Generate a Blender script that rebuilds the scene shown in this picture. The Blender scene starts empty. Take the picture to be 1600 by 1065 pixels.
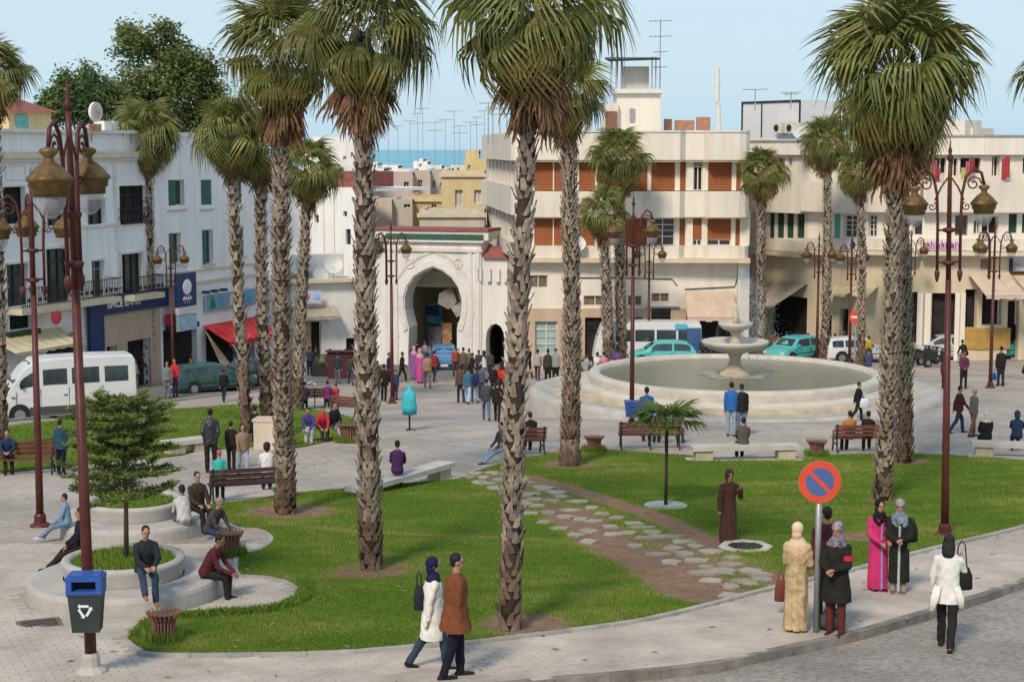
import bpy, math, random
import numpy as np
from math import sin, cos, pi, radians, sqrt, atan2
from mathutils import Vector, Matrix, Euler
from mathutils.geometry import delaunay_2d_cdt

random.seed(7)
rng = np.random.default_rng(7)
S = bpy.context.scene
COL = S.collection

# ------------------------------------------------------------ camera, sky, sun, exposure
FPX, CX, CY, HOR, HC = 2600.0, 800.0, 532.5, 232.0, 12.0
TH = math.atan((CY - HOR) / FPX)
ct, st = cos(TH), sin(TH)
cam_d = bpy.data.cameras.new('camera')
cam_d.lens = 36.0 * FPX / 1600.0
cam_d.sensor_width = 36.0
cam_d.clip_start = 0.5
cam_d.clip_end = 60000
cam = bpy.data.objects.new('camera', cam_d)
COL.objects.link(cam)
cam.location = (0, 0, HC)
cam.rotation_euler = (pi / 2 - TH, 0, 0)
S.camera = cam

SUN_EL, SUN_AZ = radians(42), radians(202)     # azimuth clockwise from +Y (view direction)
w = bpy.data.worlds.new('World')
S.world = w
w.use_nodes = True
nt = w.node_tree
nt.nodes.clear()
sky = nt.nodes.new('ShaderNodeTexSky')
sky.sky_type = 'NISHITA'
sky.sun_disc = False
sky.sun_elevation = SUN_EL
sky.sun_rotation = SUN_AZ
sky.altitude = 40
sky.air_density = 1.0
sky.dust_density = 0.6
sky.ozone_density = 2.0
# thin high cloud veil mixed over the blue
tc = nt.nodes.new('ShaderNodeTexCoord')
mp = nt.nodes.new('ShaderNodeMapping'); mp.inputs['Scale'].default_value = (1.5, 1.5, 5.0)
nz = nt.nodes.new('ShaderNodeTexNoise'); nz.inputs['Scale'].default_value = 3.2; nz.inputs['Detail'].default_value = 6
rp = nt.nodes.new('ShaderNodeValToRGB')
rp.color_ramp.elements[0].position = 0.42; rp.color_ramp.elements[0].color = (0.0, 0.0, 0.0, 1)
rp.color_ramp.elements[1].position = 0.75; rp.color_ramp.elements[1].color = (0.45, 0.45, 0.45, 1)
# haze tint of the sky by height: pale cyan at the horizon, milky blue above, deeper blue overhead
sx = nt.nodes.new('ShaderNodeSeparateXYZ')
hz = nt.nodes.new('ShaderNodeValToRGB')
for i_, (p_, c_) in enumerate([(0.0, (4.2, 6.3, 7.7)), (0.05, (5.3, 6.9, 8.0)), (0.2, (6.0, 7.3, 8.2)), (0.5, (4.4, 5.6, 7.0)), (1.0, (3.2, 4.5, 6.4))]):
    e_ = hz.color_ramp.elements[i_] if i_ < 2 else hz.color_ramp.elements.new(p_)
    e_.position = p_; e_.color = (*[q / 10 for q in c_], 1)
sc = nt.nodes.new('ShaderNodeVectorMath'); sc.operation = 'SCALE'; sc.inputs['Scale'].default_value = 10.0
m0 = nt.nodes.new('ShaderNodeMixRGB'); m0.inputs[0].default_value = 0.88
mx = nt.nodes.new('ShaderNodeMixRGB')
mx.inputs[2].default_value = (5.6, 6.5, 7.3, 1)
bg = nt.nodes.new('ShaderNodeBackground'); bg.inputs[1].default_value = 0.1
wo = nt.nodes.new('ShaderNodeOutputWorld')
nt.links.new(tc.outputs['Generated'], sx.inputs[0]); nt.links.new(sx.outputs['Z'], hz.inputs[0]); nt.links.new(hz.outputs[0], sc.inputs[0])
nt.links.new(sky.outputs[0], m0.inputs[1]); nt.links.new(sc.outputs[0], m0.inputs[2])
nt.links.new(tc.outputs['Generated'], mp.inputs[0]); nt.links.new(mp.outputs[0], nz.inputs[0])
nt.links.new(nz.outputs[0], rp.inputs[0]); nt.links.new(rp.outputs[0], mx.inputs[0])
nt.links.new(m0.outputs[0], mx.inputs[1]); nt.links.new(mx.outputs[0], bg.inputs[0]); nt.links.new(bg.outputs[0], wo.inputs[0])

sd = bpy.data.lights.new('sun', 'SUN')
sd.energy = 2.85
sd.angle = radians(12)
sd.color = (1.0, 0.85, 0.68)
sun = bpy.data.objects.new('sun', sd)
COL.objects.link(sun)
sun.location = (30, -30, 60)
sdir = Vector((sin(SUN_AZ) * cos(SUN_EL), cos(SUN_AZ) * cos(SUN_EL), sin(SUN_EL)))
sun.rotation_euler = sdir.to_track_quat('Z', 'Y').to_euler()
S.view_settings.view_transform = 'Standard'
S.view_settings.look = 'None'
S.view_settings.gamma = 1
S.view_settings.exposure = 0.2
S.view_settings.use_curve_mapping = False
S.render.engine = 'CYCLES'

# ------------------------------------------------------------ geometry of the place: ground falls away towards the sea
def sm(t):
    t = min(1.0, max(0.0, t))
    return t * t * (3 - 2 * t)

def gz(x, y):
    return HC - 6.08 - 0.062 * y - 0.9 * sm((y - 55) / 20.0) * sm((10 - x) / 10.0)

def ray(px, py):
    u = (px - CX) / FPX; v = (py - CY) / FPX
    return u, ct - v * st, -(st + v * ct)

def at(px, py, Y):
    u, b, c = ray(px, py)
    return Vector((u / b * Y, Y, HC + c / b * Y))

def P(px, py, up=0.0):
    """ground point seen at photo pixel (px, py); up = height of a platform over the ground"""
    u, b, c = ray(px, py)
    lo, hi = 12.0, 260.0
    for _ in range(50):
        m = (lo + hi) / 2
        if HC + c / b * m > gz(u / b * m, m) + up: lo = m
        else: hi = m
    return Vector((u / b * lo, lo, gz(u / b * lo, lo) + up))

def ppm(y):                      # photo pixels per metre at depth y (near the picture's middle)
    return FPX / (y * 1.0 + 0.9)

# ------------------------------------------------------------ materials
MATS = {}
def mat(name, col, rough=0.8, var=0.12, scale=3.0, bump=0.15, metal=0.0, spec=0.3, col2=None, detail=6, bscale=None, trans=0.0, objvar=0.0, streak=False, bdist=0.02):
    if name in MATS: return MATS[name]
    m = bpy.data.materials.new(name); m.use_nodes = True
    n = m.node_tree; b = n.nodes['Principled BSDF']
    b.inputs['Roughness'].default_value = rough
    b.inputs['Metallic'].default_value = metal
    b.inputs['Specular IOR Level'].default_value = spec
    t = n.nodes.new('ShaderNodeTexCoord')
    src = t.outputs['Object']
    if streak:
        mpn = n.nodes.new('ShaderNodeMapping'); mpn.inputs['Scale'].default_value = (1, 1, 0.18)
        n.links.new(src, mpn.inputs[0]); src = mpn.outputs[0]
    no = n.nodes.new('ShaderNodeTexNoise'); no.inputs['Scale'].default_value = scale; no.inputs['Detail'].default_value = detail; no.inputs['Roughness'].default_value = 0.65
    n.links.new(src, no.inputs[0])
    cr = n.nodes.new('ShaderNodeValToRGB')
    c1 = [max(0, c * (1 - var)) for c in col[:3]]
    c2 = list(col2[:3]) if col2 else [min(1, c * (1 + var)) for c in col[:3]]
    cr.color_ramp.elements[0].position = 0.32; cr.color_ramp.elements[0].color = (*c1, 1)
    cr.color_ramp.elements[1].position = 0.68; cr.color_ramp.elements[1].color = (*c2, 1)
    n.links.new(no.outputs[0], cr.inputs[0])
    out = cr.outputs[0]
    if streak:      # rain streaks and grime
        mp2 = n.nodes.new('ShaderNodeMapping'); mp2.inputs['Scale'].default_value = (1, 1, 0.12); n.links.new(t.outputs['Object'], mp2.inputs[0])
        n3 = n.nodes.new('ShaderNodeTexNoise'); n3.inputs['Scale'].default_value = 2.2; n3.inputs['Detail'].default_value = 9; n3.inputs['Roughness'].default_value = 0.75; n.links.new(mp2.outputs[0], n3.inputs[0])
        r3 = n.nodes.new('ShaderNodeValToRGB'); r3.color_ramp.elements[0].position = 0.36; r3.color_ramp.elements[0].color = (0.62, 0.58, 0.53, 1); r3.color_ramp.elements[1].position = 0.52; r3.color_ramp.elements[1].color = (1, 1, 1, 1); n.links.new(n3.outputs[0], r3.inputs[0])
        m3 = n.nodes.new('ShaderNodeMixRGB'); m3.blend_type = 'MULTIPLY'; m3.inputs[0].default_value = 0.26; n.links.new(out, m3.inputs[1]); n.links.new(r3.outputs[0], m3.inputs[2]); out = m3.outputs[0]
    if objvar > 0:
        oi = n.nodes.new('ShaderNodeObjectInfo')
        hs = n.nodes.new('ShaderNodeHueSaturation')
        mr = n.nodes.new('ShaderNodeMapRange'); mr.inputs['To Min'].default_value = 1 - objvar; mr.inputs['To Max'].default_value = 1 + objvar
        n.links.new(oi.outputs['Random'], mr.inputs[0]); n.links.new(mr.outputs[0], hs.inputs['Value'])
        mr2 = n.nodes.new('ShaderNodeMapRange'); mr2.inputs['To Min'].default_value = 0.5 - objvar * 0.08; mr2.inputs['To Max'].default_value = 0.5 + objvar * 0.05
        mu = n.nodes.new('ShaderNodeMath'); mu.operation = 'FRACT'
        mm = n.nodes.new('ShaderNodeMath'); mm.operation = 'MULTIPLY'; mm.inputs[1].default_value = 7.31
        n.links.new(oi.outputs['Random'], mm.inputs[0]); n.links.new(mm.outputs[0], mu.inputs[0]); n.links.new(mu.outputs[0], mr2.inputs[0])
        n.links.new(mr2.outputs[0], hs.inputs['Hue']); n.links.new(out, hs.inputs['Color']); out = hs.outputs[0]
    n.links.new(out, b.inputs['Base Color'])
    if bump > 0:
        nb = n.nodes.new('ShaderNodeTexNoise'); nb.inputs['Scale'].default_value = bscale or scale * 6; nb.inputs['Detail'].default_value = 5
        n.links.new(src, nb.inputs[0])
        bn = n.nodes.new('ShaderNodeBump'); bn.inputs['Strength'].default_value = bump; bn.inputs['Distance'].default_value = bdist
        n.links.new(nb.outputs[0], bn.inputs['Height']); n.links.new(bn.outputs[0], b.inputs['Normal'])
    if trans > 0:
        tr = n.nodes.new('ShaderNodeBsdfTranslucent'); n.links.new(out, tr.inputs[0])
        mxs = n.nodes.new('ShaderNodeMixShader'); mxs.inputs[0].default_value = trans
        o = n.nodes['Material Output']
        n.links.new(b.outputs[0], mxs.inputs[1]); n.links.new(tr.outputs[0], mxs.inputs[2]); n.links.new(mxs.outputs[0], o.inputs[0])
    MATS[name] = m
    return m

def cloth(col, name=None):
    k = name or 'cloth_%d_%d_%d' % tuple(int(c * 99) for c in col[:3])
    return mat(k, col, 0.85, 0.16, 5.0, 0.4, bscale=13, bdist=0.02, spec=0.15)

# ------------------------------------------------------------ mesh collector
class M:
    def __init__(s, xf=None): s.v = []; s.f = []; s.m = []; s.xf = xf; s.cur = 0
    def add(s, vs, fs):
        o = len(s.v)
        s.v.extend([s.xf(*p) for p in vs] if s.xf else [tuple(p) for p in vs])
        s.f.extend([tuple(i + o for i in f) for f in fs]); s.m.extend([s.cur] * len(fs)); return s
    def box(s, x0, x1, y0, y1, z0, z1):
        return s.add([(x0,y0,z0),(x1,y0,z0),(x1,y1,z0),(x0,y1,z0),(x0,y0,z1),(x1,y0,z1),(x1,y1,z1),(x0,y1,z1)],
                     [(0,3,2,1),(4,5,6,7),(0,1,5,4),(1,2,6,5),(2,3,7,6),(3,0,4,7)])
    def obox(s, c, sz, rz=0, rx=0, ry=0):
        R = Euler((rx, ry, rz)).to_matrix(); c = Vector(c)
        vs = [c + R @ Vector((a*sz[0]/2, b*sz[1]/2, d*sz[2]/2)) for d in (-1,1) for a,b in ((-1,-1),(1,-1),(1,1),(-1,1))]
        return s.add(vs, [(0,3,2,1),(4,5,6,7),(0,1,5,4),(1,2,6,5),(2,3,7,6),(3,0,4,7)])
    def prism(s, poly, z0, z1):          # poly: list of (x,y); z0/z1 number or function(x,y)
        n = len(poly)
        a = [(x, y, z0(x,y) if callable(z0) else z0) for x, y in poly]; b = [(x, y, z1(x,y) if callable(z1) else z1) for x, y in poly]
        return s.add(a + b, [tuple(range(n-1,-1,-1)), tuple(range(n, 2*n))] + [(i,(i+1)%n,n+(i+1)%n,n+i) for i in range(n)])
    def tube(s, pts, r, k=8, cap=True):
        pts = [Vector(p) for p in pts]; n = len(pts)
        if not hasattr(r, '__len__'): r = [r]*n
        vs = []; fs = []
        pu = None
        for i, p in enumerate(pts):
            t = (pts[min(i+1,n-1)] - pts[max(i-1,0)])
            if t.length < 1e-9: t = Vector((0,0,1))
            t.normalize()
            if pu is None:
                pu = Vector((0,1,0)) if abs(t.y) < 0.9 else Vector((1,0,0))
            u = (pu - t * pu.dot(t)); u.normalize(); pu = u
            q = t.cross(u)
            for j in range(k):
                a = 2*pi*j/k; vs.append(p + (u*cos(a) + q*sin(a)) * r[i])
        for i in range(n-1):
            for j in range(k): fs.append((i*k+j, i*k+(j+1)%k, (i+1)*k+(j+1)%k, (i+1)*k+j))
        if cap: fs += [tuple(range(k-1,-1,-1)), tuple(range((n-1)*k, n*k))]
        return s.add(vs, fs)
    def lathe(s, prof, k=24, c=(0,0,0), mod=None, cap=True):   # prof [(r,z)]
        vs = []; fs = []
        for r, z in prof:
            for j in range(k):
                a = 2*pi*j/k; rr = r * (mod(a, r, z) if mod else 1); vs.append((c[0]+rr*cos(a), c[1]+rr*sin(a), c[2]+z))
        n = len(prof)
        for i in range(n-1):
            for j in range(k): fs.append((i*k+j, i*k+(j+1)%k, (i+1)*k+(j+1)%k, (i+1)*k+j))
        if cap: fs += [tuple(range(k-1,-1,-1)), tuple(range((n-1)*k, n*k))]
        return s.add(vs, fs)
    def ell(s, c, r, k=12, h=8, R=None):
        vs = []; fs = []; c = Vector(c)
        for i in range(1, h):
            ph = pi*i/h
            for j in range(k):
                a = 2*pi*j/k; p = Vector((r[0]*sin(ph)*cos(a), r[1]*sin(ph)*sin(a), -r[2]*cos(ph)))
                vs.append(c + (R @ p if R else p))
        b = len(vs); lo = Vector((0,0,-r[2])); hi = Vector((0,0,r[2])); vs += [c + (R @ lo if R else lo), c + (R @ hi if R else hi)]
        for i in range(h-2):
            for j in range(k): fs.append((i*k+j, i*k+(j+1)%k, (i+1)*k+(j+1)%k, (i+1)*k+j))
        for j in range(k):
            fs.append((b, (j+1)%k, j)); fs.append((b+1, (h-2)*k+j, (h-2)*k+(j+1)%k))
        return s.add(vs, fs)
    def loft(s, rings, k=14):             # rings: (center, rx(lateral X), ry(depth), tiltdir) closed elliptical loft; axis from centers
        vs = []; fs = []; n = len(rings); cs = [Vector(r[0]) for r in rings]
        for i, r in enumerate(rings):
            t = cs[min(i+1,n-1)] - cs[max(i-1,0)]; t.normalize()
            X = Vector((1,0,0)); X = (X - t*X.dot(t)).normalized(); Yv = t.cross(X)
            for j in range(k):
                a = 2*pi*j/k; vs.append(cs[i] + X*r[1]*cos(a) + Yv*r[2]*sin(a))
        for i in range(n-1):
            for j in range(k): fs.append((i*k+j, i*k+(j+1)%k, (i+1)*k+(j+1)%k, (i+1)*k+j))
        fs += [tuple(range(k-1,-1,-1)), tuple(range((n-1)*k, n*k))]
        return s.add(vs, fs)
    def mesh(s, name, mats=(), off=None, smooth=False):
        me = bpy.data.meshes.new(name)
        vs = s.v if off is None else [(p[0]-off[0], p[1]-off[1], p[2]-off[2]) for p in s.v]
        me.from_pydata([tuple(p) for p in vs], [], s.f)
        for mt in (mats if isinstance(mats, (list, tuple)) else [mats]): me.materials.append(mt)
        if any(s.m): me.polygons.foreach_set('material_index', s.m)
        if smooth: me.polygons.foreach_set('use_smooth', [True]*len(me.polygons))
        me.update()
        return me
    def build(s, name, mats, parent=None, off=None, smooth=False, **kw):
        return link(name, s.mesh(name, mats, off, smooth), parent, **kw)

def link(name, me, parent=None, loc=None, rot=None, scale=None, kind=None):
    o = bpy.data.objects.new(name, me); COL.objects.link(o)
    if parent is not None: o.parent = parent
    if loc is not None: o.location = loc
    if rot is not None: o.rotation_euler = rot
    if scale is not None: o.scale = scale if hasattr(scale, '__len__') else (scale,)*3
    if kind: o['kind'] = kind
    return o

def tag(o, label=None, cat=None, group=None, kind=None):
    if label: o['label'] = label
    if cat: o['category'] = cat
    if group: o['group'] = group
    if kind: o['kind'] = kind
    return o

def thing(name, loc, label, cat, group=None, rz=0.0):
    o = bpy.data.objects.new(name, None); COL.objects.link(o); o.empty_display_size = 0.3
    o.location = loc; o.rotation_euler = (0, 0, rz)
    return tag(o, label, cat, group)

def setting(name, loc=(0,0,0)):
    o = bpy.data.objects.new(name, None); COL.objects.link(o); o.location = loc; o['kind'] = 'structure'; return o

def copy_tree(o, parent=None):
    c = o.copy(); COL.objects.link(c)
    if parent is not None: c.parent = parent
    for ch in o.children: copy_tree(ch, c)
    return c

def text_mesh(txt, h, mt, depth=0.01, bold=0.0):
    cu = bpy.data.curves.new('lettering', 'FONT'); cu.body = txt; cu.size = h; cu.extrude = depth; cu.align_x = 'CENTER'; cu.align_y = 'CENTER'; cu.offset = bold; cu.resolution_u = 3
    o = bpy.data.objects.new('lettering', cu); COL.objects.link(o)
    dg = bpy.context.evaluated_depsgraph_get(); me = bpy.data.meshes.new_from_object(o.evaluated_get(dg))
    bpy.data.objects.remove(o); me.materials.clear(); me.materials.append(mt); return me

def region(poly, step, zf, inner=None):
    """triangulated sheet following the ground inside a polygon; returns verts, faces"""
    poly = [Vector((p[0], p[1])) for p in poly]
    out = []
    n = len(poly)
    for i in range(n):
        a, b = poly[i], poly[(i+1) % n]; k = max(1, int((b-a).length / step))
        for j in range(k): out.append(a + (b-a)*(j/k))
    nb = len(out); arr = np.array([(p.x, p.y) for p in out])
    x0, y0 = arr.min(0); x1, y1 = arr.max(0)
    gx, gy = np.meshgrid(np.arange(x0+step/2, x1, step), np.arange(y0+step/2, y1, step))
    pts = np.stack([gx.ravel(), gy.ravel()], 1)
    pts = pts[inpoly(pts, arr)]
    vs = out + [Vector((float(p[0]), float(p[1]))) for p in pts]
    r = delaunay_2d_cdt(vs, [(i, (i+1) % nb) for i in range(nb)], [], 1, 1e-4)
    return [(p.x, p.y, zf(p.x, p.y)) for p in r[0]], [tuple(f) for f in r[2]]

def inpoly(pts, poly):
    poly = np.asarray(poly); x, y = pts[:,0], pts[:,1]; ins = np.zeros(len(pts), bool); n = len(poly); j = n-1
    for i in range(n):
        xi, yi = poly[i]; xj, yj = poly[j]
        c = ((yi > y) != (yj > y)) & (x < (xj-xi)*(y-yi)/((yj-yi) if yj != yi else 1e-12)+xi)
        ins ^= c; j = i
    return ins

def smooth_line(pts, sub=5, closed=False):
    """Catmull-Rom through 2-D points"""
    n = len(pts); out = []
    rngi = range(n) if closed else range(n-1)
    for i in rngi:
        g = (lambda k: pts[k % n]) if closed else (lambda k: pts[min(max(k,0),n-1)])
        p0,p1,p2,p3 = [Vector(g(i+d)[:2]) for d in (-1,0,1,2)]
        for j in range(sub):
            t = j/sub
            out.append(0.5*((2*p1)+(p2-p0)*t+(2*p0-5*p1+4*p2-p3)*t*t+(3*p1-p0-3*p2+p3)*t**3))
    if not closed: out.append(Vector(pts[-1][:2]))
    return out
# ============================================================ GROUND
def pl(pts, up=0.0): return [P(a, b, up) for a, b in pts]

def paving_mat():
    m = bpy.data.materials.new('plaza_paving'); m.use_nodes = True; n = m.node_tree; b = n.nodes['Principled BSDF']; b.inputs['Roughness'].default_value = 0.85
    t = n.nodes.new('ShaderNodeTexCoord')
    br = n.nodes.new('ShaderNodeTexBrick'); br.inputs['Scale'].default_value = 1.0; br.inputs['Brick Width'].default_value = 0.6; br.inputs['Row Height'].default_value = 0.3; br.inputs['Mortar Size'].default_value = 0.012
    br.inputs['Color1'].default_value = (0.455,0.405,0.355,1); br.inputs['Color2'].default_value = (0.41,0.365,0.32,1); br.inputs['Mortar'].default_value = (0.30,0.275,0.25,1)
    mp = n.nodes.new('ShaderNodeMapping'); mp.inputs['Rotation'].default_value = (0,0,0.5)
    n.links.new(t.outputs['Object'], mp.inputs[0]); n.links.new(mp.outputs[0], br.inputs[0])
    no = n.nodes.new('ShaderNodeTexNoise'); no.inputs['Scale'].default_value = 0.35; no.inputs['Detail'].default_value = 8; no.inputs['Roughness'].default_value = 0.7
    n.links.new(t.outputs['Object'], no.inputs[0])
    cr = n.nodes.new('ShaderNodeValToRGB'); cr.color_ramp.elements[0].position = 0.35; cr.color_ramp.elements[0].color = (0.70,0.69,0.67,1); cr.color_ramp.elements[1].position = 0.65; cr.color_ramp.elements[1].color = (1.06,1.05,1.04,1)
    n.links.new(no.outputs[0], cr.inputs[0])
    n2 = n.nodes.new('ShaderNodeTexNoise'); n2.inputs['Scale'].default_value = 4; n2.inputs['Detail'].default_value = 8; n2.inputs['Roughness'].default_value = 0.8
    n.links.new(t.outputs['Object'], n2.inputs[0])
    c2 = n.nodes.new('ShaderNodeValToRGB'); c2.color_ramp.elements[0].position = 0.33; c2.color_ramp.elements[0].color = (0.62,0.60,0.58,1); c2.color_ramp.elements[1].position = 0.5; c2.color_ramp.elements[1].color = (1,1,1,1)
    n.links.new(n2.outputs[0], c2.inputs[0])
    m1 = n.nodes.new('ShaderNodeMixRGB'); m1.blend_type = 'MULTIPLY'; m1.inputs[0].default_value = 1
    m2 = n.nodes.new('ShaderNodeMixRGB'); m2.blend_type = 'MULTIPLY'; m2.inputs[0].default_value = 1
    n.links.new(br.outputs[0], m1.inputs[1]); n.links.new(cr.outputs[0], m1.inputs[2]); n.links.new(m1.outputs[0], m2.inputs[1]); n.links.new(c2.outputs[0], m2.inputs[2])
    n.links.new(m2.outputs[0], b.inputs['Base Color'])
    bn = n.nodes.new('ShaderNodeBump'); bn.inputs['Strength'].default_value = 0.3; bn.inputs['Distance'].default_value = 0.01
    n.links.new(br.outputs['Fac'], bn.inputs['Height']); bn.invert = True; n.links.new(bn.outputs[0], b.inputs['Normal'])
    return m
m_pave = paving_mat()
m_joint = mat('joint_sand', (0.33,0.30,0.27), 0.95, 0.2, 2.0, 0.2)
m_paver = mat('paver_concrete', (0.43,0.385,0.335), 0.85, 0.24, 0.9, 0.3, bscale=40, detail=9, objvar=0.05)
m_kerb = mat('kerb_stone_grey', (0.36,0.34,0.31), 0.85, 0.22, 2.5, 0.4, bscale=20, objvar=0.12)
m_kerb2 = mat('kerb_stone_dark', (0.20,0.18,0.16), 0.85, 0.35, 2.5, 0.5, bscale=20, objvar=0.15)
m_asphalt = mat('asphalt', (0.17,0.165,0.16), 0.9, 0.2, 1.3, 0.3, bscale=40)

def road_mat():
    m = bpy.data.materials.new('worn_stone_road'); m.use_nodes = True; n = m.node_tree; b = n.nodes['Principled BSDF']; b.inputs['Roughness'].default_value = 0.85
    t = n.nodes.new('ShaderNodeTexCoord')
    vo = n.nodes.new('ShaderNodeTexVoronoi'); vo.inputs['Scale'].default_value = 14
    n.links.new(t.outputs['Object'], vo.inputs[0])
    no = n.nodes.new('ShaderNodeTexNoise'); no.inputs['Scale'].default_value = 9; no.inputs['Detail'].default_value = 10; no.inputs['Roughness'].default_value = 0.85
    n.links.new(t.outputs['Object'], no.inputs[0])
    cr = n.nodes.new('ShaderNodeValToRGB'); cr.color_ramp.elements[0].position = 0.36; cr.color_ramp.elements[0].color = (0.15,0.135,0.12,1); cr.color_ramp.elements[1].position = 0.6; cr.color_ramp.elements[1].color = (0.41,0.375,0.335,1)
    n.links.new(no.outputs[0], cr.inputs[0])
    big = n.nodes.new('ShaderNodeTexNoise'); big.inputs['Scale'].default_value = 0.6; big.inputs['Detail'].default_value = 4
    n.links.new(t.outputs['Object'], big.inputs[0])
    c2 = n.nodes.new('ShaderNodeValToRGB'); c2.color_ramp.elements[0].position = 0.35; c2.color_ramp.elements[0].color = (0.72,0.72,0.73,1); c2.color_ramp.elements[1].position = 0.65; c2.color_ramp.elements[1].color = (1.05,1.03,1.0,1)
    n.links.new(big.outputs[0], c2.inputs[0])
    m1 = n.nodes.new('ShaderNodeMixRGB'); m1.blend_type = 'MULTIPLY'; m1.inputs[0].default_value = 1
    n.links.new(cr.outputs[0], m1.inputs[1]); n.links.new(c2.outputs[0], m1.inputs[2]); n.links.new(m1.outputs[0], b.inputs['Base Color'])
    bn = n.nodes.new('ShaderNodeBump'); bn.inputs['Strength'].default_value = 0.6; bn.inputs['Distance'].default_value = 0.02
    n.links.new(no.outputs[0], bn.inputs['Height']); n.links.new(bn.outputs[0], b.inputs['Normal'])
    return m

# --- outlines, read at ground level
ROADK = smooth_line(pl([(-500,1150),(0,1120),(400,1095),(700,1076),(848,1063),(971,1053),(1108,1038),(1200,1019),(1330,991),(1440,960),(1508,940),(1600,909),(1720,868),(1900,805)]), 6)
farx = 75
plaza_poly = [(p.x, p.y) for p in ROADK] + [(farx, 70), (farx, 150), (-farx, 150), (-farx, 15)]
pv, pf = region(plaza_poly, 1.6, gz)
plaza = link('plaza', bpy.data.meshes.new('plaza'), kind='structure'); plaza.data.from_pydata(pv, [], pf); plaza.data.materials.append(m_pave)
road_poly = [(p.x, p.y) for p in ROADK] + [(90, 10), (40, -6), (-40, -6), (-60, 10)]
rv, rf = region(road_poly, 1.6, lambda x, y: gz(x, y) - 0.13)
rd = link('road', bpy.data.meshes.new('road'), kind='structure'); rd.data.from_pydata(rv, [], rf); rd.data.materials.append(road_mat())
# wider land beneath the town and the sea beyond
mm = M(); mm.add([(-900,60,gz(-50,150)-3.0),(900,60,gz(50,150)-3.0),(1500,900,-38),(-1500,900,-38)], [(0,1,2,3)])
mm.add([(-900,-60,gz(-50,150)-3.0),(900,-60,gz(50,150)-3.0),(900,60,gz(50,150)-3.0),(-900,60,gz(-50,150)-3.0)], [(0,1,2,3)])
mm.build('terrain', mat('town_earth', (0.3,0.27,0.22), 0.9, 0.2, 0.05, 0), kind='structure')
mm = M(); mm.add([(-30000,700,-30),(30000,700,-30),(30000,50000,-30),(-30000,50000,-30)], [(0,1,2,3)])
m_sea = mat('sea_water', (0.17,0.42,0.53), 0.6, 0.1, 0.002, 0.1, bscale=0.05, spec=0.3)
mm.build('sea', m_sea, kind='structure')

def strip_blocks(line, width, z0, z1, length, gap, name, mt, parent, inner=0.0):
    """kerb stones laid end to end along a line"""
    L = [Vector((p.x, p.y)) for p in line]
    cum = [0]
    for a, b in zip(L, L[1:]): cum.append(cum[-1] + (b-a).length)
    def pt(s):
        s = max(0, min(cum[-1]-1e-4, s)); i = max(0, int(np.searchsorted(cum, s)) - 1)
        a, b = L[i], L[i+1]; t = (s-cum[i])/max(1e-9, (b-a).length); d = (b-a).normalized(); return a+(b-a)*t, Vector((-d.y, d.x))
    s = 0; k = 0
    while s < cum[-1] - 0.05:
        e = min(cum[-1], s + length * random.uniform(0.85, 1.15)); p0, n0 = pt(s+gap); pm, nm = pt((s+e)/2); p1, n1 = pt(e)
        j = random.uniform(-0.006, 0.006)
        poly = [p0+n0*inner, pm+nm*inner, p1+n1*inner, p1+n1*(inner+width), pm+nm*(inner+width), p0+n0*(inner+width)]
        M().prism([(q.x, q.y) for q in poly], lambda x, y: gz(x,y)+z0, lambda x, y: gz(x,y)+z1+j).build(name, mt, parent); s = e; k += 1

rk = setting('road_kerb')
vis = [p for p in ROADK if -14 < p.x < 30]
strip_blocks(vis, 0.17, -0.25, 0.012, 0.9, 0.008, 'kerb_stone', m_kerb2, rk)

# lawn outlines
LAWN_A = pl([(200,1002),(219,1017),(243,1023),(320,1024),(400,1023),(537,1020),(640,1011),(743,1003),(800,996),(903,984),(1006,968),(1108,944),(1200,920),(1330,890),(1440,861),(1600,822),(1720,788)])
LAWN_B = pl([(1720,735),(1600,720),(1500,713),(1425,710),(1313,711),(1200,721),(1082,713),(988,706),(909,704),(822,716),(772,728),(742,738),(719,748),(640,756),(550,763),(473,770),(427,777),(377,784),(329,789),(336,806),(377,826),(400,827),(420,833),(428,842),(420,853),(400,863),(376,868),(372,885),(376,899),(400,900),(434,904),(462,915),(469,927),(460,941),(432,951),(400,957),(343,960),(300,964),(258,966),(222,980)])
front_kerb = smooth_line(LAWN_A, 5)
LA = [(p.x, p.y) for p in front_kerb] + [(p.x, p.y) for p in smooth_line(LAWN_B, 4)]
LB = [(p.x, p.y) for p in smooth_line(pl([(-80,684),(0,668),(100,656),(210,643),(300,638),(379,632),(440,636),(500,642),(545,652),(560,668),(556,684),(519,688),(460,700),(400,698),(330,703),(270,713),(150,724),(75,732),(0,738),(-80,742)]), 4, True)]

def seg_d(px, py, a, b):
    ax, ay = a; bx, by = b; dx, dy = bx-ax, by-ay; t = np.clip(((px-ax)*dx+(py-ay)*dy)/(dx*dx+dy*dy+1e-9), 0, 1)
    return np.hypot(px-ax-t*dx, py-ay-t*dy)
WORN = [([(820,746),(900,768),(1000,800),(1060,825),(1132,858)], 0.36, 1.0),
        ([(752,742),(800,758),(840,774),(890,796),(935,812)], 0.75, 0.6),
        ([(880,800),(930,832),(960,856),(1010,880),(1050,902),(1075,925)], 0.62, 1.1),
        ([(1030,870),(1060,895),(1080,915),(1110,930)], 0.75, 1.2),
        ([(960,838),(1030,850),(1090,868),(1180,900)], 0.72, 0.62),
        ([(430,820),(560,832),(640,836),(740,840),(820,843),(905,850)], 0.20, 0.62),
        ([(1325,838),(1340,842)], 0.45, 0.85), ([(1205,905),(1215,912)], 0.7, 0.8)]
RINGS = [(583,893,0.88,0.62), (455,800,0.95,0.9), (818,978,0.75,0.8), (890,727,0.8,0.8), (1412,722,0.8,0.7), (1378,782,0.5,0.6)]
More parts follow.
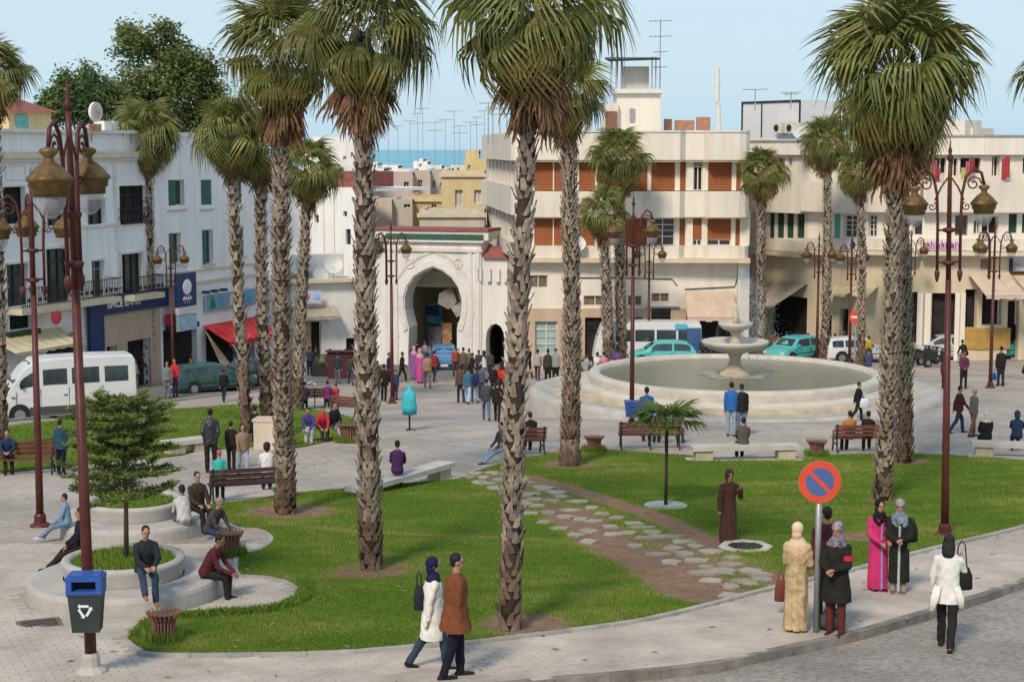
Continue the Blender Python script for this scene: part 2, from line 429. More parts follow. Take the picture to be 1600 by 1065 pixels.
def dirt(x, y):
    x = np.asarray(x, float); y = np.asarray(y, float); d = np.zeros_like(x)
    for pts, wd, k in WORN_G:
        for a, b in zip(pts, pts[1:]): d = np.maximum(d, k*np.clip(1.5 - seg_d(x, y, a, b)/wd, 0, 1))
    for cx, cy, r, k in RINGS_G: d = np.maximum(d, k*1.2*np.clip(1.6 - np.hypot(x-cx, y-cy)/r, 0, 1))
    return d
WORN_G = [([(P(a,b).x, P(a,b).y) for a, b in pts], wd, k) for pts, wd, k in WORN]
RINGS_G = [(P(a,b).x, P(a,b).y, r, k) for a, b, r, k in RINGS]

def lawn_mat():
    m = bpy.data.materials.new('lawn_turf'); m.use_nodes = True; n = m.node_tree; b = n.nodes['Principled BSDF']; b.inputs['Roughness'].default_value = 0.95; b.inputs['Specular IOR Level'].default_value = 0.1
    t = n.nodes.new('ShaderNodeTexCoord')
    def noise(sc, det=6, ro=0.7):
        x = n.nodes.new('ShaderNodeTexNoise'); x.inputs['Scale'].default_value = sc; x.inputs['Detail'].default_value = det; x.inputs['Roughness'].default_value = ro; n.links.new(t.outputs['Object'], x.inputs[0]); return x
    def ramp(a, ca, bb, cb, src):
        c = n.nodes.new('ShaderNodeValToRGB'); c.color_ramp.elements[0].position = a; c.color_ramp.elements[0].color = (*ca,1); c.color_ramp.elements[1].position = bb; c.color_ramp.elements[1].color = (*cb,1); n.links.new(src, c.inputs[0]); return c
    g = ramp(0.3, (0.08,0.13,0.016), 0.7, (0.15,0.20,0.03), noise(1.2).outputs[0])
    s = ramp(0.3, (0.15,0.088,0.06), 0.7, (0.31,0.20,0.145), noise(3.0, 9, 0.8).outputs[0])
    at_ = n.nodes.new('ShaderNodeAttribute'); at_.attribute_name = 'dirt'
    ad = n.nodes.new('ShaderNodeMath'); ad.operation = 'ADD'
    n.links.new(at_.outputs['Fac'], ad.inputs[0]); nn = noise(2.6, 9, 0.85); n.links.new(nn.outputs[0], ad.inputs[1])
    mr = n.nodes.new('ShaderNodeMapRange'); mr.inputs['From Min'].default_value = 0.88; mr.inputs['From Max'].default_value = 1.12; n.links.new(ad.outputs[0], mr.inputs[0])
    mx = n.nodes.new('ShaderNodeMixRGB'); n.links.new(mr.outputs[0], mx.inputs[0]); n.links.new(g.outputs[0], mx.inputs[1]); n.links.new(s.outputs[0], mx.inputs[2])
    n.links.new(mx.outputs[0], b.inputs['Base Color'])
    bn = n.nodes.new('ShaderNodeBump'); bn.inputs['Strength'].default_value = 0.7; bn.inputs['Distance'].default_value = 0.04
    n.links.new(noise(14).outputs[0], bn.inputs['Height']); n.links.new(bn.outputs[0], b.inputs['Normal'])
    return m
m_lawn = lawn_mat()
def make_lawn(poly, step):
    v, f = region(poly, step, lambda x, y: gz(x, y) + 0.03)
    me = bpy.data.meshes.new('lawn'); me.from_pydata(v, [], f); me.materials.append(m_lawn)
    a = me.attributes.new('dirt', 'FLOAT', 'POINT'); arr = np.array(v); a.data.foreach_set('value', dirt(arr[:,0], arr[:,1]).astype(np.float32))
    link('lawn', me, kind='structure')
make_lawn(LA, 0.35); make_lawn(LB, 1.0)

def blade_mat():
    m = bpy.data.materials.new('grass_blade'); m.use_nodes = True; n = m.node_tree; b = n.nodes['Principled BSDF']; b.inputs['Roughness'].default_value = 0.7; b.inputs['Specular IOR Level'].default_value = 0.25
    a = n.nodes.new('ShaderNodeAttribute'); a.attribute_name = 'tint'
    c = n.nodes.new('ShaderNodeValToRGB'); e = c.color_ramp.elements; e[0].position = 0; e[0].color = (0.075,0.16,0.016,1); e[1].position = 1; e[1].color = (0.42,0.38,0.14,1); k = e.new(0.5); k.color = (0.16,0.275,0.03,1)
    n.links.new(a.outputs['Fac'], c.inputs[0]); n.links.new(c.outputs[0], b.inputs['Base Color'])
    tr = n.nodes.new('ShaderNodeBsdfTranslucent'); n.links.new(c.outputs[0], tr.inputs[0]); mx = n.nodes.new('ShaderNodeMixShader'); mx.inputs[0].default_value = 0.35
    n.links.new(b.outputs[0], mx.inputs[1]); n.links.new(tr.outputs[0], mx.inputs[2]); n.links.new(mx.outputs[0], n.nodes['Material Output'].inputs[0]); return m
m_blade = blade_mat()
def fbm(x, y, seed=0):
    r = np.random.default_rng(seed); v = np.zeros_like(x)
    for k in range(7):
        f = 0.35 * 1.7**k; a, p = r.uniform(0, 2*pi, 2); v += np.sin((x*cos(a)+y*sin(a))*f*2*pi/2.2 + p + 1.5*np.sin(y*f*1.3+p*2))/ (1.35**k)
    return v/3.0
def grass(poly, count, h0, h1, wd, name='grass', zoff=0.03, near_bias=True, zfun=None, lab=None):
    poly = np.array([(p[0], p[1]) for p in poly]); x0, y0 = poly.min(0); x1, y1 = poly.max(0); x1 = min(x1, 0.32*y1+1)
    n = count * 3
    if near_bias:
        u = rng.random(n); yy = 1/((1-u)/y0**1.0 + u/y1**1.0)
        yy = np.clip(yy, y0, y1)
    else: yy = rng.uniform(y0, y1, n)
    xx = rng.uniform(x0, x1, n); k = inpoly(np.stack([xx, yy], 1), poly) & (np.abs(xx) < 0.33*yy+1); xx, yy = xx[k], yy[k]
    d = dirt(xx, yy) + 0.25*fbm(xx*2.5, yy*2.5, 3); k = rng.random(len(xx)) > np.clip((d-0.38)*2.6, 0, 0.97); xx, yy = xx[k][:count], yy[k][:count]; n = len(xx)
    lo = fbm(xx, yy, 1); hi = fbm(xx*3.1, yy*3.1, 2)
    hh = (h0 + (h1-h0)*rng.random(n)) * (1 + 0.35*lo + 0.25*hi); ww = wd*rng.uniform(0.7, 1.3, n)*np.maximum(1, yy/30)
    an = rng.uniform(0, 2*pi, n); ln = rng.uniform(0, 0.6, n)*hh; la = rng.uniform(0, 2*pi, n)
    zz = np.array([gz(a, b) for a, b in zip(xx, yy)]) + zoff if zfun is None else zfun(xx, yy)
    V = np.zeros((n, 3, 3), np.float32)
    V[:,0] = np.stack([xx-np.cos(an)*ww/2, yy-np.sin(an)*ww/2, zz-0.01], 1); V[:,1] = np.stack([xx+np.cos(an)*ww/2, yy+np.sin(an)*ww/2, zz-0.01], 1); V[:,2] = np.stack([xx+np.cos(la)*ln, yy+np.sin(la)*ln, zz+hh], 1)
    me = bpy.data.meshes.new(name); me.vertices.add(3*n); me.vertices.foreach_set('co', V.ravel()); me.loops.add(3*n); me.loops.foreach_set('vertex_index', np.arange(3*n, dtype=np.int32))
    me.polygons.add(n); me.polygons.foreach_set('loop_start', np.arange(0, 3*n, 3, dtype=np.int32)); me.polygons.foreach_set('loop_total', np.full(n, 3, np.int32)); me.update(calc_edges=True)
    t = np.clip(0.44 + 0.38*lo + 0.20*hi + rng.normal(0, 0.17, n) + np.clip(dirt(xx, yy), 0, 1)*0.3, 0, 1); a = me.attributes.new('tint', 'FLOAT', 'FACE'); a.data.foreach_set('value', t.astype(np.float32)); me.materials.append(m_blade)
    return link(name, me, kind='stuff')
grass(LA, 380000, 0.018, 0.055, 0.015)
grass(LB, 50000, 0.025, 0.06, 0.028)
# longer fringe of uncut grass along the edges of the front lawn
def fringe(line, n, spread, h):
    line = [Vector((p[0], p[1])) for p in line]
    pts = []
    L = np.array([(b-a).length for a, b in zip(line, line[1:])]); cs = np.concatenate([[0], np.cumsum(L)])
    s = rng.random(n)*cs[-1]; i = np.clip(np.searchsorted(cs, s)-1, 0, len(L)-1); t = (s-cs[i])/np.maximum(L[i], 1e-6)
    A = np.array([(p.x, p.y) for p in line]); q = A[i]+(A[i+1]-A[i])*t[:,None]; xx = q[:,0]+rng.normal(0, spread, n); yy = q[:,1]+rng.normal(0, spread, n)
    k = inpoly(np.stack([xx, yy], 1), LA) & (dirt(xx, yy) < 0.4); xx, yy = xx[k], yy[k]; m_ = M()
    for x, y in zip(xx, yy):
        z = gz(x, y)+0.02; a = random.uniform(0, 2*pi); w_ = 0.012; hh = h*random.uniform(0.6, 1.5); l = random.uniform(0, hh*0.8); b = random.uniform(0, 2*pi)
        m_.add([(x-cos(a)*w_, y-sin(a)*w_, z), (x+cos(a)*w_, y+sin(a)*w_, z), (x+cos(b)*l*0.4, y+sin(b)*l*0.4, z+hh*0.7), (x+cos(b)*l, y+sin(b)*l, z+hh)], [(0,1,2),(2,1,3)])
    me = m_.mesh('grass', m_blade); a = me.attributes.new('tint', 'FLOAT', 'FACE'); a.data.foreach_set('value', np.clip(rng.normal(0.35, 0.2, len(me.polygons)), 0, 1).astype(np.float32)); link('grass', me, kind='stuff')
fringe([LA[i] for i in range(len(front_kerb)-4)], 12000, 0.05, 0.055)
fringe(smooth_line(pl([(462,915),(469,927),(460,941),(432,951),(400,957),(343,960),(300,964),(258,966),(222,980),(203,1000)]), 4), 11000, 0.10, 0.10)

lk = setting('lawn_kerb')
strip_blocks([p for p in front_kerb if p.x < 0.34*p.y+2], 0.13, -0.1, 0.055, 0.85, 0.007, 'kerb_stone', m_kerb, lk, inner=-0.13)
for a, b in ((0, 0),):
    back = smooth_line(LAWN_B, 4)
    strip_blocks([p for p in back if p.x < 0.34*p.y+2], 0.10, -0.1, 0.035, 1.0, 0.007, 'kerb_stone', m_kerb, lk, inner=-0.10)

# pavers of the front pavement: real blocks, the nearest as objects of their own
pav = setting('pavement')
PK = [(p.x, p.y) for p in ROADK if -15 < p.x < 22]
lawn_np = np.array(LA)
plz = np.array(plaza_poly)
ca, sa = cos(0.42), sin(0.42)
bw, bh, gp = 0.30, 0.15, 0.009
cand = []
for i in range(-70, 110):
    for j in range(40, 330):
        u_ = (i + (0.5 if j % 2 else 0)) * bw; v_ = j * bh
        x = u_*ca - v_*sa; y = u_*sa + v_*ca
        if 17.5 < y < 34 and abs(x) < 0.34*y+0.5: cand.append((x, y))
C2 = np.array(cand)
def corners(c, e): return [c + np.array([(ca*a*e-sa*b*e), (sa*a*e+ca*b*e)]) for a, b in ((-bw/2,-bh/2),(bw/2,-bh/2),(bw/2,bh/2),(-bw/2,bh/2))]
ok = np.ones(len(C2), bool)
for q in corners(C2, 0.98): ok &= inpoly(q, plz) & ~inpoly(q, lawn_np)
base_c = P(197, 925); ok &= np.hypot(C2[:,0]-base_c.x, C2[:,1]-base_c.y) > 1.95
C2 = C2[ok]; C2 = C2[np.argsort(np.hypot(C2[:,0]-0.2*0, C2[:,1]))]
sd_ = M()
for k, (x, y) in enumerate(C2):
    cs = corners(np.array([x, y]), 1 - gp/bh); dz = random.uniform(0, 0.004)
    b = M() if k < 300 else sd_
    vs = [(p[0], p[1], gz(p[0], p[1]) - 0.01) for p in cs] + [(p[0]+(x-p[0])*0.02, p[1]+(y-p[1])*0.02, gz(p[0], p[1]) + 0.007 + dz) for p in cs]
    b.add(vs, [(4,5,6,7),(0,1,5,4),(1,2,6,5),(2,3,7,6),(3,0,4,7)])
    if k < 300: b.build('paver', m_paver, pav)
sd_.build('paver', m_paver, pav, kind='stuff')

# windblown dry leaves on lawn and paving
fl = M(); rf_l = random.Random(31)
for _ in range(420):
    y = rf_l.uniform(18, 52); x = rf_l.uniform(-.3, .3)*y; z = gz(x, y)+(.05 if inpoly(np.array([[x, y]]), lawn_np)[0] else .02); a = rf_l.uniform(0, 6.3); l = rf_l.uniform(.03, .09)
    fl.add([(x-cos(a)*l, y-sin(a)*l, z), (x+sin(a)*l*.35, y-cos(a)*l*.35, z+.012), (x+cos(a)*l, y+sin(a)*l, z+.006), (x-sin(a)*l*.35, y+cos(a)*l*.35, z+.012)], [(0,1,2,3)])
fl.build('fallen_leaves', mat('dry_leaf', (.20,.13,.06), .9, .4, .3, 0, col2=(.38,.30,.16)), kind='stuff')
# asphalt street beyond the plaza
def sheet(name, poly, mt, up, step=1.5):
    v, f = region(poly, step, lambda x, y: gz(x, y)+up); me = bpy.data.meshes.new(name); me.from_pydata(v, [], f); me.materials.append(mt); return link(name, me, kind='structure')
sheet('street', [(p.x, p.y) for p in smooth_line(pl([(-300,690),(-50,664),(60,652),(200,636),(290,622),(380,612),(480,604),(600,598),(740,590),(830,581),(900,570),(960,563),(1400,558),(1650,558),(1900,560)]), 3)] + [(70, 112), (-2, 112), (-4, 125), (-14, 125), (-14, 104), (-70, 80)], m_asphalt, 0.02)
m_white_line = mat('road_paint', (0.6,0.6,0.58), 0.7, 0.3, 6, 0)
ln_ = smooth_line(pl([(-100,670),(60,655),(200,639),(290,625),(380,615),(480,607),(600,601),(740,593),(830,584)]), 5)
strip_blocks([Vector((p.x, p.y)) for p in ln_], 0.2, -0.1, 0.10, 1.1, 0.01, 'kerb_stone', m_kerb, setting('street_kerb'))
ln_ = smooth_line(pl([(960,566),(1100,562),(1400,561),(1650,561)]), 5)
strip_blocks([Vector((p.x, p.y)) for p in ln_], 0.2, -0.1, 0.10, 1.1, 0.01, 'kerb_stone', m_kerb, setting('street_kerb'))

# stepping stones across the lawn: each its own stone
m_flag = mat('flagstone', (0.31,0.29,0.24), 0.85, 0.18, 3.0, 0.5, bscale=25, objvar=0.14)
path = setting('stone_path')
zs = [(80,165),(130,183),(150,200),(225,228),(305,250),(360,278),(410,305),(485,325),(555,352),(640,390),(725,410),(780,432),(830,452),(905,480),(1010,505),(990,537),(1080,568),(1140,605),(1000,640),(1080,625),(900,610),(870,577),(960,570),(990,678),(75,305),(170,298),(265,288),(240,320),(145,345),(213,373),(350,385),(290,405),(348,432),(445,365),(460,400),(535,395),(620,418),(660,412),(560,455),(735,467),(785,492),(670,490),(725,528),(835,520),(885,552),(90,215),(180,245),(110,270),(375,340),(600,370),(1050,615),(1120,585),(40,250),(310,330)]
for zx, zy in zs:
    px_, py_ = 800+zx/2.9175, 700+zy/2.9175
    c = P(px_, py_); wx = random.uniform(0.21, 0.33); wy = random.uniform(0.17, 0.27); k = random.choice((4,4,5,5,6)); a0 = random.uniform(0, 6)
    poly = [(c.x+wx*cos(a0+2*pi*i/k)*random.uniform(0.75,1.12), c.y+wy*1.25*sin(a0+2*pi*i/k)*random.uniform(0.75,1.12)) for i in range(k)]
    if sum(poly[i][0]*poly[(i+1)%k][1]-poly[(i+1)%k][0]*poly[i][1] for i in range(k)) < 0: poly.reverse()
    hz = 0.062+random.uniform(-0.01, 0.012)
    mb = M(); mb.prism(poly, lambda x, y: gz(x,y)-0.02, lambda x, y: gz(x,y)+hz-0.012)
    pin = [(c.x+(x-c.x)*0.92, c.y+(y-c.y)*0.92) for x, y in poly]; mb.prism(pin, lambda x, y: gz(x,y)+hz-0.02, lambda x, y: gz(x,y)+hz); mb.build('flagstone', m_flag, path)
for px_, py_ in [(742,742),(755,748),(770,741),(782,752),(760,758),(800,765),(815,752),(790,742),(748,756),(822,775),(836,783),(818,790),(775,765),(735,748),(850,765),(870,772)]:
    c = P(px_, py_); k = 6; wx, wy = random.uniform(0.2,0.33), random.uniform(0.25,0.4)
    poly = [(c.x+wx*cos(2*pi*i/k+1)*random.uniform(0.75,1.1), c.y+wy*sin(2*pi*i/k+1)*random.uniform(0.75,1.1)) for i in range(k)]
    M().prism(poly, lambda x, y: gz(x,y)-0.02, lambda x, y: gz(x,y)+0.07).build('flagstone', m_flag, path)

# manhole beside the path
m_iron = mat('dark_iron', (0.05,0.045,0.04), 0.6, 0.3, 8, 0.2, metal=0.4)
c = P(1165, 857); t = thing('manhole', c, 'round iron grate in a pale stone surround set in the lawn', 'manhole')
R0 = 0.56
mb = M(); mb.lathe([(0.38,0.02),(0.38,0.075),(R0-0.02,0.075),(R0,0.06),(R0,0.0)], 8, cap=False); mb.build('surround', mat('pale_stone', (0.45,0.43,0.38), 0.85, 0.2, 4, 0.3), t)
mb = M(); mb.lathe([(0.375,0.03),(0.375,0.055),(0.0,0.055)], 24, cap=False); mb.build('cover', m_iron, t)
for i in range(6):
    y = -0.25+0.1*i; l = sqrt(0.35**2-y*y); M().box(-l, l, y-0.02, y+0.02, 0.055, 0.068).build('grate_bar', m_iron, t)
# small ground fittings seen in the paving
c = P(62, 975); t = thing('drain_cover', c, 'worn metal drain cover lying in the paving by the round planter', 'drain cover', rz=0.4)
M().box(-0.35,0.35,-0.3,0.3,-0.01,0.016).build('frame', mat('drain_brown', (0.16,0.13,0.11), 0.8, 0.3, 8, 0.3), t)
for i in range(5): M().box(-0.28,0.28,-0.24+0.1*i,-0.19+0.1*i,0.016,0.022).build('bar', m_iron, t)
# ============================================================ PALMS AND TREES
m_frond = mat('palm_leaf_green', (0.10,0.135,0.022), 0.5, 0.45, 1.6, 0.0, col2=(0.30,0.30,0.085), spec=0.4, trans=0.28, objvar=0.28)
m_frond_y = mat('palm_leaf_yellowing', (0.17,0.17,0.04), 0.6, 0.3, 1.6, 0.0, col2=(0.30,0.22,0.07), trans=0.25, objvar=0.25)
m_dead = mat('palm_leaf_dead', (0.15,0.085,0.045), 0.85, 0.45, 3.0, 0.0, col2=(0.31,0.19,0.10), trans=0.1, objvar=0.3)
m_bark = mat('palm_trunk_bark', (0.05,0.036,0.027), 0.95, 0.4, 5, 0.8, bscale=20)
m_boot = mat('palm_leaf_base', (0.20,0.155,0.12), 0.9, 0.35, 5.0, 0.4, col2=(0.50,0.41,0.32), bscale=30)
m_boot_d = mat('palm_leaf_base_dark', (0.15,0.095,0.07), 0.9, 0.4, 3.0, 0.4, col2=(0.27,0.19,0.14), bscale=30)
m_fibre = mat('palm_base_fibre', (0.16,0.11,0.08), 0.95, 0.4, 4.0, 0.8, col2=(0.26,0.2,0.15), bscale=30, streak=True)

def frond_mesh(nseg, pet, R, sag, spread, fold, mt, tipdroop, seed, split=0.55):
    """one fan leaf: petiole along +X from the origin, then a folded palmate blade with split, drooping tips"""
    r = random.Random(seed); b = M()
    hx = pet; hz_ = pet*0.10
    b.add([(0,-.022,0),(0,.022,0),(hx,.012,hz_),(hx,-.012,hz_),(0,0,-.02),(hx,0,hz_-.012)], [(0,3,2,1),(1,2,5,4),(4,5,3,0)])
    for i in range(nseg):
        a = (i/(nseg-1)*2-1)*spread
        L = R*(0.62+0.38*cos(a*0.62))*r.uniform(0.88,1.06)
        wd = 0.5*2*spread*R/nseg*0.46
        dr = tipdroop*r.uniform(0.7,2.0); sd = r.uniform(-0.05,0.05)
        prev = None; dirx, diry = cos(a), sin(a); nx, ny = -sin(a), cos(a)
        prof = [(0.03,0.12),(0.42,0.85),(0.66,1.0),(0.86,0.5),(1.0,0.05)]
        vs = []
        for t, wf in prof:
            rr = L*t
            z = hz_ - sag*(rr**2)/R*(0.5+0.5*abs(sin(a))) - dr*max(0,t-split)**1.6*R*1.9 + fold*abs(sin(a))*rr*0.35
            sh = 1 - 0.35*max(0,t-split)*dr
            cx_, cy_ = hx+dirx*rr*sh, diry*rr*sh+sd*t*t
            f = wd*wf; vz = 0.35*f
            vs += [(cx_-nx*f, cy_-ny*f, z+vz), (cx_, cy_, z-vz), (cx_+nx*f, cy_+ny*f, z+vz)]
        fs = []
        for k in range(len(prof)-1):
            o = 3*k; fs += [(o,o+1,o+4,o+3),(o+1,o+2,o+5,o+4)]
        b.add(vs, fs)
    return b.mesh('frond', mt)
def dead_mesh(L, wd, seed):
    r = random.Random(seed); b = M()
    wd *= 1.25
    b.add([(0,-.02,0),(0,.02,0),(L*.45,.012,0.0),(L*.45,-.012,0.0)], [(0,3,2,1)])
    for i in range(20):
        a = r.uniform(-1,1)*wd; l = L*r.uniform(.40,.62); y1 = a*l*0.8; w_ = 0.022*r.uniform(.7,1.4); zz = r.uniform(-.07,.07)
        x0 = L*.42; p = [(x0, 0, 0), (x0+l*.5, y1*.6, zz), (x0+l*.85, y1, zz*1.6), (x0+l, y1*1.05+r.uniform(-.05,.05), zz*2)]
        ww = [.008, w_, w_*.8, .003]; vs = []
        for (x,y,z), q in zip(p, ww): vs += [(x,y-q,z+q*.4),(x,y,z-q*.3),(x,y+q,z+q*.4)]
        fs = []
        for k in range(3): o = 3*k; fs += [(o,o+1,o+4,o+3),(o+1,o+2,o+5,o+4)]
        b.add(vs, fs)
    return b.mesh('dead_frond', m_dead)
FR_UP = [frond_mesh(26, .95, 1.02, .22, 2.0, .35, m_frond, .55, s) for s in (1,2,3)]
FR_MID = [frond_mesh(26, .95, 1.05, .30, 2.05, .1, m_frond, .95, s) for s in (4,5,6)]
FR_LOW = [frond_mesh(24, .95, 1.05, .40, 1.9, -.25, m_frond_y, 1.25, s) for s in (7,8)]
FR_LOWG = [frond_mesh(24, .95, 1.05, .40, 1.9, -.25, m_frond, 1.25, s) for s in (17,18)]
DEAD = [dead_mesh(1.5, w_, s) for w_, s in ((.35,11),(.5,12),(.25,13),(.42,14))]

def palm_crown(root, centre, size, r, n_green=44, n_dead=30, asp=1.0, lean=(0,0), dead_len=1.0, low=8):
    def put(me, name, az, el, sc, off=0.0, roll=0.0):
        # frond's X axis towards (az, el)
        R = Matrix.Rotation(az, 4, 'Z') @ Matrix.Rotation(-el, 4, 'Y') @ Matrix.Rotation(roll, 4, 'X')
        o = link(name, me, root); o.matrix_local = Matrix.Translation(centre + Vector((0.14*cos(az), 0.14*sin(az), off))) @ R @ Matrix.Diagonal((sc, sc, sc, 1)); return o
    for i in range(n_green):
        t = i/(n_green-1); az = i*2.39996 + r.uniform(-.2,.2); el = radians(82 - 112*t**0.95) + r.uniform(-.3,.3)
        me = r.choice(FR_UP if t < .3 else FR_MID if t < .82 or r.random() < .5 else FR_LOWG)
        put(me, 'frond', az, el, size*r.uniform(.74,1.16)*(0.9 if el < -0.2 else 1), off=size*(.28-.45*t), roll=r.uniform(-.7,.7))
    for i in range(low):
        az = i*2.39996+1 + r.uniform(-.4,.4); put(r.choice(FR_LOW), 'frond', az, radians(r.uniform(-64,-30)), size*r.uniform(.72,1.0), off=-.22*size, roll=r.uniform(-.4,.4))
    for i in range(n_dead):
        az = i*2.39996 + r.uniform(-.4,.4); t = i/max(1,n_dead-1)
        put(r.choice(DEAD), 'dead_frond', az, radians(-72-14*t+r.uniform(-8,5)), size*r.uniform(.7,1.15)*dead_len, off=-size*(.25+.7*t), roll=r.uniform(-1,1))

def palm_trunk(root, base, top, r0, r, near=True, dark_to=1.5, flare=1.15):
    """base/top in root space"""
    H = top.z; n = 14
    bend = Vector((r.uniform(-.14,.14), r.uniform(-.1,.1), 0))
    def axis(t): return base.lerp(top, t) + bend*sin(pi*t)
    def rad(t): return r0*(1+(flare-1)*max(0, 1-t*H/0.8)**2 + .04*sin(t*23))*(1-.24*t)
    m1 = M(); m1.tube([axis(i/n) - Vector((0,0,.15 if i == 0 else 0)) for i in range(n+1)], [rad(i/n)*.9 for i in range(n+1)], 14)
    m1.build('trunk', m_bark, root, smooth=True)
    vq = r.uniform(.85,1.2); nb = int(2*pi*r0/(0.13*vq if near else 0.19)); dz = (0.105 if near else 0.16)*r.uniform(.85,1.2); ph1, ph2 = r.uniform(0,6), r.uniform(0,6)
    groups = {0: M(), 1: M()}
    z = 0.05; k = 0
    while z < H - .05:
        t = z/H; rr = rad(t); c = axis(t)
        for j in range(nb):
            a = 2*pi*(j + (k % 2)*.5)/nb + k*.045 + r.uniform(-.10,.10)
            if r.random() < .14+.16*sin(z*1.3+ph1)*sin(z*.6+ph2+a*.5): continue
            wd = 2*pi*rr/nb*.5*r.uniform(.75,1.15); hh = dz*r.uniform(1.2,2.1); out = r.uniform(.02,.12)*(1.0 if near else 1.3)
            lean_ = r.choice((-1,1))*r.uniform(.3,.75)*wd
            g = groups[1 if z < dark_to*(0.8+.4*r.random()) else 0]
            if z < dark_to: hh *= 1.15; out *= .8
            u = Vector((cos(a), sin(a), 0)); q = Vector((-sin(a), cos(a), 0)); p = c + Vector((0,0,r.uniform(-.03,.03)))
            A = p+u*(rr*.93)-q*wd; B = p+u*(rr*.93)+q*wd; Cc = p+u*(rr+out)+q*(lean_+wd*.45)+Vector((0,0,hh)); D = p+u*(rr+out)+q*(lean_-wd*.45)+Vector((0,0,hh*.92))
            E = p+u*(rr+.012)+q*0+Vector((0,0,-.02)); Fp = p+u*(rr+out-.03)+q*lean_+Vector((0,0,hh*.9))
            g.add([A,B,Cc,D,E,Fp], [(0,4,3),(4,5,3),(4,1,2),(4,2,5),(3,5,2),(1,0,3,2)])
        z += dz*r.uniform(.9,1.1); k += 1
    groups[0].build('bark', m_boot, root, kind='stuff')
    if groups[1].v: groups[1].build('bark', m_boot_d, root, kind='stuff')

def palm(bx, by, cxp, cyp, half, tw, label, near=True, n_green=44, n_dead=30, dark=1.5, size=None, low=8, smooth_base=0, dead_len=1.0, heart=0.25):
    b = P(bx, by); Y = b.y; k = ppm(Y)
    top = at(cxp, cyp, Y); r = random.Random(int(bx*7+by))
    t = thing('palm_tree', b, label, 'palm tree', 'fan palms on the square', rz=0)
    tl = top - b
    palm_trunk(t, Vector((0,0,0)), Vector((tl.x, 0, tl.z)), tw/k/2*.76, r, near, dark)
    sz = size or half/k/2.06
    palm_crown(t, Vector((tl.x, 0, tl.z)), sz, r, n_green, n_dead, low=low, dead_len=dead_len)
    if smooth_base:
        M().tube([(0,0,-.1),(0,0,smooth_base*.6),(0,0,smooth_base)], [tw/k/2*1.0, tw/k/2*.9, tw/k/2*.95], 14).build('root_collar', m_fibre, t, smooth=True)
    return t
PALMS = [
 (447,803,441,84,112,36,'thick palm with rust coloured dead skirt standing on the lawn beside the dark bench back',dict(n_dead=44,dark=1.0,dead_len=1.15)),
 (580,891,566,50,120,40,'tall palm between the thick palm and the walking couple, bare earth round its foot',dict(n_dead=56,dark=1.1,dead_len=1.3)),
 (796,985,836,18,155,38,'tallest palm in the middle of the lawn, nearest to the walking couple',dict(n_dead=60,dark=1.3,dead_len=1.1)),
 (890,728,884,152,72,34,'palm with shaggy fibrous foot between the seated man in black and the fountain',dict(n_dead=30,dark=2.2,smooth_base=.8)),
 (1379,782,1399,118,133,31,'palm with the fullest green crown, rising behind the two women in pink and black',dict(n_dead=54,dark=.6,n_green=62,low=12,dead_len=1.25)),
 (1412,724,1404,205,84,31,'palm close behind the full crowned palm at the edge of the plaza',dict(n_dead=16,dark=2.0)),
 (233,600,229,215,62,19,'palm beside the bank front with round crown before the white building',dict(near=False,n_dead=26)),
 (388,690,362,212,68,21,'slim palm at the edge of the far lawn before the red awning',dict(near=False,n_dead=26,dark=2.5)),
 (419,686,408,235,60,22,'palm half hidden behind the thick palm, beside the slim one',dict(near=False,n_dead=24,dark=2.0)),
 (463,640,482,268,58,22,'low crowned palm whose fronds spread behind the thick palm',dict(near=False,n_dead=14)),
 (2,700,-12,118,64,22,'palm cut by the picture edge, beside the bench with the man in navy',dict(near=False,n_dead=26)),
 (952,578,943,335,46,21,'short palm with reddish trunk before the bus, lower of the pair',dict(near=False,n_dead=14,n_green=34)),
 (973,572,969,252,55,21,'taller palm of the pair standing before the bus',dict(near=False,n_dead=20)),
 (1191,563,1190,272,45,16,'palm by the corner between the cream block and the curved block',dict(near=False,n_dead=16)),
 (1287,566,1291,225,48,16,'slim palm beside the awnings behind the teal taxi',dict(near=False,n_dead=18)),
 (1344,576,1343,272,40,15,'slim palm behind the white car, next to the red round sign',dict(near=False,n_dead=18)),
 (1668,760,1672,125,84,34,'palm outside the frame whose frond tips reach in over the wall lamp',dict(near=False,n_dead=20)),
]
for a in PALMS: palm(*a[:7], **a[7])

# thin young palm in the lawn with a pale disc at its foot
b = P(1040, 792); t = thing('young_palm', b, 'young palm on a thin dark stem standing in the lawn on a pale disc', 'palm tree')
k = ppm(b.y); H = (792-662)/k
M().tube([(0,0,0),(.01,0,H*.5),(0,0,H)], [.045,.035,.05], 8).build('trunk', m_bark, t, smooth=True)
M().lathe([(.52,0.02),(.52,.055),(.48,.065),(0,.065)], 20, cap=False).build('root_disc', mat('pale_blue_stone', (0.28,0.32,0.33), .8, .15, 5, .2), t)
yf = [frond_mesh(15, .42, .66, .10, 1.3, .1, mat('young_leaf', (0.05,0.10,0.02), .5, .3, 2, 0, col2=(.12,.18,.04), trans=.25, objvar=.2), .35, s) for s in (21,22)]
for i in range(16):
    az = i*2.4; el = radians(42-44*(i/15)); o = link('frond', random.choice(yf), t); o.matrix_local = Matrix.Translation((0,0,H)) @ Matrix.Rotation(az,4,'Z') @ Matrix.Rotation(-el,4,'Y') @ Matrix.Scale(1.0,4)

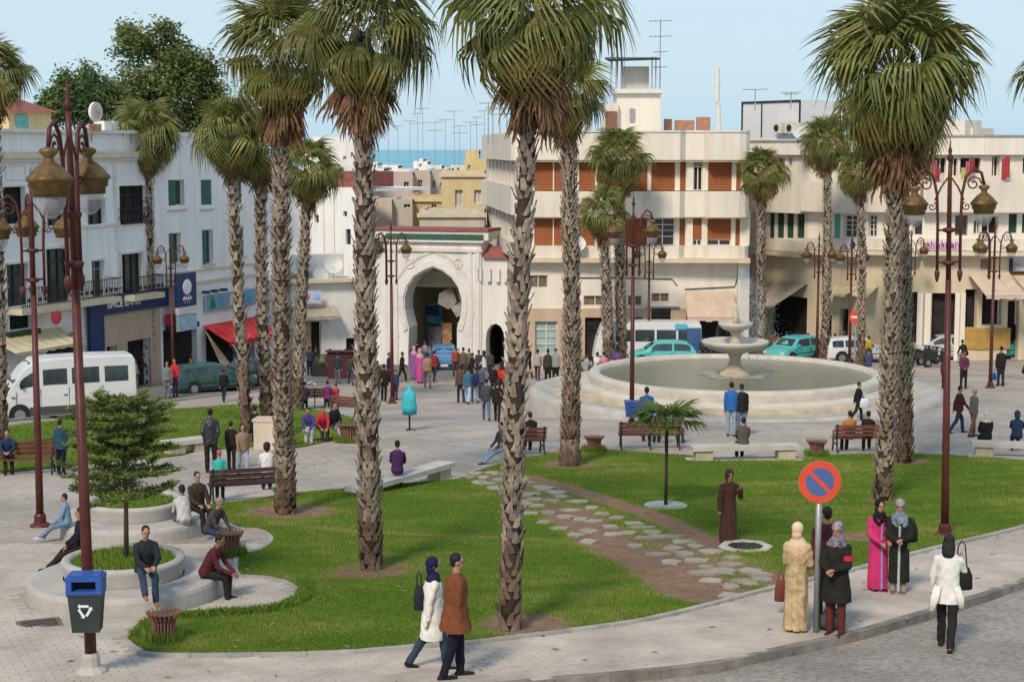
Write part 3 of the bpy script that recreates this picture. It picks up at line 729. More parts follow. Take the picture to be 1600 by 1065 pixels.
# ---- broadleaf trees beyond the white building
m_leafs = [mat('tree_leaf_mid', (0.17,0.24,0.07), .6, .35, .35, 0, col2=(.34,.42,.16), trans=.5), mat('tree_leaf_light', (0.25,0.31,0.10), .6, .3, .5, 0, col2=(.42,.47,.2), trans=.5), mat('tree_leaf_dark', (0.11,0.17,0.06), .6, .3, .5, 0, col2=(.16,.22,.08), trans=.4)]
m_wood = mat('tree_wood', (0.10,0.075,0.055), .9, .3, 4, .5)
def leafy(loc, H, lobes, nleaf, ls, label, mats_=m_leafs, seed=1, trunk_r=.3, cat='tree'):
    r = random.Random(seed); t = thing('tree', loc, label, cat)
    m1 = M(); m1.tube([(0,0,-.5),(.1,0,H*.5),(0,0,H*.72)], [trunk_r, trunk_r*.8, trunk_r*.5], 8)
    for c, rr in lobes:
        m1.tube([(0,0,min(c[2]-.5,H*.5+r.uniform(0,.15)*H)), (c[0]*.6, c[1]*.6, (H*.5+c[2])/2), c], [trunk_r*.45, trunk_r*.28, .03], 6)
        for q in range(5):
            a = r.uniform(0,6.3); e = Vector(c)+Vector((cos(a)*rr[0]*.8, sin(a)*rr[1]*.8, r.uniform(0,.9)*rr[2])); m1.tube([c, (Vector(c)+e)/2+Vector((0,0,.1)), e], [.05,.03,.012], 5)
    m1.build('trunk', m_wood, t)
    cr = M(); tot = sum(l[1][0]*l[1][2] for l in lobes)
    for c, rr in lobes:
        n = int(nleaf*rr[0]*rr[2]/tot*1.5)
        ncl = max(6, n//16)
        for _ in range(ncl):
            a = r.uniform(0,6.283); u = r.uniform(-1,1); q = r.random()**.6*r.uniform(.8,1.3); s = sqrt(1-u*u)
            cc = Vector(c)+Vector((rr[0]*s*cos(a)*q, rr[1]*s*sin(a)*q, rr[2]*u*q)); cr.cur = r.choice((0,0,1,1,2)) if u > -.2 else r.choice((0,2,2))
            for _ in range(16):
                p = cc+Vector((r.gauss(0,ls*1.5), r.gauss(0,ls*1.5), r.gauss(0,ls*1.3))); d1 = Vector((r.uniform(-1,1), r.uniform(-1,1), r.uniform(-.6,.6))).normalized()*ls*r.uniform(.7,1.2); d2 = d1.cross(Vector((r.uniform(-1,1), r.uniform(-1,1), 1))).normalized()*ls*.45
                cr.add([p-d1, p+d2, p+d1, p-d2], [(0,1,2,3)])
    cr.build('crown', list(mats_), t); return t
Yt = 112
def lobe(px, py, w_, h, Y, base): c = at(px, py, Y)-base; k = ppm(Y); return ((c.x, c.y+random.uniform(-1,1), c.z), (w_/k, w_/k*.8, h/k))
B = at(262, 420, Yt); B.z = gz(B.x, Yt)
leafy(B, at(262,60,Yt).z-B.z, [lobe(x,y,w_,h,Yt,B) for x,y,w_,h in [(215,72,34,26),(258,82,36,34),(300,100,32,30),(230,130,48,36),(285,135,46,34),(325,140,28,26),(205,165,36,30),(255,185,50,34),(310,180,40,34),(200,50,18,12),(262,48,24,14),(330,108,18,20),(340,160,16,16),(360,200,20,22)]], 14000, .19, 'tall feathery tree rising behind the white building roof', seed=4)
B = at(130, 420, Yt-4); B.z = gz(B.x, Yt-4)
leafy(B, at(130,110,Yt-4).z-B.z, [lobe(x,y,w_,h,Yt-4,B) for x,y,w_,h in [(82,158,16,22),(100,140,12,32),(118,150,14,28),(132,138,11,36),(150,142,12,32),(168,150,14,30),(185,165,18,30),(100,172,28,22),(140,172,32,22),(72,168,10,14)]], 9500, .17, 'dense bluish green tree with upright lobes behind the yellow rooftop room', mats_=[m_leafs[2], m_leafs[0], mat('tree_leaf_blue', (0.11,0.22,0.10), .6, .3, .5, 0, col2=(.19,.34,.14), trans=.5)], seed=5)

# ---- small layered conifer growing out of the round planter
m_need = [mat('needle_dark', (0.055,0.095,0.02), .6, .3, 3, 0, col2=(.12,.17,.04), trans=.2), mat('needle_light', (0.14,0.20,0.04), .6, .3, 3, 0, col2=(.26,.32,.08), trans=.25)]
PB = P(198, 925)      # planter base centre
# ============================================================ BUILDINGS
def plaster(name, col, var=0.08, streak=True): return mat(name, col, 0.88, var, 0.9, 0.25, bscale=14, detail=9, streak=streak)
m_white = plaster('white_plaster', (0.80,0.80,0.80), 0.05)
m_white2 = plaster('aged_white_plaster', (0.70,0.69,0.67), 0.14)
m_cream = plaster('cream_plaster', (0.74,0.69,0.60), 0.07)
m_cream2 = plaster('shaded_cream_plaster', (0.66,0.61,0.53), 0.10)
m_yell = plaster('yellow_plaster', (0.60,0.48,0.26), 0.12)
m_tan = plaster('tan_stone_cladding', (0.50,0.38,0.28), 0.12)
m_beige = plaster('beige_plaster', (0.55,0.47,0.38), 0.1)
m_trim = mat('cream_trim', (0.60,0.52,0.38), 0.85, 0.12, 2, 0.2)
m_wtrim = mat('white_trim', (0.66,0.65,0.62), 0.8, 0.1, 2, 0.15)
m_glass = mat('dark_window_glass', (0.03,0.032,0.036), 0.25, 0.5, 0.8, 0.02, spec=0.7)
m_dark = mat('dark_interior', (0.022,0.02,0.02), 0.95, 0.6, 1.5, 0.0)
m_green = mat('green_shutter_paint', (0.03,0.14,0.10), 0.6, 0.2, 4, 0.2)
m_dgreen = mat('dark_green_shutter_paint', (0.02,0.06,0.05), 0.6, 0.25, 4, 0.2)
m_teal = mat('teal_shutter_paint', (0.12,0.38,0.38), 0.6, 0.2, 4, 0.2)
m_orange = mat('rust_orange_blind', (0.33,0.115,0.045), 0.75, 0.14, 1.5, 0.25, bscale=30, streak=True)
m_rail = mat('wrought_iron', (0.03,0.03,0.035), 0.55, 0.3, 5, 0.1, metal=0.3)
m_grey = mat('grey_metal', (0.32,0.33,0.34), 0.5, 0.15, 4, 0.1, metal=0.3)
m_awn_g = mat('grey_awning_cloth', (0.40,0.35,0.28), 0.9, 0.14, 1.5, 0.3, streak=True)
m_awn_c = mat('cream_awning_cloth', (0.58,0.50,0.33), 0.9, 0.12, 1.5, 0.3)
m_awn_p = mat('pinkish_awning_cloth', (0.55,0.43,0.34), 0.9, 0.12, 1.2, 0.3, streak=True)
m_red = mat('red_awning_cloth', (0.52,0.035,0.04), 0.85, 0.15, 2, 0.3)
m_blue = mat('navy_sign_blue', (0.015,0.04,0.13), 0.45, 0.15, 2, 0)
m_letter = mat('white_lettering', (0.75,0.76,0.78), 0.6, 0.05, 2, 0)
m_rtile = mat('red_roof_tile', (0.26,0.09,0.075), 0.85, 0.25, 3, 0.4)
m_gtile = mat('green_glazed_tile', (0.05,0.12,0.08), 0.35, 0.4, 5, 0.3)
m_brick = mat('bare_brick', (0.38,0.2,0.13), 0.9, 0.2, 3, 0.4)

class Fac:
    """a flat wall plane: a = left end on the ground plan, d = direction; reads photo pixels into (along, height)"""
    def __init__(s, a, b, root):
        s.a = Vector((a[0], a[1])); s.d = (Vector((b[0], b[1])) - s.a).normalized(); s.len = (Vector((b[0], b[1])) - s.a).length
        s.n = Vector((-s.d.y, s.d.x)); s.root = root; s.off = root.location.copy(); s.z0 = s.off.z
    def sz(s, px, py, push=0.0):
        u, b, c = ray(px, py); a = s.a - s.n*push
        den = s.d.x*b - s.d.y*u
        # (a + t d) = k (u, b)
        t = (u*a.y - b*a.x)/den if abs(den) > 1e-9 else 0
        y = a.y + t*s.d.y; x = a.x + t*s.d.x
        k = y/b if abs(b) > 1e-9 else 0
        return t, HC + c*k - s.z0
    def rect(s, x0, y0, x1, y1, push=0.0):
        xm = (x0+x1)/2; ym = (y0+y1)/2
        s0 = s.sz(x0, ym, push)[0]; s1 = s.sz(x1, ym, push)[0]; z1 = s.sz(xm, y0, push)[1]; z0 = s.sz(xm, y1, push)[1]; return s0, s1, z0, z1
    def xf(s, x, y, z): return (s.a.x + s.d.x*x + s.n.x*y, s.a.y + s.d.y*x + s.n.y*y, s.z0 + z)
    def mb(s): return M(s.xf)
    def out(s, mb, name, mt, parent=None, **kw): return mb.build(name, mt, parent or s.root, off=s.off, **kw)
    def box(s, name, mt, s0, s1, d0, d1, z0, z1, parent=None, **kw): return s.out(s.mb().box(s0, s1, d0, d1, z0, z1), name, mt, parent, **kw)
    def wall(s, s0, s1, z0, z1, holes, mt, th=0.3, name='wall', dep=0.0):
        xs = sorted({s0, s1} | {min(max(v, s0), s1) for h in holes for v in h[:2]}); zs = sorted({z0, z1} | {min(max(v, z0), z1) for h in holes for v in h[2:4]})
        b = s.mb()
        def inh(i, j):
            cx_ = (xs[i]+xs[i+1])/2; cz = (zs[j]+zs[j+1])/2
            return any(h[0] < cx_ < h[1] and h[2] < cz < h[3] for h in holes)
        def solid(i, j): return 0 <= i < len(xs)-1 and 0 <= j < len(zs)-1 and not inh(i, j)
        for i in range(len(xs)-1):
            for j in range(len(zs)-1):
                if not solid(i, j): continue
                x0, x1, a, c = xs[i], xs[i+1], zs[j], zs[j+1]; y0, y1 = dep, dep+th
                b.add([(x0,y0,a),(x1,y0,a),(x1,y0,c),(x0,y0,c)], [(0,1,2,3)]); b.add([(x0,y1,a),(x1,y1,a),(x1,y1,c),(x0,y1,c)], [(3,2,1,0)])
                if not solid(i-1, j): b.add([(x0,y0,a),(x0,y1,a),(x0,y1,c),(x0,y0,c)], [(3,2,1,0)])
                if not solid(i+1, j): b.add([(x1,y0,a),(x1,y1,a),(x1,y1,c),(x1,y0,c)], [(0,1,2,3)])
                if not solid(i, j-1): b.add([(x0,y0,a),(x1,y0,a),(x1,y1,a),(x0,y1,a)], [(3,2,1,0)])
                if not solid(i, j+1): b.add([(x0,y0,c),(x1,y0,c),(x1,y1,c),(x0,y1,c)], [(0,1,2,3)])
        return s.out(b, name, mt)
    def window(s, h, kind='sash', fm=None, pane=None, dep=0.2, label=None):
        s0, s1, z0, z1 = h; fm = fm or m_wtrim; f = 0.05; b = s.mb(); y0, y1 = dep, dep+.06
        b.box(s0+.003, s0+f, y0, y1, z0+.003, z1-.003); b.box(s1-f, s1-.003, y0, y1, z0+.003, z1-.003); b.box(s0+f, s1-f, y0, y1, z0+.003, z0+f); b.box(s0+f, s1-f, y0, y1, z1-f, z1-.003)
        W, H = s1-s0, z1-z0
        if kind in ('sash', 'french', 'grid'):
            nv = 2 if W < 1.6 else 3 if W < 2.4 else 4
            for i in range(1, nv): x = s0+W*i/nv; b.box(x-.03, x+.03, y0, y1, z0+f, z1-f)
            if kind in ('french', 'grid'): b.box(s0+f, s1-f, y0-.004, y1-.004, z1-H*.24-.03, z1-H*.24+.03)
            if kind == 'grid':
                for q in (.33, .55): b.box(s0+f, s1-f, y0-.004, y1-.004, z0+H*q-.02, z0+H*q+.02)
        w_ = s.out(b, 'window', fm)
        if label: w_['label'] = label
        pm = pane or m_glass
        s.box('pane', pm, s0+.01, s1-.01, y1+.01, y1+.03, z0+.01, z1-.01, parent=w_)
        return w_
    def shutter(s, h, mt, dep=0.06, name='shutter', slat=0.13):
        s0, s1, z0, z1 = h; b = s.mb(); b.box(s0+.004, s1-.004, dep, dep+.04, z0+.004, z1-.004)
        z = z0+.05
        while z < z1-.05: b.add([(s0+.05,dep-.004,z),(s1-.05,dep-.004,z),(s1-.05,dep-.035,z+slat*.25),(s0+.05,dep-.035,z+slat*.25),(s0+.05,dep-.004,z+slat*.8),(s1-.05,dep-.004,z+slat*.8)], [(0,1,2,3),(3,2,5,4)]); z += slat
        return s.out(b, name, mt)
    def surround(s, h, mt, wd=.14, pr=.05, sill=True):
        s0, s1, z0, z1 = h; b = s.mb(); b.box(s0-wd, s0-.002, -pr, -.002, z0, z1); b.box(s1+.002, s1+wd, -pr, -.002, z0, z1); b.box(s0-wd, s1+wd, -pr-.01, -.002, z1+.002, z1+wd)
        if sill: b.box(s0-wd-.04, s1+wd+.04, -pr-.08, -.002, z0-.12, z0-.002)
        return s.out(b, 'window_surround', mt)
    def railing(s, s0, s1, z0, z1, y0, sides=True):
        b = s.mb(); b.box(s0, s1, y0-.02, y0+.02, z1-.04, z1); b.box(s0, s1, y0-.02, y0+.02, z0+.08, z0+.12)
        x = s0+.02; k = 0
        while x < s1:
            b.box(x-.012, x+.012, y0-.012, y0+.012, z0, z1-.04)
            if k % 3 == 1: b.add([(x-.12,y0,z0+.35),(x,y0-.01,z0+.2),(x+.12,y0,z0+.35),(x,y0-.01,z0+.55)], [(0,1,2,3)])
            x += .13; k += 1
        if sides:
            for e in (s0, s1): b.box(e-.02, e+.02, y0, -.01, z1-.04, z1-.002); b.box(e-.01, e+.01, y0, -.01, z0+.35, z0+.4)
        return s.out(b, 'railing', m_rail)
    def awning(s, s0, s1, ztop, zbot, proj, mt, val=.18, name='awning', frame=True):
        b = s.mb(); n = max(4, int((s1-s0)/.35))
        for i in range(n):
            a, c = s0+(s1-s0)*i/n, s0+(s1-s0)*(i+1)/n; sg = .02*sin(pi*i/1.0+1)
            b.add([(a,-.03,ztop),(c,-.03,ztop),(c,-proj*.5,(ztop+zbot)/2-.05+sg),(a,-proj*.5,(ztop+zbot)/2-.05),(c,-proj,zbot),(a,-proj,zbot),(c,-proj-.01,zbot-val*(1 if i%2 else .75)),(a,-proj-.01,zbot-val*(1 if i%2 else .75))], [(0,3,2,1),(3,5,4,2),(5,7,6,4)])
        for e in (s0, s1): b.tube([(e,-.05,ztop),(e,-proj,zbot)], .02, 5)
        b.tube([(s0,-proj,zbot),(s1,-proj,zbot)], .025, 5)
        return s.out(b, name, mt)

def px_at(px, Y): return Vector(((px-CX)/FPX*(Y*ct + (HC-gz(0,Y))*st*0 + Y*(1-ct)) , Y))
def plan(px, Y, py=400):
    u, b, c = ray(px, py); return (u/b*Y, Y)

# ---------------------------------------------------------- A: white building along the street
A1 = plan(411, 97.5, 500); dA = Vector((-.389, -.921)); A0 = (A1[0]+dA.x*34, A1[1]+dA.y*34)
ra = thing('white_building', (A1[0], A1[1], gz(*A1)-.3), 'long white three storey building with balconies and green shutters above street shops', 'building')
A = Fac(A0, A1, ra)
def R(f, *a): return f.rect(*a)
holesA = []
def hole(f, lst, *px):
    h = f.rect(*px); lst.append(h); return h
zc = A.sz(200, 232)[1]; ztop = A.sz(120, 205)[1]
top_w = [(4,292,38,350),(72,300,112,352),(136,312,163,351),(187,290,228,350)]
mid_w = [(10,412,44,478),(72,388,109,472),(143,407,162,464),(190,396,222,464)]
grn_w = [(263,281,288,321),(314,281,331,320),(362,280,378,318),(264,364,283,412),(316,359,333,413),(369,356,381,401)]
gr_h = [(15,487,49,514),(150,530,238,600),(262,505,305,600),(318,505,396,600),(70,505,132,600)]
H1 = [hole(A, holesA, *w_) for w_ in top_w]; H2 = [hole(A, holesA, *w_) for w_ in mid_w]; H3 = [hole(A, holesA, *w_) for w_ in grn_w]; H4 = [hole(A, holesA, *w_) for w_ in gr_h[:1]]
sBank = A.sz(138, 540)[0], A.sz(248, 540)[0]
zsl = A.sz(120, 474)[1]
hb = []
for px0, px1, py0 in ((72,130,522),(163,180,540),(196,232,530),(255,308,512),(322,398,508)):
    s0 = A.sz(px0, 540)[0]; s1 = A.sz(px1, 540)[0]; z1 = A.sz((px0+px1)/2, py0)[1]; holesA.append((s0, s1, .0, z1)); hb.append((s0, s1, .3, z1))
A.wall(0, A.len, -1.5, ztop, holesA, m_white, .35)
for h in H1[:3]: A.window(h, 'french', m_rail, m_dark if h is H1[0] else None); A.surround(h, m_wtrim, .1)
A.window(H1[3], 'french', m_rail, m_dark); A.railing(H1[3][0]-.1, H1[3][1]+.1, H1[3][2]-.02, H1[3][2]+.85, -.25)
for i, h in enumerate(H2): A.window(h, 'french', m_dgreen if i != 2 else m_grey); A.surround(h, m_wtrim, .12, sill=False)
for h in H3:
    A.window(h, 'sash', m_wtrim); A.box('window_sill', m_trim, h[0]-.12, h[1]+.12, -.10, -.002, h[2]-.30 if h[2] > H2[1][3] else h[2]-.1, h[2]-.22 if h[2] > H2[1][3] else h[2]-.004)
    m_ = (h[0]+h[1])/2
    A.shutter((h[0]+.02, m_-.02 if random.random() < .5 else h[1]-.02, h[2], h[3]), m_green); 
for f_, y0, y1, mt, pr in ((A, 237, 247, m_trim, .35), (A, 247, 252, m_wtrim, .2), (A, 203, 208, m_wtrim, .25)):
    z0, z1 = A.sz(120, y1)[1], A.sz(120, y0)[1]; s_e = A.sz(246, 240)[0]
    A.box('cornice', mt, 0, s_e, -pr, -.002, z0, z1)
for y0, y1 in ((352,356),): A.box('string_course', m_wtrim, 0, A.sz(186,350)[0], -.10, -.002, A.sz(120,y1)[1], A.sz(120,y0)[1])
A.box('string_course', m_trim, A.sz(240,440)[0], A.len, -.12, -.002, A.sz(300,444)[1], A.sz(300,440)[1])
A.box('string_course', m_trim, A.sz(240,440)[0], A.len, -.08, -.002, A.sz(300,425)[1], A.sz(300,422)[1])
# balcony slabs and railings
for a, b_, z_ in ((8, 166, 472), (186, 234, 458)):
    s0, s1 = A.sz(a, z_)[0], A.sz(b_, z_)[0]; zz = A.sz((a+b_)/2, z_)[1]
    A.box('balcony_slab', m_trim, s0, s1, -.95, -.002, zz-.28, zz); A.railing(s0+.05, s1-.05, zz+.002, zz+.95, -.9)
# pilasters, panels
for px_ in (50, 118, 178, 236):
    s0 = A.sz(px_, 330)[0]; A.box('pilaster', m_wtrim, s0, s0+.28, -.06, -.002, zsl+.1, zc-.8)
for w_ in ((8,258,40,282),(62,258,108,285),(136,260,166,282)):
    h = A.rect(*w_); b = A.mb(); b.box(h[0],h[1],-.04,-.002,h[3]-.06,h[3]); b.box(h[0],h[1],-.04,-.002,h[2],h[2]+.06); b.box(h[0],h[0]+.06,-.04,-.002,h[2]+.06,h[3]-.06); b.box(h[1]-.06,h[1],-.04,-.002,h[2]+.06,h[3]-.06); A.out(b, 'wall_panel', m_wtrim)
# ground floor: grille window, arched doorway, bank front, shops
h = H4[0]; A.window(h, 'grid', m_rail, m_dark)
A.box('planter_ledge', mat('ivy_ledge', (0.03,0.06,0.025), .9, .4, 6, .6), h[0]-.4, h[1]+.3, -.3, -.002, h[2]-.35, h[2]-.05)
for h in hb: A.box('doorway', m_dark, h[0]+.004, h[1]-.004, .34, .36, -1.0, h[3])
h = hb[0]; b = A.mb(); n = 12; mcx = (h[0]+h[1])/2; rr = (h[1]-h[0])/2
for i in range(n):
    a0, a1 = pi*i/n, pi*(i+1)/n; b.add([(mcx-rr*cos(a0),-.08,h[3]-rr*.5+rr*.6*sin(a0)),(mcx-rr*cos(a1),-.08,h[3]-rr*.5+rr*.6*sin(a1)),(mcx-(rr+.25)*cos(a1),-.08,h[3]-rr*.5+(rr*.6+.28)*sin(a1)),(mcx-(rr+.25)*cos(a0),-.08,h[3]-rr*.5+(rr*.6+.28)*sin(a0))], [(0,1,2,3)])
A.out(b, 'arch_moulding', m_wtrim)
b = A.mb(); s0, s1 = sBank; zt = A.sz(190, 478)[1]
A.wall(s0, s1, -1.2, zt, [(hb[1][0], hb[1][1], -1.2, hb[1][3]), (hb[2][0], hb[2][1], -1.2, hb[2][3])], m_tan, .12, 'bank_front', dep=-.14)
zt2 = A.sz(190, 465)[1]
sg = A.box('bank_sign', m_blue, s0-.2, A.sz(256,470)[0], -.32, -.145, zt2-.72, zt2+.25)
def on_fac(f, me, name, s_, z_, y_, parent):
    o = link(name, me, parent); R3 = Matrix(((f.d.x, 0, f.n.x), (f.d.y, 0, f.n.y), (0, 1, 0))).to_4x4()   # text x->along, text y->up, text z->towards viewer
    R3 = Matrix(((f.d.x, 0, -f.n.x, 0), (f.d.y, 0, -f.n.y, 0), (0, 1, 0, 0), (0, 0, 0, 1)))
    p = Vector(f.xf(s_, y_, z_)) - f.off; o.matrix_local = Matrix.Translation(p) @ R3; return o
on_fac(A, text_mesh('BMCE BANK', .52, m_letter, .012, .01), 'lettering', (s0+s1)/2-.4, zt2-.24, -.335, sg)
A.box('bank_sign', m_blue, s0-.2, s0+.95, -.30, -.145, zt2-3.1, zt2-.73)
vs_ = A.rect(272, 426, 302, 478, .8)
def script_strokes(f, s_, z_, w_, parent, y_=-.34, seed=1):
    """joined Arabic letterforms as low relief strokes"""
    r = random.Random(seed); b = f.mb(); n = 14; pts = [(s_-w_/2+w_*i/n, y_, z_+(.10*abs(sin(i*1.7+seed)) if i % 3 else 0)) for i in range(n+1)]
    b.tube(pts, .03, 5)
    for i in (2, 5, 9, 12): b.tube([(s_-w_/2+w_*i/n, y_, z_), (s_-w_/2+w_*i/n, y_, z_+r.uniform(.18,.3))], .028, 5)
    for i in (3, 7, 10): b.obox((0,0,0), (0,0,0)) if False else b.box(s_-w_/2+w_*i/n-.03, s_-w_/2+w_*i/n+.03, y_-.01, y_+.01, z_-.16, z_-.10)
    return f.out(b, 'lettering', m_letter, parent)
s0, s1, z0, z1 = vs_
vg = A.box('projecting_sign', m_blue, s0, s1, -1.0, -.8, z0, z1)
A.out(A.mb().ell(((s0+s1)/2, -1.02, z1-.75), (.42,.03,.42), 16, 8), 'globe_emblem', m_letter, vg)
script_strokes(A, (s0+s1)/2, z0+1.05, .8, vg, -1.02, 1); script_strokes(A, (s0+s1)/2, z0+.35, .85, vg, -1.02, 4)
A.box('sign_panel', m_wtrim, s0+.05, s1, -1.0, -.8, z0-.42, z0-.02); A.box('sign_panel', mat('pale_blue_sign', (.35,.5,.6), .5, .3, 3, 0), s0+.1, s1, -.98, -.8, z0-1.3, z0-.46)
s0, s1, z0, z1 = A.rect(322, 456, 400, 482, .2)
bn_ = A.box('shop_banner', mat('banner_sky', (.45,.6,.66), .6, .5, 0.9, 0, col2=(.12,.34,.5)), s0, s1, -.2, -.1, z0, z1)
for q, c_ in ((.12,(.03,.2,.12)),(.3,(.1,.3,.55)),(.5,(.6,.62,.6)),(.72,(.05,.15,.3)),(.85,(.05,.35,.55))):
    x = s0+(s1-s0)*q; A.out(A.mb().add([(x-.3,-.21,z0+.15),(x+.35,-.21,z0+.2),(x+.22,-.21,z1-.25),(x-.1,-.21,z1-.12)], [(0,1,2,3)]), 'banner_print', mat('print_%d' % int(q*100), c_, .7, .3, 3, 0), bn_)
for q in range(3): A.box('floodlight', m_rail, s0-.6+q*.9, s0-.2+q*.9, -.6, -.3, z1+.15, z1+.3)
A.awning(A.sz(322,520)[0]-.3, A.sz(398,520)[0], A.sz(360,501)[1], A.sz(350,531)[1]+.15, 1.7, m_red, .3)
A.awning(A.sz(-20,520)[0], A.sz(88,520)[0], A.sz(40,520)[1]+.05, A.sz(40,548)[1]+.25, 1.6, m_awn_c, .15)
A.box('shop_fascia', m_blue, A.sz(258,512)[0], A.sz(306,512)[0], -.25, -.002, A.sz(280,514)[1], A.sz(280,506)[1])
A.box('shop_sign', mat('red_sign', (.5,.04,.05), .6, .2, 3, 0), A.sz(253,495)[0], A.sz(268,495)[0], -.4, -.2, A.sz(260,508)[1], A.sz(260,490)[1])
x0 = A.sz(64, 498)[0]; A.out(A.mb().ell((x0, -.9, A.sz(64,498,.9)[1]), (.4,.08,.4), 16, 8), 'round_sign', mat('pinkish_red_sign', (.55,.06,.08), .5, .15, 3, 0))
A.out(A.mb().add([(A.sz(312,520)[0],-.4,A.sz(312,518)[1]),(A.sz(320,520)[0],-.1,A.sz(312,518)[1]),(A.sz(346,580)[0],-1.2,.6),(A.sz(322,580)[0],-1.4,.6)], [(0,1,2,3)]), 'hanging_cloth', m_awn_c)
# roof and depth
b = A.mb(); b.box(0, A.len, .352, 9, ztop-.9, ztop-.6); b.box(A.len-.3, A.len-.002, .352, 9, -1, ztop); b.box(0, A.len, 9, 9.3, -1, ztop); b.box(0, .3, .352, 9, -1, ztop); A.out(b, 'roof', m_white)
A.box('parapet', m_wtrim, A.sz(246,240)[0], A.len, -.08, -.002, ztop-.25, ztop+.02)
# yellow room on the roof, round and oblong signs
h = A.rect(14, 172, 80, 207, -3.0)
b = A.mb().box(h[0], h[1], 3, 7, ztop-.6, h[3]); A.out(b, 'roof_room', m_yell)
A.out(A.mb().add([(h[0]-.3,2.6,h[3]-.1),(h[1]+.3,2.6,h[3]-.1),(h[1]-1,5,h[3]+.8),(h[0]+1,5,h[3]+.8),(h[1]+.3,7.4,h[3]-.1),(h[0]-.3,7.4,h[3]-.1)], [(0,1,2,3),(3,2,4,5),(1,4,2),(0,3,5)]), 'roof_tiles', m_rtile)
q = A.rect(24, 180, 43, 200, -3.0); A.box('window', m_teal, q[0], q[1], 2.93, 2.998, q[2], q[3])
sx_, sz_ = A.sz(149, 175, .4)
rs = A.out(A.mb().tube([(sx_,-.48,sz_),(sx_,-.34,sz_)], .48, 20), 'round_roof_sign', m_wtrim); A.out(A.mb().tube([(sx_,-.50,sz_),(sx_,-.482,sz_)], .34, 20), 'sign_face', mat('pink_sign_face', (.62,.42,.38), .6, .3, 3, 0), rs); A.out(A.mb().tube([(sx_,-.3,sz_-.4),(sx_,-.1,ztop-.5)], .04, 6), 'sign_post', m_grey, rs)
A.box('roof_sign', mat('orange_sign', (.6,.16,.05), .6, .5, 2, 0, col2=(.7,.5,.3)), sx_-.4, sx_+.6, -.3, -.2, A.sz(152,206)[1], A.sz(152,194)[1])
for a_, b_ in ((176,188),(190,198)): A.box('roof_box', m_wtrim, A.sz(a_,190)[0], A.sz(b_,190)[0], .5, 1.2, ztop-.3, A.sz(a_,189)[1])

# ---------------------------------------------------------- C: low white buildings between the white building and the gate
c0 = plan(405, 101, 500); c1 = plan(560, 103.5, 500)
rc = thing('low_shop_building', (c0[0], c0[1], gz(*c0)-.5), 'low dirty white building with shop doors and satellite dishes on its terrace', 'building')
Cc = Fac(c0, c1, rc); hs = []
for w_ in ((470,502,487,560),(487,502,502,560),(541,528,556,575)): hole(Cc, hs, *w_)
zT = Cc.sz(500, 436)[1]
Cc.wall(0, Cc.len, -1, zT, hs, m_white2, .3)
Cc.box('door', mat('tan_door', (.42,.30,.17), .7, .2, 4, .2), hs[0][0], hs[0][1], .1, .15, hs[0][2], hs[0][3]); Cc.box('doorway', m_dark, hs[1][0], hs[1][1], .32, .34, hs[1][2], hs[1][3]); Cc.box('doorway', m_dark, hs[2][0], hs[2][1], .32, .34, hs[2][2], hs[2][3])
Cc.box('terrace_ledge', m_trim, 0, Cc.len, -.5, -.002, zT-.2, zT+.02)
Cc.awning(Cc.sz(455,490)[0], Cc.sz(522,490)[0], Cc.sz(490,478)[1], Cc.sz(490,492)[1], 1.2, m_awn_g, .2)
zz = Cc.sz(500, 402)[1]
Cc.wall(Cc.sz(475,420)[0], Cc.sz(560,420)[0], zT-.15, zz, [Cc.rect(526,427,532,444)], m_white2, .2, 'terrace_wall', dep=3.0)
h = Cc.rect(470, 428, 498, 452, 0); Cc.box('terrace_room', mat('ochre_wall', (.45,.33,.2), .9, .2, 3, .3), h[0], h[1], 1.5, 3, zT, h[3])
h = Cc.rect(470, 454, 502, 474, .6); bnr = Cc.box('banner', mat('white_blue_banner', (.55,.56,.66), .7, .2, 3, 0), h[0], h[1], -.6, -.55, h[2], h[3])
for q, c_ in ((.25,(.6,.1,.2)),(.75,(.3,.5,.75))): Cc.out(Cc.mb().ell((h[0]+(h[1]-h[0])*q,-.61,(h[2]+h[3])/2), (.26,.02,.22), 12, 6), 'banner_print', mat('bprint_%d' % int(q*100), c_, .7, .2, 3, 0), bnr)
m_dish = mat('dish_white', (.6,.6,.58), .5, .1, 4, .05)
def dish(loc, r_, label, yaw=0, par=None):
    t = thing('satellite_dish', loc, label, 'satellite dish', 'satellite dishes on the roofs', rz=yaw)
    b = M(); b.lathe([(r_*i/5, .28*r_*(i/5)**2) for i in range(1, 6)], 16, cap=False); b.lathe([(.001,0),(r_*.2,.012*r_)], 16, cap=False)
    for i, v in enumerate(b.v): x, y, z = v; b.v[i] = (x, -(y*sin(-.45)+z*cos(-.45))*1.0, y*cos(.45)+z*.3+.8)
    b.build('reflector', m_dish, t); M().tube([(0,0,-.1),(0,.05,.75)], .03, 6).build('mast', m_grey, t); M().tube([(0,-.1,.5),(0,-.55*r_-.15,.75)], .015, 5).build('feed_arm', m_grey, t)
for px_, py_, r_, lb in ((478,418,.6,'pair of white satellite dish faces, higher one beside the palm trunk'),(509,432,.5,'tilted white satellite dish in the middle of the dirty white terrace'),(530,416,.6,'faint grey satellite dish by the terrace back wall')):
    p = Cc.xf(Cc.sz(px_, py_)[0], 1.2, zT); dish(Vector((p[0], p[1], Cc.z0+Cc.sz(px_,py_)[1]-.8)), r_, lb, random.uniform(-.6,.6))
Cc.box('roof', m_white2, 0, Cc.len, .302, 6, zT-.25, zT-.05)
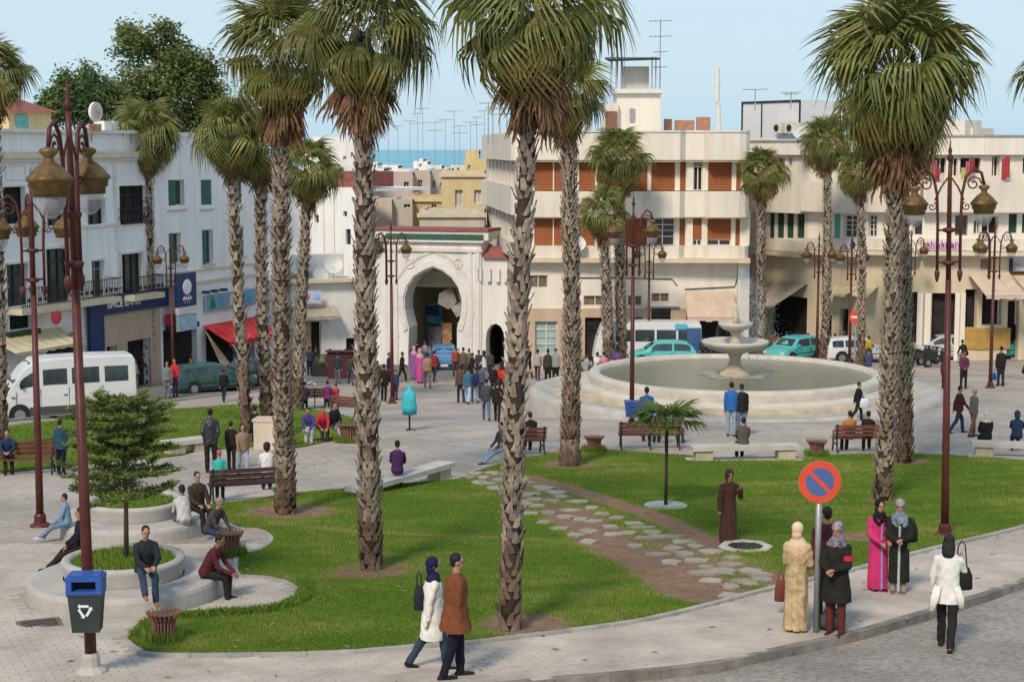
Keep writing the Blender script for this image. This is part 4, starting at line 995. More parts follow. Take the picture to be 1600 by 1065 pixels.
# white house behind
b0 = plan(400, 122, 350); b1 = plan(556, 116, 350)
rb = thing('white_house', (b0[0], b0[1], gz(*b0)-1), 'tall blank white house wall with few openings above the dish terrace', 'building')
Bh = Fac(b0, b1, rb); hs = []
for w_ in ((540,358,548,382),(492,336,498,348),(536,330,542,338)): hole(Bh, hs, *w_)
zt = Bh.sz(500, 292)[1]; Bh.wall(0, Bh.len, 0, zt, hs, m_white, .3)
for h in hs: Bh.window(h, 'sash', m_dgreen)
Bh.box('pipe', m_wtrim, Bh.sz(522,340)[0], Bh.sz(523.2,340)[0], -.08, -.002, 6, zt); Bh.box('pipe', m_wtrim, Bh.sz(506,340)[0], Bh.sz(507,340)[0], -.08, -.002, 6, zt)
Bh.box('roof', m_white, 0, Bh.len, .302, 8, zt-.3, zt-.1); Bh.box('roof_tiles', m_rtile, Bh.sz(512,290)[0], Bh.len, 0.35, 4, zt, Bh.sz(530,268)[1])

# ---------------------------------------------------------- D: the white gate with its horseshoe arch
d0 = plan(555, 103.2, 500); d1 = plan(792, 100.5, 500)
rdg = thing('gateway', (d0[0], d0[1], gz(*d0)-.5), 'white gateway wall with tall pointed horseshoe arch and green tiled coping', 'gate')
D = Fac(d0, d1, rdg)
def poly_wall(f, outer, hole_pts, mt, th, dep=0.0, name='wall', bands=None):
    """wall with one arched opening: outer rectangle, hole outline from lower left over the top to lower right"""
    s0, s1, z0, z1 = outer; b = f.mb(); n = len(hole_pts); y0, y1 = dep, dep+th
    def to_outer(p):        # project each outline point outwards
        cx_ = (hole_pts[0][0]+hole_pts[-1][0])/2
        return p
    L = [p for p in hole_pts]
    mid = max(range(n), key=lambda i: L[i][1])
    # left side strip, right side strip, top fan
    for y, flip in ((y0, False), (y1, True)):
        def q(vs):
            vs = [(x, y, z) for x, z in vs]; b.add(vs, [tuple(range(len(vs)))[::-1 if flip else 1]])
        for i in range(mid):
            q([(s0, L[i][1]), (L[i][0], L[i][1]), (L[i+1][0], L[i+1][1]), (s0, L[i+1][1])])
        for i in range(mid, n-1):
            q([(L[i][0], L[i][1]), (s1, L[i][1]), (s1, L[i+1][1]), (L[i+1][0], L[i+1][1])][::-1])
        q([(s0, L[mid][1]), (s1, L[mid][1]), (s1, z1), (s0, z1)])
    for i in range(n-1): b.add([(L[i][0],y0,L[i][1]),(L[i][0],y1,L[i][1]),(L[i+1][0],y1,L[i+1][1]),(L[i+1][0],y0,L[i+1][1])], [(0,1,2,3)])
    b.add([(s0,y0,z1),(s1,y0,z1),(s1,y1,z1),(s0,y1,z1)], [(0,1,2,3)]); b.add([(s0,y0,z0),(s0,y1,z0),(s0,y1,z1),(s0,y0,z1)], [(0,1,2,3)]); b.add([(s1,y0,z0),(s1,y0,z1),(s1,y1,z1),(s1,y1,z0)], [(0,1,2,3)])
    return f.out(b, name, mt)
def horseshoe(f, pts): return [(f.sz(x, y)[0], f.sz(x, y)[1]) for x, y in pts]
AR = [(638,585),(638,545),(639,512),(636,500),(632,482),(632,465),(637,448),(648,433),(662,424),(677,418),(692,424),(706,435),(716,450),(721,468),(721,485),(718,500),(714,512),(714,545),(714,585)]
hp = horseshoe(D, AR); hp[0] = (hp[0][0], -1.0); hp[-1] = (hp[-1][0], -1.0)
sL, sR = D.sz(600, 470)[0], D.sz(752, 470)[0]; zG = D.sz(680, 378)[1]
poly_wall(D, (sL, sR, -1.0, zG), hp, m_white2, 1.6)
# left wing wall, right wing wall with small arch
D.wall(0, sL-.004, -1, D.sz(580,388)[1], [], m_white2, .6)
AR2 = [(758,585),(758,530),(760,517),(766,508),(774,506),(781,510),(786,520),(787,530),(787,585)]
h2 = horseshoe(D, AR2); h2[0] = (h2[0][0], -1.0); h2[-1] = (h2[-1][0], -1.0)
poly_wall(D, (sR+.004, D.len, -1.0, D.sz(775,402)[1]), h2, m_white2, .8, dep=.15)
for a_ in (750, 764, 778, 790):
    s_ = D.sz(a_, 425)[0]; D.box('merlon', m_white2, s_-.12, s_+.12, -.1, .148, D.sz(775,440)[1], D.sz(775,420)[1])
D.out(D.mb().add([(sR+.1,-.1,D.sz(775,403)[1]),(D.len+.3,-.1,D.sz(775,403)[1]),(D.len+.3,1.2,D.sz(775,386)[1]),(sR+.1,1.2,D.sz(775,386)[1])], [(0,1,2,3)]), 'roof_tiles', m_rtile)
# raised arch moulding and frame pilasters
cxm = (hp[9][0]); 
def offset_outline(pts, k, lift=0):
    c_ = (sum(p[0] for p in pts)/len(pts), D.sz(677,480)[1]); return [(c_[0]+(x-c_[0])*k, c_[1]+(z-c_[1])*k+lift) for x, z in pts]
inn = offset_outline(hp[2:-2], 1.04); o1 = offset_outline(hp[2:-2], 1.20)
b = D.mb()
for i in range(len(inn)-1):
    a, c_, e, g = inn[i], inn[i+1], o1[i+1], o1[i]
    b.add([(a[0],-.10,a[1]),(c_[0],-.10,c_[1]),(e[0],-.06,e[1]),(g[0],-.06,g[1]),(a[0],-.002,a[1]),(c_[0],-.002,c_[1]),(e[0],-.002,e[1]),(g[0],-.002,g[1])], [(0,1,2,3),(4,5,1,0),(3,2,6,7)])
D.out(b, 'arch_moulding', m_wtrim)
i2 = offset_outline(hp[2:-2], 1.38); o2 = offset_outline(hp[2:-2], 1.46); b = D.mb()
for i in range(len(i2)-1):
    a, c_, e, g = i2[i], i2[i+1], o2[i+1], o2[i]; b.add([(a[0],-.05,a[1]),(c_[0],-.05,c_[1]),(e[0],-.05,e[1]),(g[0],-.05,g[1]),(a[0],-.002,a[1]),(c_[0],-.002,c_[1]),(e[0],-.002,e[1]),(g[0],-.002,g[1])], [(0,1,2,3),(4,5,1,0),(3,2,6,7)])
D.out(b, 'arch_moulding', m_cream2)
for a_, b__ in ((603,612),(616,622),(732,738),(742,750)):
    D.box('pilaster', m_wtrim, D.sz(a_,480)[0], D.sz(b__,480)[0], -.10, -.002, -1, zG-.5)
for px_, py_ in ((716,412),(640,412)):
    s_, z_ = D.sz(px_, py_); D.out(D.mb().tube([(s_+.28*cos(t_),-.04,z_+.28*sin(t_)) for t_ in [2*pi*i/16 for i in range(17)]], .03, 5, cap=False), 'rosette', m_cream2)
D.box('frieze', m_cream2, sL-.1, sR+.1, -.14, -.002, D.sz(680,393)[1], D.sz(680,388)[1]); D.box('coping', m_wtrim, sL-.2, sR+.2, -.25, 1.7, zG, zG+.12)
for i in range(46):
    s_ = sL+(sR-sL)*(i+.5)/46; D.out(D.mb().tube([(s_,-.22,zG+.10),(s_,.5,zG+.42)], (sR-sL)/92*1.05, 6), 'roof_tile', m_gtile)
D.box('roof_slab', m_wtrim, sL-.8, sR+.3, .52, 3.2, zG+.12, zG+.62); D.box('roof_edge', m_rtile, sL-1.0, sR+.3, .45, 3.3, zG+.622, zG+.78)
# bazaar seen through the arch: awnings, stall fronts
yb = 8.0
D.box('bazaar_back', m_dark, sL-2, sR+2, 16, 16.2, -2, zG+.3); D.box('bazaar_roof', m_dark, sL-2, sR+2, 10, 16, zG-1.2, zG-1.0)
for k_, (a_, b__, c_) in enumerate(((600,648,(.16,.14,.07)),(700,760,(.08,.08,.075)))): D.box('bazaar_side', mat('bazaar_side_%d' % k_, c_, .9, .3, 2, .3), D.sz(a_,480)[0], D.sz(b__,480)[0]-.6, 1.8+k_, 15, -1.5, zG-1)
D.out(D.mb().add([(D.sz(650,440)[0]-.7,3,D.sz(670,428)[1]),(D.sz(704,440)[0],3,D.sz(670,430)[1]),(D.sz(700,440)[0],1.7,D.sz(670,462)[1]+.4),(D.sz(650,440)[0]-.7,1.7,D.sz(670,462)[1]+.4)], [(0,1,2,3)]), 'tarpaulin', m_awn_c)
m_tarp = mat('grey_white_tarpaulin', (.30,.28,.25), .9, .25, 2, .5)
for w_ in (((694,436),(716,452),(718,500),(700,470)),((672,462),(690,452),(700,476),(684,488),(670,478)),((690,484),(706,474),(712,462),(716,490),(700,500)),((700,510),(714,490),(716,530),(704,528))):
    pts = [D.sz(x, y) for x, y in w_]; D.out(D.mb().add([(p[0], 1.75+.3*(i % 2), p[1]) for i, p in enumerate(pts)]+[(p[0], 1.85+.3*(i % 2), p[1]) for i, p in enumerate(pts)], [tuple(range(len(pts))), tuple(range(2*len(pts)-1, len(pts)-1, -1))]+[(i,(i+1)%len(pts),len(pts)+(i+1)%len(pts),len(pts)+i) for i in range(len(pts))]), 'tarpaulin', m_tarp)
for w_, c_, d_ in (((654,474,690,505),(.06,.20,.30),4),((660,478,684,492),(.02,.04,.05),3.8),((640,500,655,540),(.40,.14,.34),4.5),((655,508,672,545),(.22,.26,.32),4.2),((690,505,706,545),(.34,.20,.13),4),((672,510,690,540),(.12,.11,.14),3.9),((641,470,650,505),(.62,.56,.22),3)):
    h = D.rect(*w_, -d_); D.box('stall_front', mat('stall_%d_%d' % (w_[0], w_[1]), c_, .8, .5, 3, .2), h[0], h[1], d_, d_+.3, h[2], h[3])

# ---------------------------------------------------------- E: cream apartment block with rust orange blinds
e0 = plan(805, 96, 500); e1 = plan(1170, 96, 500)
re_ = thing('apartment_block', (e0[0], e0[1], gz(e0[0], 96)-.8), 'cream four storey block with rust orange blinds and rounded white bands', 'building')
bayx = [plan(1006, 95.2, 400), plan(1062, 95.2, 400), plan(1068, 94.5, 400), plan(1100, 94.5, 400)]
E = Fac(e0, e1, re_)
e2 = (e0[0]-2.1, e0[1]+20.9); ES = Fac(e2, (e0[0]-.05, e0[1]+.02), re_)
zR = E.sz(1000, 210)[1]
rows = [(253,298),(341,384)]
cols = [(835,864),(866,895),(905,930),(934,966),(970,1012),(1018,1055),(1063,1072),(1084,1098),(1107,1144),(1151,1158)]
for ri, (y0, y1) in enumerate(rows):
    za, zb = E.sz(1000, y1)[1], E.sz(1000, y0)[1]
    hs = [(E.sz(a_, 300)[0], E.sz(b__, 300)[0], za, zb) for a_, b__ in cols]
    ed = [E.sz(820,300)[0]]+[v for h in hs for v in h[:2]]+[E.len]
    for q in range(0, len(ed), 2): E.box('pier', m_cream, ed[q], ed[q+1], .25, .6, za, zb)
    E.box('lintel', m_cream, ed[0], ed[-1], .601, .75, za, zb)
    for i, h in enumerate(hs):
        if ri == 0 and i == 7: E.window((h[0],h[1],h[2],h[3]-.25), 'sash', m_wtrim, m_dark, dep=.35); continue
        if ri == 1 and i == 5: E.window(h, 'grid', m_wtrim, dep=.35); continue
        lift = 0.35 if (ri == 1 and i in (7, 8)) else 0
        E.shutter((h[0], h[1], h[2]+lift, h[3]), m_orange, dep=.33, name='roller_blind', slat=.09)
        if lift: E.window((h[0],h[1],h[2],h[2]+lift), 'sash', m_wtrim, dep=.38)
# solid bands between rows, bowing outward in the bay
def band(f, ytop, ybot, mt, segs, name='balcony_band', th=.5):
    z1, z0 = f.sz(1000, ytop)[1], f.sz(1000, ybot)[1]; b = f.mb(); pts = [(f.sz(px_, 300)[0], pr) for px_, pr in segs]
    for (xa, pa), (xb, pb) in zip(pts, pts[1:]):
        b.add([(xa,-pa,z0),(xb,-pb,z0),(xb,-pb,z1),(xa,-pa,z1),(xa,th,z0),(xb,th,z0),(xb,th,z1),(xa,th,z1)], [(0,1,2,3),(3,2,6,7),(4,5,1,0),(7,6,5,4)])
    xa, pa = pts[0]; b.add([(xa,-pa,z0),(xa,th,z0),(xa,th,z1),(xa,-pa,z1)], [(3,2,1,0)]); xa, pa = pts[-1]; b.add([(xa,-pa,z0),(xa,th,z0),(xa,th,z1),(xa,-pa,z1)], [(0,1,2,3)])
    return f.out(b, name, mt)
prof = [(805,.0),(818,.35),(1004,.35),(1014,.75),(1060,.75),(1070,.2),(1098,.2),(1106,.75),(1152,.75),(1163,.55),(1170,.1)]
for yt, yb_, in ((207,250),(299,339),(384,402)): band(E, yt, yb_, m_cream, prof)
for yt, yb_ in ((250,253),(339,341)): band(E, yt, yb_, m_trim, [(a_, p_-.08) for a_, p_ in prof], 'soffit', th=.45)
band(E, 402, 409, m_trim, [(805,.5),(1170,1.1)], 'cornice'); band(E, 204, 207, m_wtrim, [(a_, p_+.06) for a_, p_ in prof], 'coping')
# storey below: white wall, stone cladding, doors, awning
zk = E.sz(1000, 409)[1]; z48 = E.sz(1000, 482)[1]
hs = []
for w_ in ((826,430,856,450),(912,462,948,478),(981,462,1003,478),(1018,458,1046,472)): hole(E, hs, *w_)
E.wall(0, E.sz(1152,440)[0], z48, zk, hs, m_cream, .3, dep=.1)
for h in hs: E.window(h, 'sash', m_cream2, mat('brown_louvre', (.16,.12,.09), .8, .3, 4, .3), dep=.2)
hs = []
for w_ in ((836,502,871,556),(914,496,948,570),(985,496,1004,560),(1018,476,1048,506),(1072,482,1145,570)): hole(E, hs, *w_)
E.wall(0, E.sz(1152,500)[0], -1.2, z48-.004, hs, m_tan, .35, 'stone_cladding', dep=.02)
E.window(hs[0], 'grid', m_wtrim, mat('pale_teal_glass', (.30,.42,.42), .3, .2, 2, 0)); E.window(hs[1], 'french', m_rail, m_dark); E.window(hs[2], 'french', m_rail, m_dark); E.window(hs[3], 'grid', m_rail); E.box('doorway', m_dark, hs[4][0], hs[4][1], .38, .4, -1.2, hs[4][3])
E.box('ledge', m_wtrim, E.sz(1010,470)[0], E.sz(1060,470)[0], -.25, .018, E.sz(1030,478)[1], E.sz(1030,474)[1])
E.awning(E.sz(1070,470)[0], E.sz(1146,470)[0], E.sz(1100,456)[1], E.sz(1100,505)[1]+.5, 1.6, m_awn_p, .25)
b = E.mb(); b.box(E.sz(1152,480)[0], E.len, -.05, .6, -1.2, zk); E.out(b, 'corner_pier', m_cream)
cb = [(900,437),(905,434),(955,434),(1050,436),(1058,446)]
E.out(E.mb().tube([(E.sz(x,y)[0], .05, E.sz(x,y)[1]) for x, y in cb], .03, 5), 'cable', m_rail); E.out(E.mb().tube([(E.sz(x,y)[0], .05, E.sz(x,y)[1]) for x, y in ((1070,452),(1110,450),(1148,448),(1154,430))], .03, 5), 'cable', m_rail)
for w_ in ((966,458,972,466),): h = E.rect(*w_); E.box('number_plate', mat('red_plate', (.55,.1,.08), .6, .1, 3, 0), h[0], h[1], .05, .098, h[2], h[3])
# side wall with tall windows
zl = lambda y: ES.z0 * 0 + (HC + (-(st + ((y-CY)/FPX)*ct)) / (ct - ((y-CY)/FPX)*st) * 96 - ES.z0)
for (y0, y1) in ((251,291),(336,378)):
    hs = []
    for i in range(7): s_ = ES.len-1.6-i*2.6; hs += [(s_-.9, s_-.02, zl(y1), zl(y0)), (s_-1.9, s_-1.05, zl(y1), zl(y0))]
    hs = [h for h in hs if h[0] > .3]
    hq = sorted(hs); ed = [0]+[v for h in hq for v in h[:2]]+[ES.len]
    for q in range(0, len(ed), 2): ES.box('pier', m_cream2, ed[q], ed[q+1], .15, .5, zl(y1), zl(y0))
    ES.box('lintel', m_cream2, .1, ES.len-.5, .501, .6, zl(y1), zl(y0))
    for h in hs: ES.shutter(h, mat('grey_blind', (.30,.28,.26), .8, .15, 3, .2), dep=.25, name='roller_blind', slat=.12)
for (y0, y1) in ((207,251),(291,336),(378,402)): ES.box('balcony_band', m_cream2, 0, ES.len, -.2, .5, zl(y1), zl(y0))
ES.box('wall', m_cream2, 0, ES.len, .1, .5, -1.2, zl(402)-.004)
E.box('roof', m_cream2, .5, E.len-.5, .6, 20, zR-1.0, zR-.8); E.box('wall', m_cream2, E.len-.4, E.len-.05, .61, 20, -1, zR-.3); E.box('wall', m_cream2, .3, E.len-.5, 20, 20.3, -1, zR-.3)
# roof structures: stair tower, platform, brick walls
def roofbox(x0, y0, x1, y1, dep, dd, name, mt):
    h = E.rect(x0, y0, x1, y1, -dep); return E.box(name, mt, h[0], h[1], dep, dep+dd, min(h[2], zR-.8), h[3])
roofbox(964,146,1032,210,6,4,'stair_tower',m_cream); roofbox(944,162,966,210,5.5,3,'stair_tower',m_cream2)
h = E.rect(946,174,964,204,-5.4); E.box('window', mat('brown_door', (.2,.1,.07), .7, .2, 4, .1), h[0], h[1], 5.35, 5.48, h[2], h[3])
h = E.rect(984,170,992,190,-6); E.box('window', m_grey, h[0], h[1], 5.9, 5.998, h[2], h[3])
E.box('tower_ledge', m_wtrim, E.rect(960,146,1036,150,-6)[0], E.rect(960,146,1036,150,-6)[1], 5.7, 10.2, E.rect(0,146,0,150,-6)[3], E.rect(0,144,0,150,-6)[3]+.18)
roofbox(974,104,1014,146,7,2.5,'water_tank_house',m_cream2)
for x_ in (962,972,1018,1024,954): 
    h = E.rect(x_,88,x_+1.6,146,-6.5); E.box('frame_post', m_grey, h[0], h[1], 6.5, 6.6, h[2], h[3])
h = E.rect(950,88,1030,97,-6); E.out(E.mb().add([(h[0],5.5,h[2]),(h[1],5.5,h[2]+.1),(h[1],9.5,h[3]),(h[0],9.5,h[3]),(h[0],5.5,h[2]+.12),(h[1],5.5,h[2]+.22),(h[1],9.5,h[3]+.12),(h[0],9.5,h[3]+.12)], [(0,3,2,1),(4,5,6,7),(0,1,5,4),(1,2,6,5),(2,3,7,6),(3,0,4,7)]), 'dark_canopy', m_rail)
for a_ in ((1038,186,1050,207),(1055,188,1085,207),(1089,183,1110,207)): roofbox(*a_, 8, .4, 'brick_wall', m_brick)
h = E.rect(1118,106,1124,160,-4); E.out(E.mb().tube([(h[0]+.1,4,h[2]),(h[0]+.1,4,h[3])], .16, 10), 'antenna_panel', m_wtrim); h2_ = E.rect(1122,160,1132,207,-4); E.out(E.mb().tube([(h2_[0],4,h2_[3]),(h2_[0]+.1,4,h2_[2]-.8)], .12, 8), 'antenna_mast', m_wtrim)

# ---------------------------------------------------------- F: curved block along the street
fpts = [plan(1172, 103, 400), plan(1262, 98.5, 400), plan(1345, 95.5, 400), plan(1440, 93.5, 400), plan(1530, 93, 400), plan(1760, 94.5, 400)]
rf_ = thing('curved_building', (fpts[0][0], fpts[0][1], gz(*fpts[0])-1), 'curved cream building with green shutters, laundry on the top gallery and street shops', 'building')
fx = [1172, 1262, 1345, 1440, 1530, 1760]
FF = [Fac(a_, b__, rf_) for a_, b__ in zip(fpts, fpts[1:])]
def fof(px_): 
    for i in range(5):
        if px_ < fx[i+1]: return FF[i]
    return FF[-1]
winF = {0: [], 1: [], 2: [], 3: [], 4: []}
def addw(px0, y0, px1, y1, kind, mt=None):
    f = fof((px0+px1)/2); winF[FF.index(f)].append((f.rect(px0, y0, px1, y1), kind, mt))
for a_ in ((1202,333,1210,372),(1214,333,1225,372),(1229,333,1240,372),(1245,333,1257,372)): addw(*a_, 'sh', m_dgreen)
addw(1182,333,1196,368,'sash'); addw(1288,334,1297,372,'sh',m_teal); addw(1303,334,1313,372,'sh',m_teal); addw(1318,336,1339,371,'grid'); addw(1357,336,1370,370,'grid')
addw(1388,334,1400,370,'sash'); addw(1426,344,1453,368,'sash'); addw(1492,336,1512,368,'sash',m_grey); addw(1521,344,1532,366,'sash'); addw(1534,338,1560,366,'dark'); addw(1576,334,1589,364,'sh',m_dgreen); addw(1597,334,1610,364,'sh',m_dgreen); addw(1625,334,1640,364,'sh',m_dgreen)
for a_ in ((1402,246,1418,281),(1432,246,1456,275),(1460,246,1478,274),(1484,247,1496,276),(1500,246,1532,272),(1550,244,1562,276),(1598,246,1612,272),(1640,246,1660,272)): addw(*a_, 'dark')
for a_ in ((1212,246,1226,264),(1232,246,1238,262)): addw(*a_, 'sash')
# ground storey openings
gro = {0: [(1200,462,1261,575)], 1: [(1310,482,1324,575),(1284,492,1298,575)], 2: [(1384,470,1412,575),(1414,456,1432,575)], 3: [(1455,458,1492,575),(1508,452,1528,512)], 4: [(1535,458,1566,508),(1574,470,1592,575),(1602,470,1650,575)]}
for i, f in enumerate(FF):
    mx_ = (fx[i]+fx[i+1])/2
    zp = f.sz(mx_, 212)[1]; z_g = f.sz(mx_, 396)[1]
    holes = [w_[0] for w_ in winF[i]]
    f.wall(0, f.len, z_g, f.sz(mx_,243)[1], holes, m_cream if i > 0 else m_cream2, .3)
    f.box('parapet', m_cream, -.05, f.len+.05, -.35, .3, f.sz(mx_,242)[1], f.sz(mx_,214 if i != 0 else 222)[1]); f.box('coping', m_grey, -.05, f.len+.05, -.42, .3, f.sz(mx_,214 if i != 0 else 222)[1], f.sz(mx_,211 if i != 0 else 219)[1])
    f.box('balcony_band', m_cream2, -.05, f.len+.05, -.7, -.302, f.sz(mx_,328)[1], f.sz(mx_,284)[1]); f.box('balcony_slab', m_cream2, -.05, f.len+.05, -.72, -.002, f.sz(mx_,331)[1], f.sz(mx_,328)[1]-.004)
    f.box('balcony_band', m_cream2, -.05, f.len+.05, -.35, -.002, f.sz(mx_,391)[1], f.sz(mx_,373)[1]); f.box('cornice', m_trim, -.05, f.len+.05, -.8, -.002, f.sz(mx_,398)[1], f.sz(mx_,392)[1])
    for w_, kind, mt in winF[i]:
        if kind == 'sh': f.shutter(w_, mt, dep=.1)
        elif kind == 'dark': f.window(w_, 'sash', m_cream2, m_dark, dep=.25)
        else: f.window(w_, kind, mt)
    hs = []
    for g in gro[i]:
        h = f.rect(*g); hs.append((h[0], h[1], h[2] if g[3] < 540 else -1.5, h[3]))
    f.wall(0, f.len, -1.5, z_g-.004, hs, mat('yellow_cream_plaster', (.58,.50,.36), .88, .12, .8, .25, streak=True), .35, dep=.05)
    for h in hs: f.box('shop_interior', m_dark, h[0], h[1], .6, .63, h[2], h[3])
    f.box('roof', m_cream2, 0, f.len, .31, 12, zp-1.2, zp-1.0); f.box('rear_wall', m_cream2, 0, f.len, 12, 12.3, -1, zp-1.0)
f = FF[3]; fk = FF[3]
for px_ in (1438, 1449, 1496, 1503): f_ = fof(px_); s_ = f_.sz(px_, 500)[0]; f_.box('pillar', m_cream, s_-.16, s_+.16, -.12, .048, -1.2, f_.sz(px_,458)[1])
f_ = FF[4]; h = f_.rect(1534,452,1572,512); f_.box('yellow_surround', mat('ochre_yellow_paint', (.40,.25,.07), .8, .15, 3, .2), h[0]-.3, h[1]+.3, -.04, .046, f_.rect(1534,512,1572,545)[2], h[2]-.02); f_.box('yellow_surround', MATS['ochre_yellow_paint'], h[0]-.2, h[1]+3, -.04, .046, h[3]+.02, h[3]+.9)
f_ = FF[3]; h = f_.rect(1507,512,1528,545); f_.box('yellow_surround', MATS['ochre_yellow_paint'], h[0], h[1], -.04, .046, h[2], h[3])
# awnings
def awn(px0, px1, yt, yb_, proj, mt, val=.2, lift=0.0):
    f_ = fof((px0+px1)/2); mx_ = (px0+px1)/2; f_.awning(f_.sz(px0,yt)[0], f_.sz(px1,yt)[0], f_.sz(mx_,yt)[1], f_.sz(mx_,yb_,proj)[1]+lift, proj, mt, val)
awn(1180,1214,438,462,2.4,m_awn_g); awn(1216,1262,440,482,2.6,m_awn_g,.08); awn(1308,1345,446,461,1.4,m_awn_c,.12); awn(1345,1372,446,461,1.4,m_awn_c,.12); awn(1512,1575,425,462,2.4,m_awn_p,.22); awn(1582,1640,430,462,2.2,m_awn_p,.22)
# signs
def letters_row(f_, px0, px1, py, h_, mt, parent, y_=-.42):
    s0, s1 = f_.sz(px0, py)[0], f_.sz(px1, py)[0]; z = f_.sz((px0+px1)/2, py)[1]; r = random.Random(3); x = s0; b = f_.mb()
    while x < s1-.2:
        w_ = r.uniform(.14,.24)
        if r.random() < .12: x += .2; continue
        b.box(x, x+.05, y_-.02, y_, z-h_/2, z+h_/2*r.choice((1,1,1.5))); b.box(x+.05, x+w_-.05, y_-.02, y_, z+(h_/2-.06)*r.choice((1,-1,0)), z+(h_/2-.06)*0+.05+h_*.2); b.box(x+w_-.05, x+w_, y_-.02, y_, z-h_/2, z+h_*.25); x += w_+.07
    return f_.out(b, 'lettering', mt, parent)
m_purple = mat('purple_lettering', (.30,.03,.22), .6, .15, 3, 0)
f_ = FF[3]; h = f_.rect(1446,377,1502,389,.36); sg = f_.box('shop_sign', mat('pink_white_board', (.60,.50,.60), .6, .1, 3, 0), h[0], h[1], -.40, -.352, h[2], h[3]); letters_row(f_, 1447, 1501, 383, .34, m_purple, sg)
f_ = FF[1]; h = f_.rect(1326,376,1341,389,.36); sg = f_.box('shop_sign', m_wtrim, h[0], h[1], -.40, -.352, h[2], h[3]); f_.out(f_.mb().ell(((h[0]+h[1])/2,-.41,(h[2]+h[3])/2), (.2,.02,.2), 12, 6), 'emblem', m_blue, sg)
f_ = FF[4]; h = f_.rect(1579,390,1606,428,.1); sg = f_.box('poster_frame', m_rail, h[0], h[1], -.1, .046, h[2], h[3]); f_.box('poster', mat('poster_print', (.25,.3,.42), .5, .6, 1.2, 0, col2=(.55,.58,.6)), h[0]+.15, h[1]-.15, -.12, -.102, h[2]+.15, h[3]-.15, parent=sg)
h = f_.rect(1533,405,1549,420); f_.box('louvre', mat('brown_louvre', (.16,.12,.09)), h[0], h[1], .0, .046, h[2], h[3])
# laundry hung along the top gallery
m_rugs = [mat('red_cloth', (.36,.05,.06), .9, .2, 3, .4), mat('pink_cloth', (.48,.14,.17), .9, .2, 3, .4), mat('green_cloth', (.2,.3,.12), .9, .2, 3, .4), mat('yellow_cloth', (.5,.45,.15), .9, .2, 3, .4), m_wtrim]
for px_, py0, py1, w_, mi in ((1405,262,280,7,0),(1446,258,276,5,2),(1459,250,276,6,1),(1464,262,284,5,0),(1472,270,284,4,4),(1504,262,280,5,3),(1512,252,278,6,1),(1518,248,272,5,0),(1564,248,282,5,0),(1569,244,278,6,0),(1454,268,282,4,2)):
    f_ = fof(px_); h = f_.rect(px_-w_/1.4, py0, px_+w_/1.4, py1, .4)
    b = f_.mb(); n = 6
    for i in range(n): xa, xb = h[0]+(h[1]-h[0])*i/n, h[0]+(h[1]-h[0])*(i+1)/n; ya, yb2 = -.75-.05*sin(i*2.1), -.75-.05*sin((i+1)*2.1); b.add([(xa,ya,h[2]),(xb,yb2,h[2]+.04),(xb,yb2,h[3]),(xa,ya,h[3])], [(0,1,2,3)])
    o = f_.out(b, 'hanging_laundry', m_rugs[mi]); o.data.materials
# rooftop container with air conditioners, tower behind
f_ = FF[0]; h = f_.rect(1160,158,1250,217,-6); rc_ = f_.box('roof_container', mat('pale_sheet_metal', (.62,.62,.64), .5, .06, 3, .1), h[0], h[1], 6, 9, h[2], h[3]); b = f_.mb(); b.box(h[0]-.05, h[1]+.05, 5.93, 5.998, h[3]-.12, h[3]+.02); b.box(h[0]-.05, h[0]+.05, 5.93, 5.998, h[2], h[3]-.12); b.box(h[1]-.05, h[1]+.05, 5.93, 5.998, h[2], h[3]-.12); m_ = (h[0]+h[1])/2; b.box(m_-.9, m_-.84, 5.93, 5.998, h[2], h[3]-.12); f_.out(b, 'container_frame', m_rail, rc_)
for px_ in (1208, 1228): h3 = f_.rect(px_,192,px_+14,208,-5.3); a_ = f_.box('air_conditioner', m_cream2, h3[0], h3[1], 5.2, 5.8, h3[2], h3[3]); f_.out(f_.mb().tube([((h3[0]+h3[1])/2,5.15,(h3[2]+h3[3])/2),((h3[0]+h3[1])/2,5.198,(h3[2]+h3[3])/2)], .22, 12), 'fan_grille', m_rail, a_)
f_ = FF[2]; h = f_.rect(1455,188,1508,215,-7); f_.box('stair_tower', m_cream2, h[0], h[1], 7, 10, h[2]-1, h[3]); h = f_.rect(1438,200,1520,215,-8); f_.box('stair_tower', m_cream2, h[0], h[1], 8, 12, h[2]-1, h[3])
# recess between the two blocks: deep shadowed lane
l0, l1 = plan(1150, 108, 450), plan(1210, 108, 450)
rl = thing('lane_house', (l0[0], l0[1], gz(*l0)-1), 'dark house front at the back of the narrow lane between two blocks', 'building')
L_ = Fac(l0, l1, rl); L_.wall(0, L_.len, 0, L_.sz(1180,215)[1], [L_.rect(1184,340,1196,372)], m_cream2, .3); L_.window(L_.rect(1184,340,1196,372), 'sash'); L_.box('doorway', m_dark, .2, L_.len-.2, -.05, -.002, 0, L_.sz(1180,405)[1])

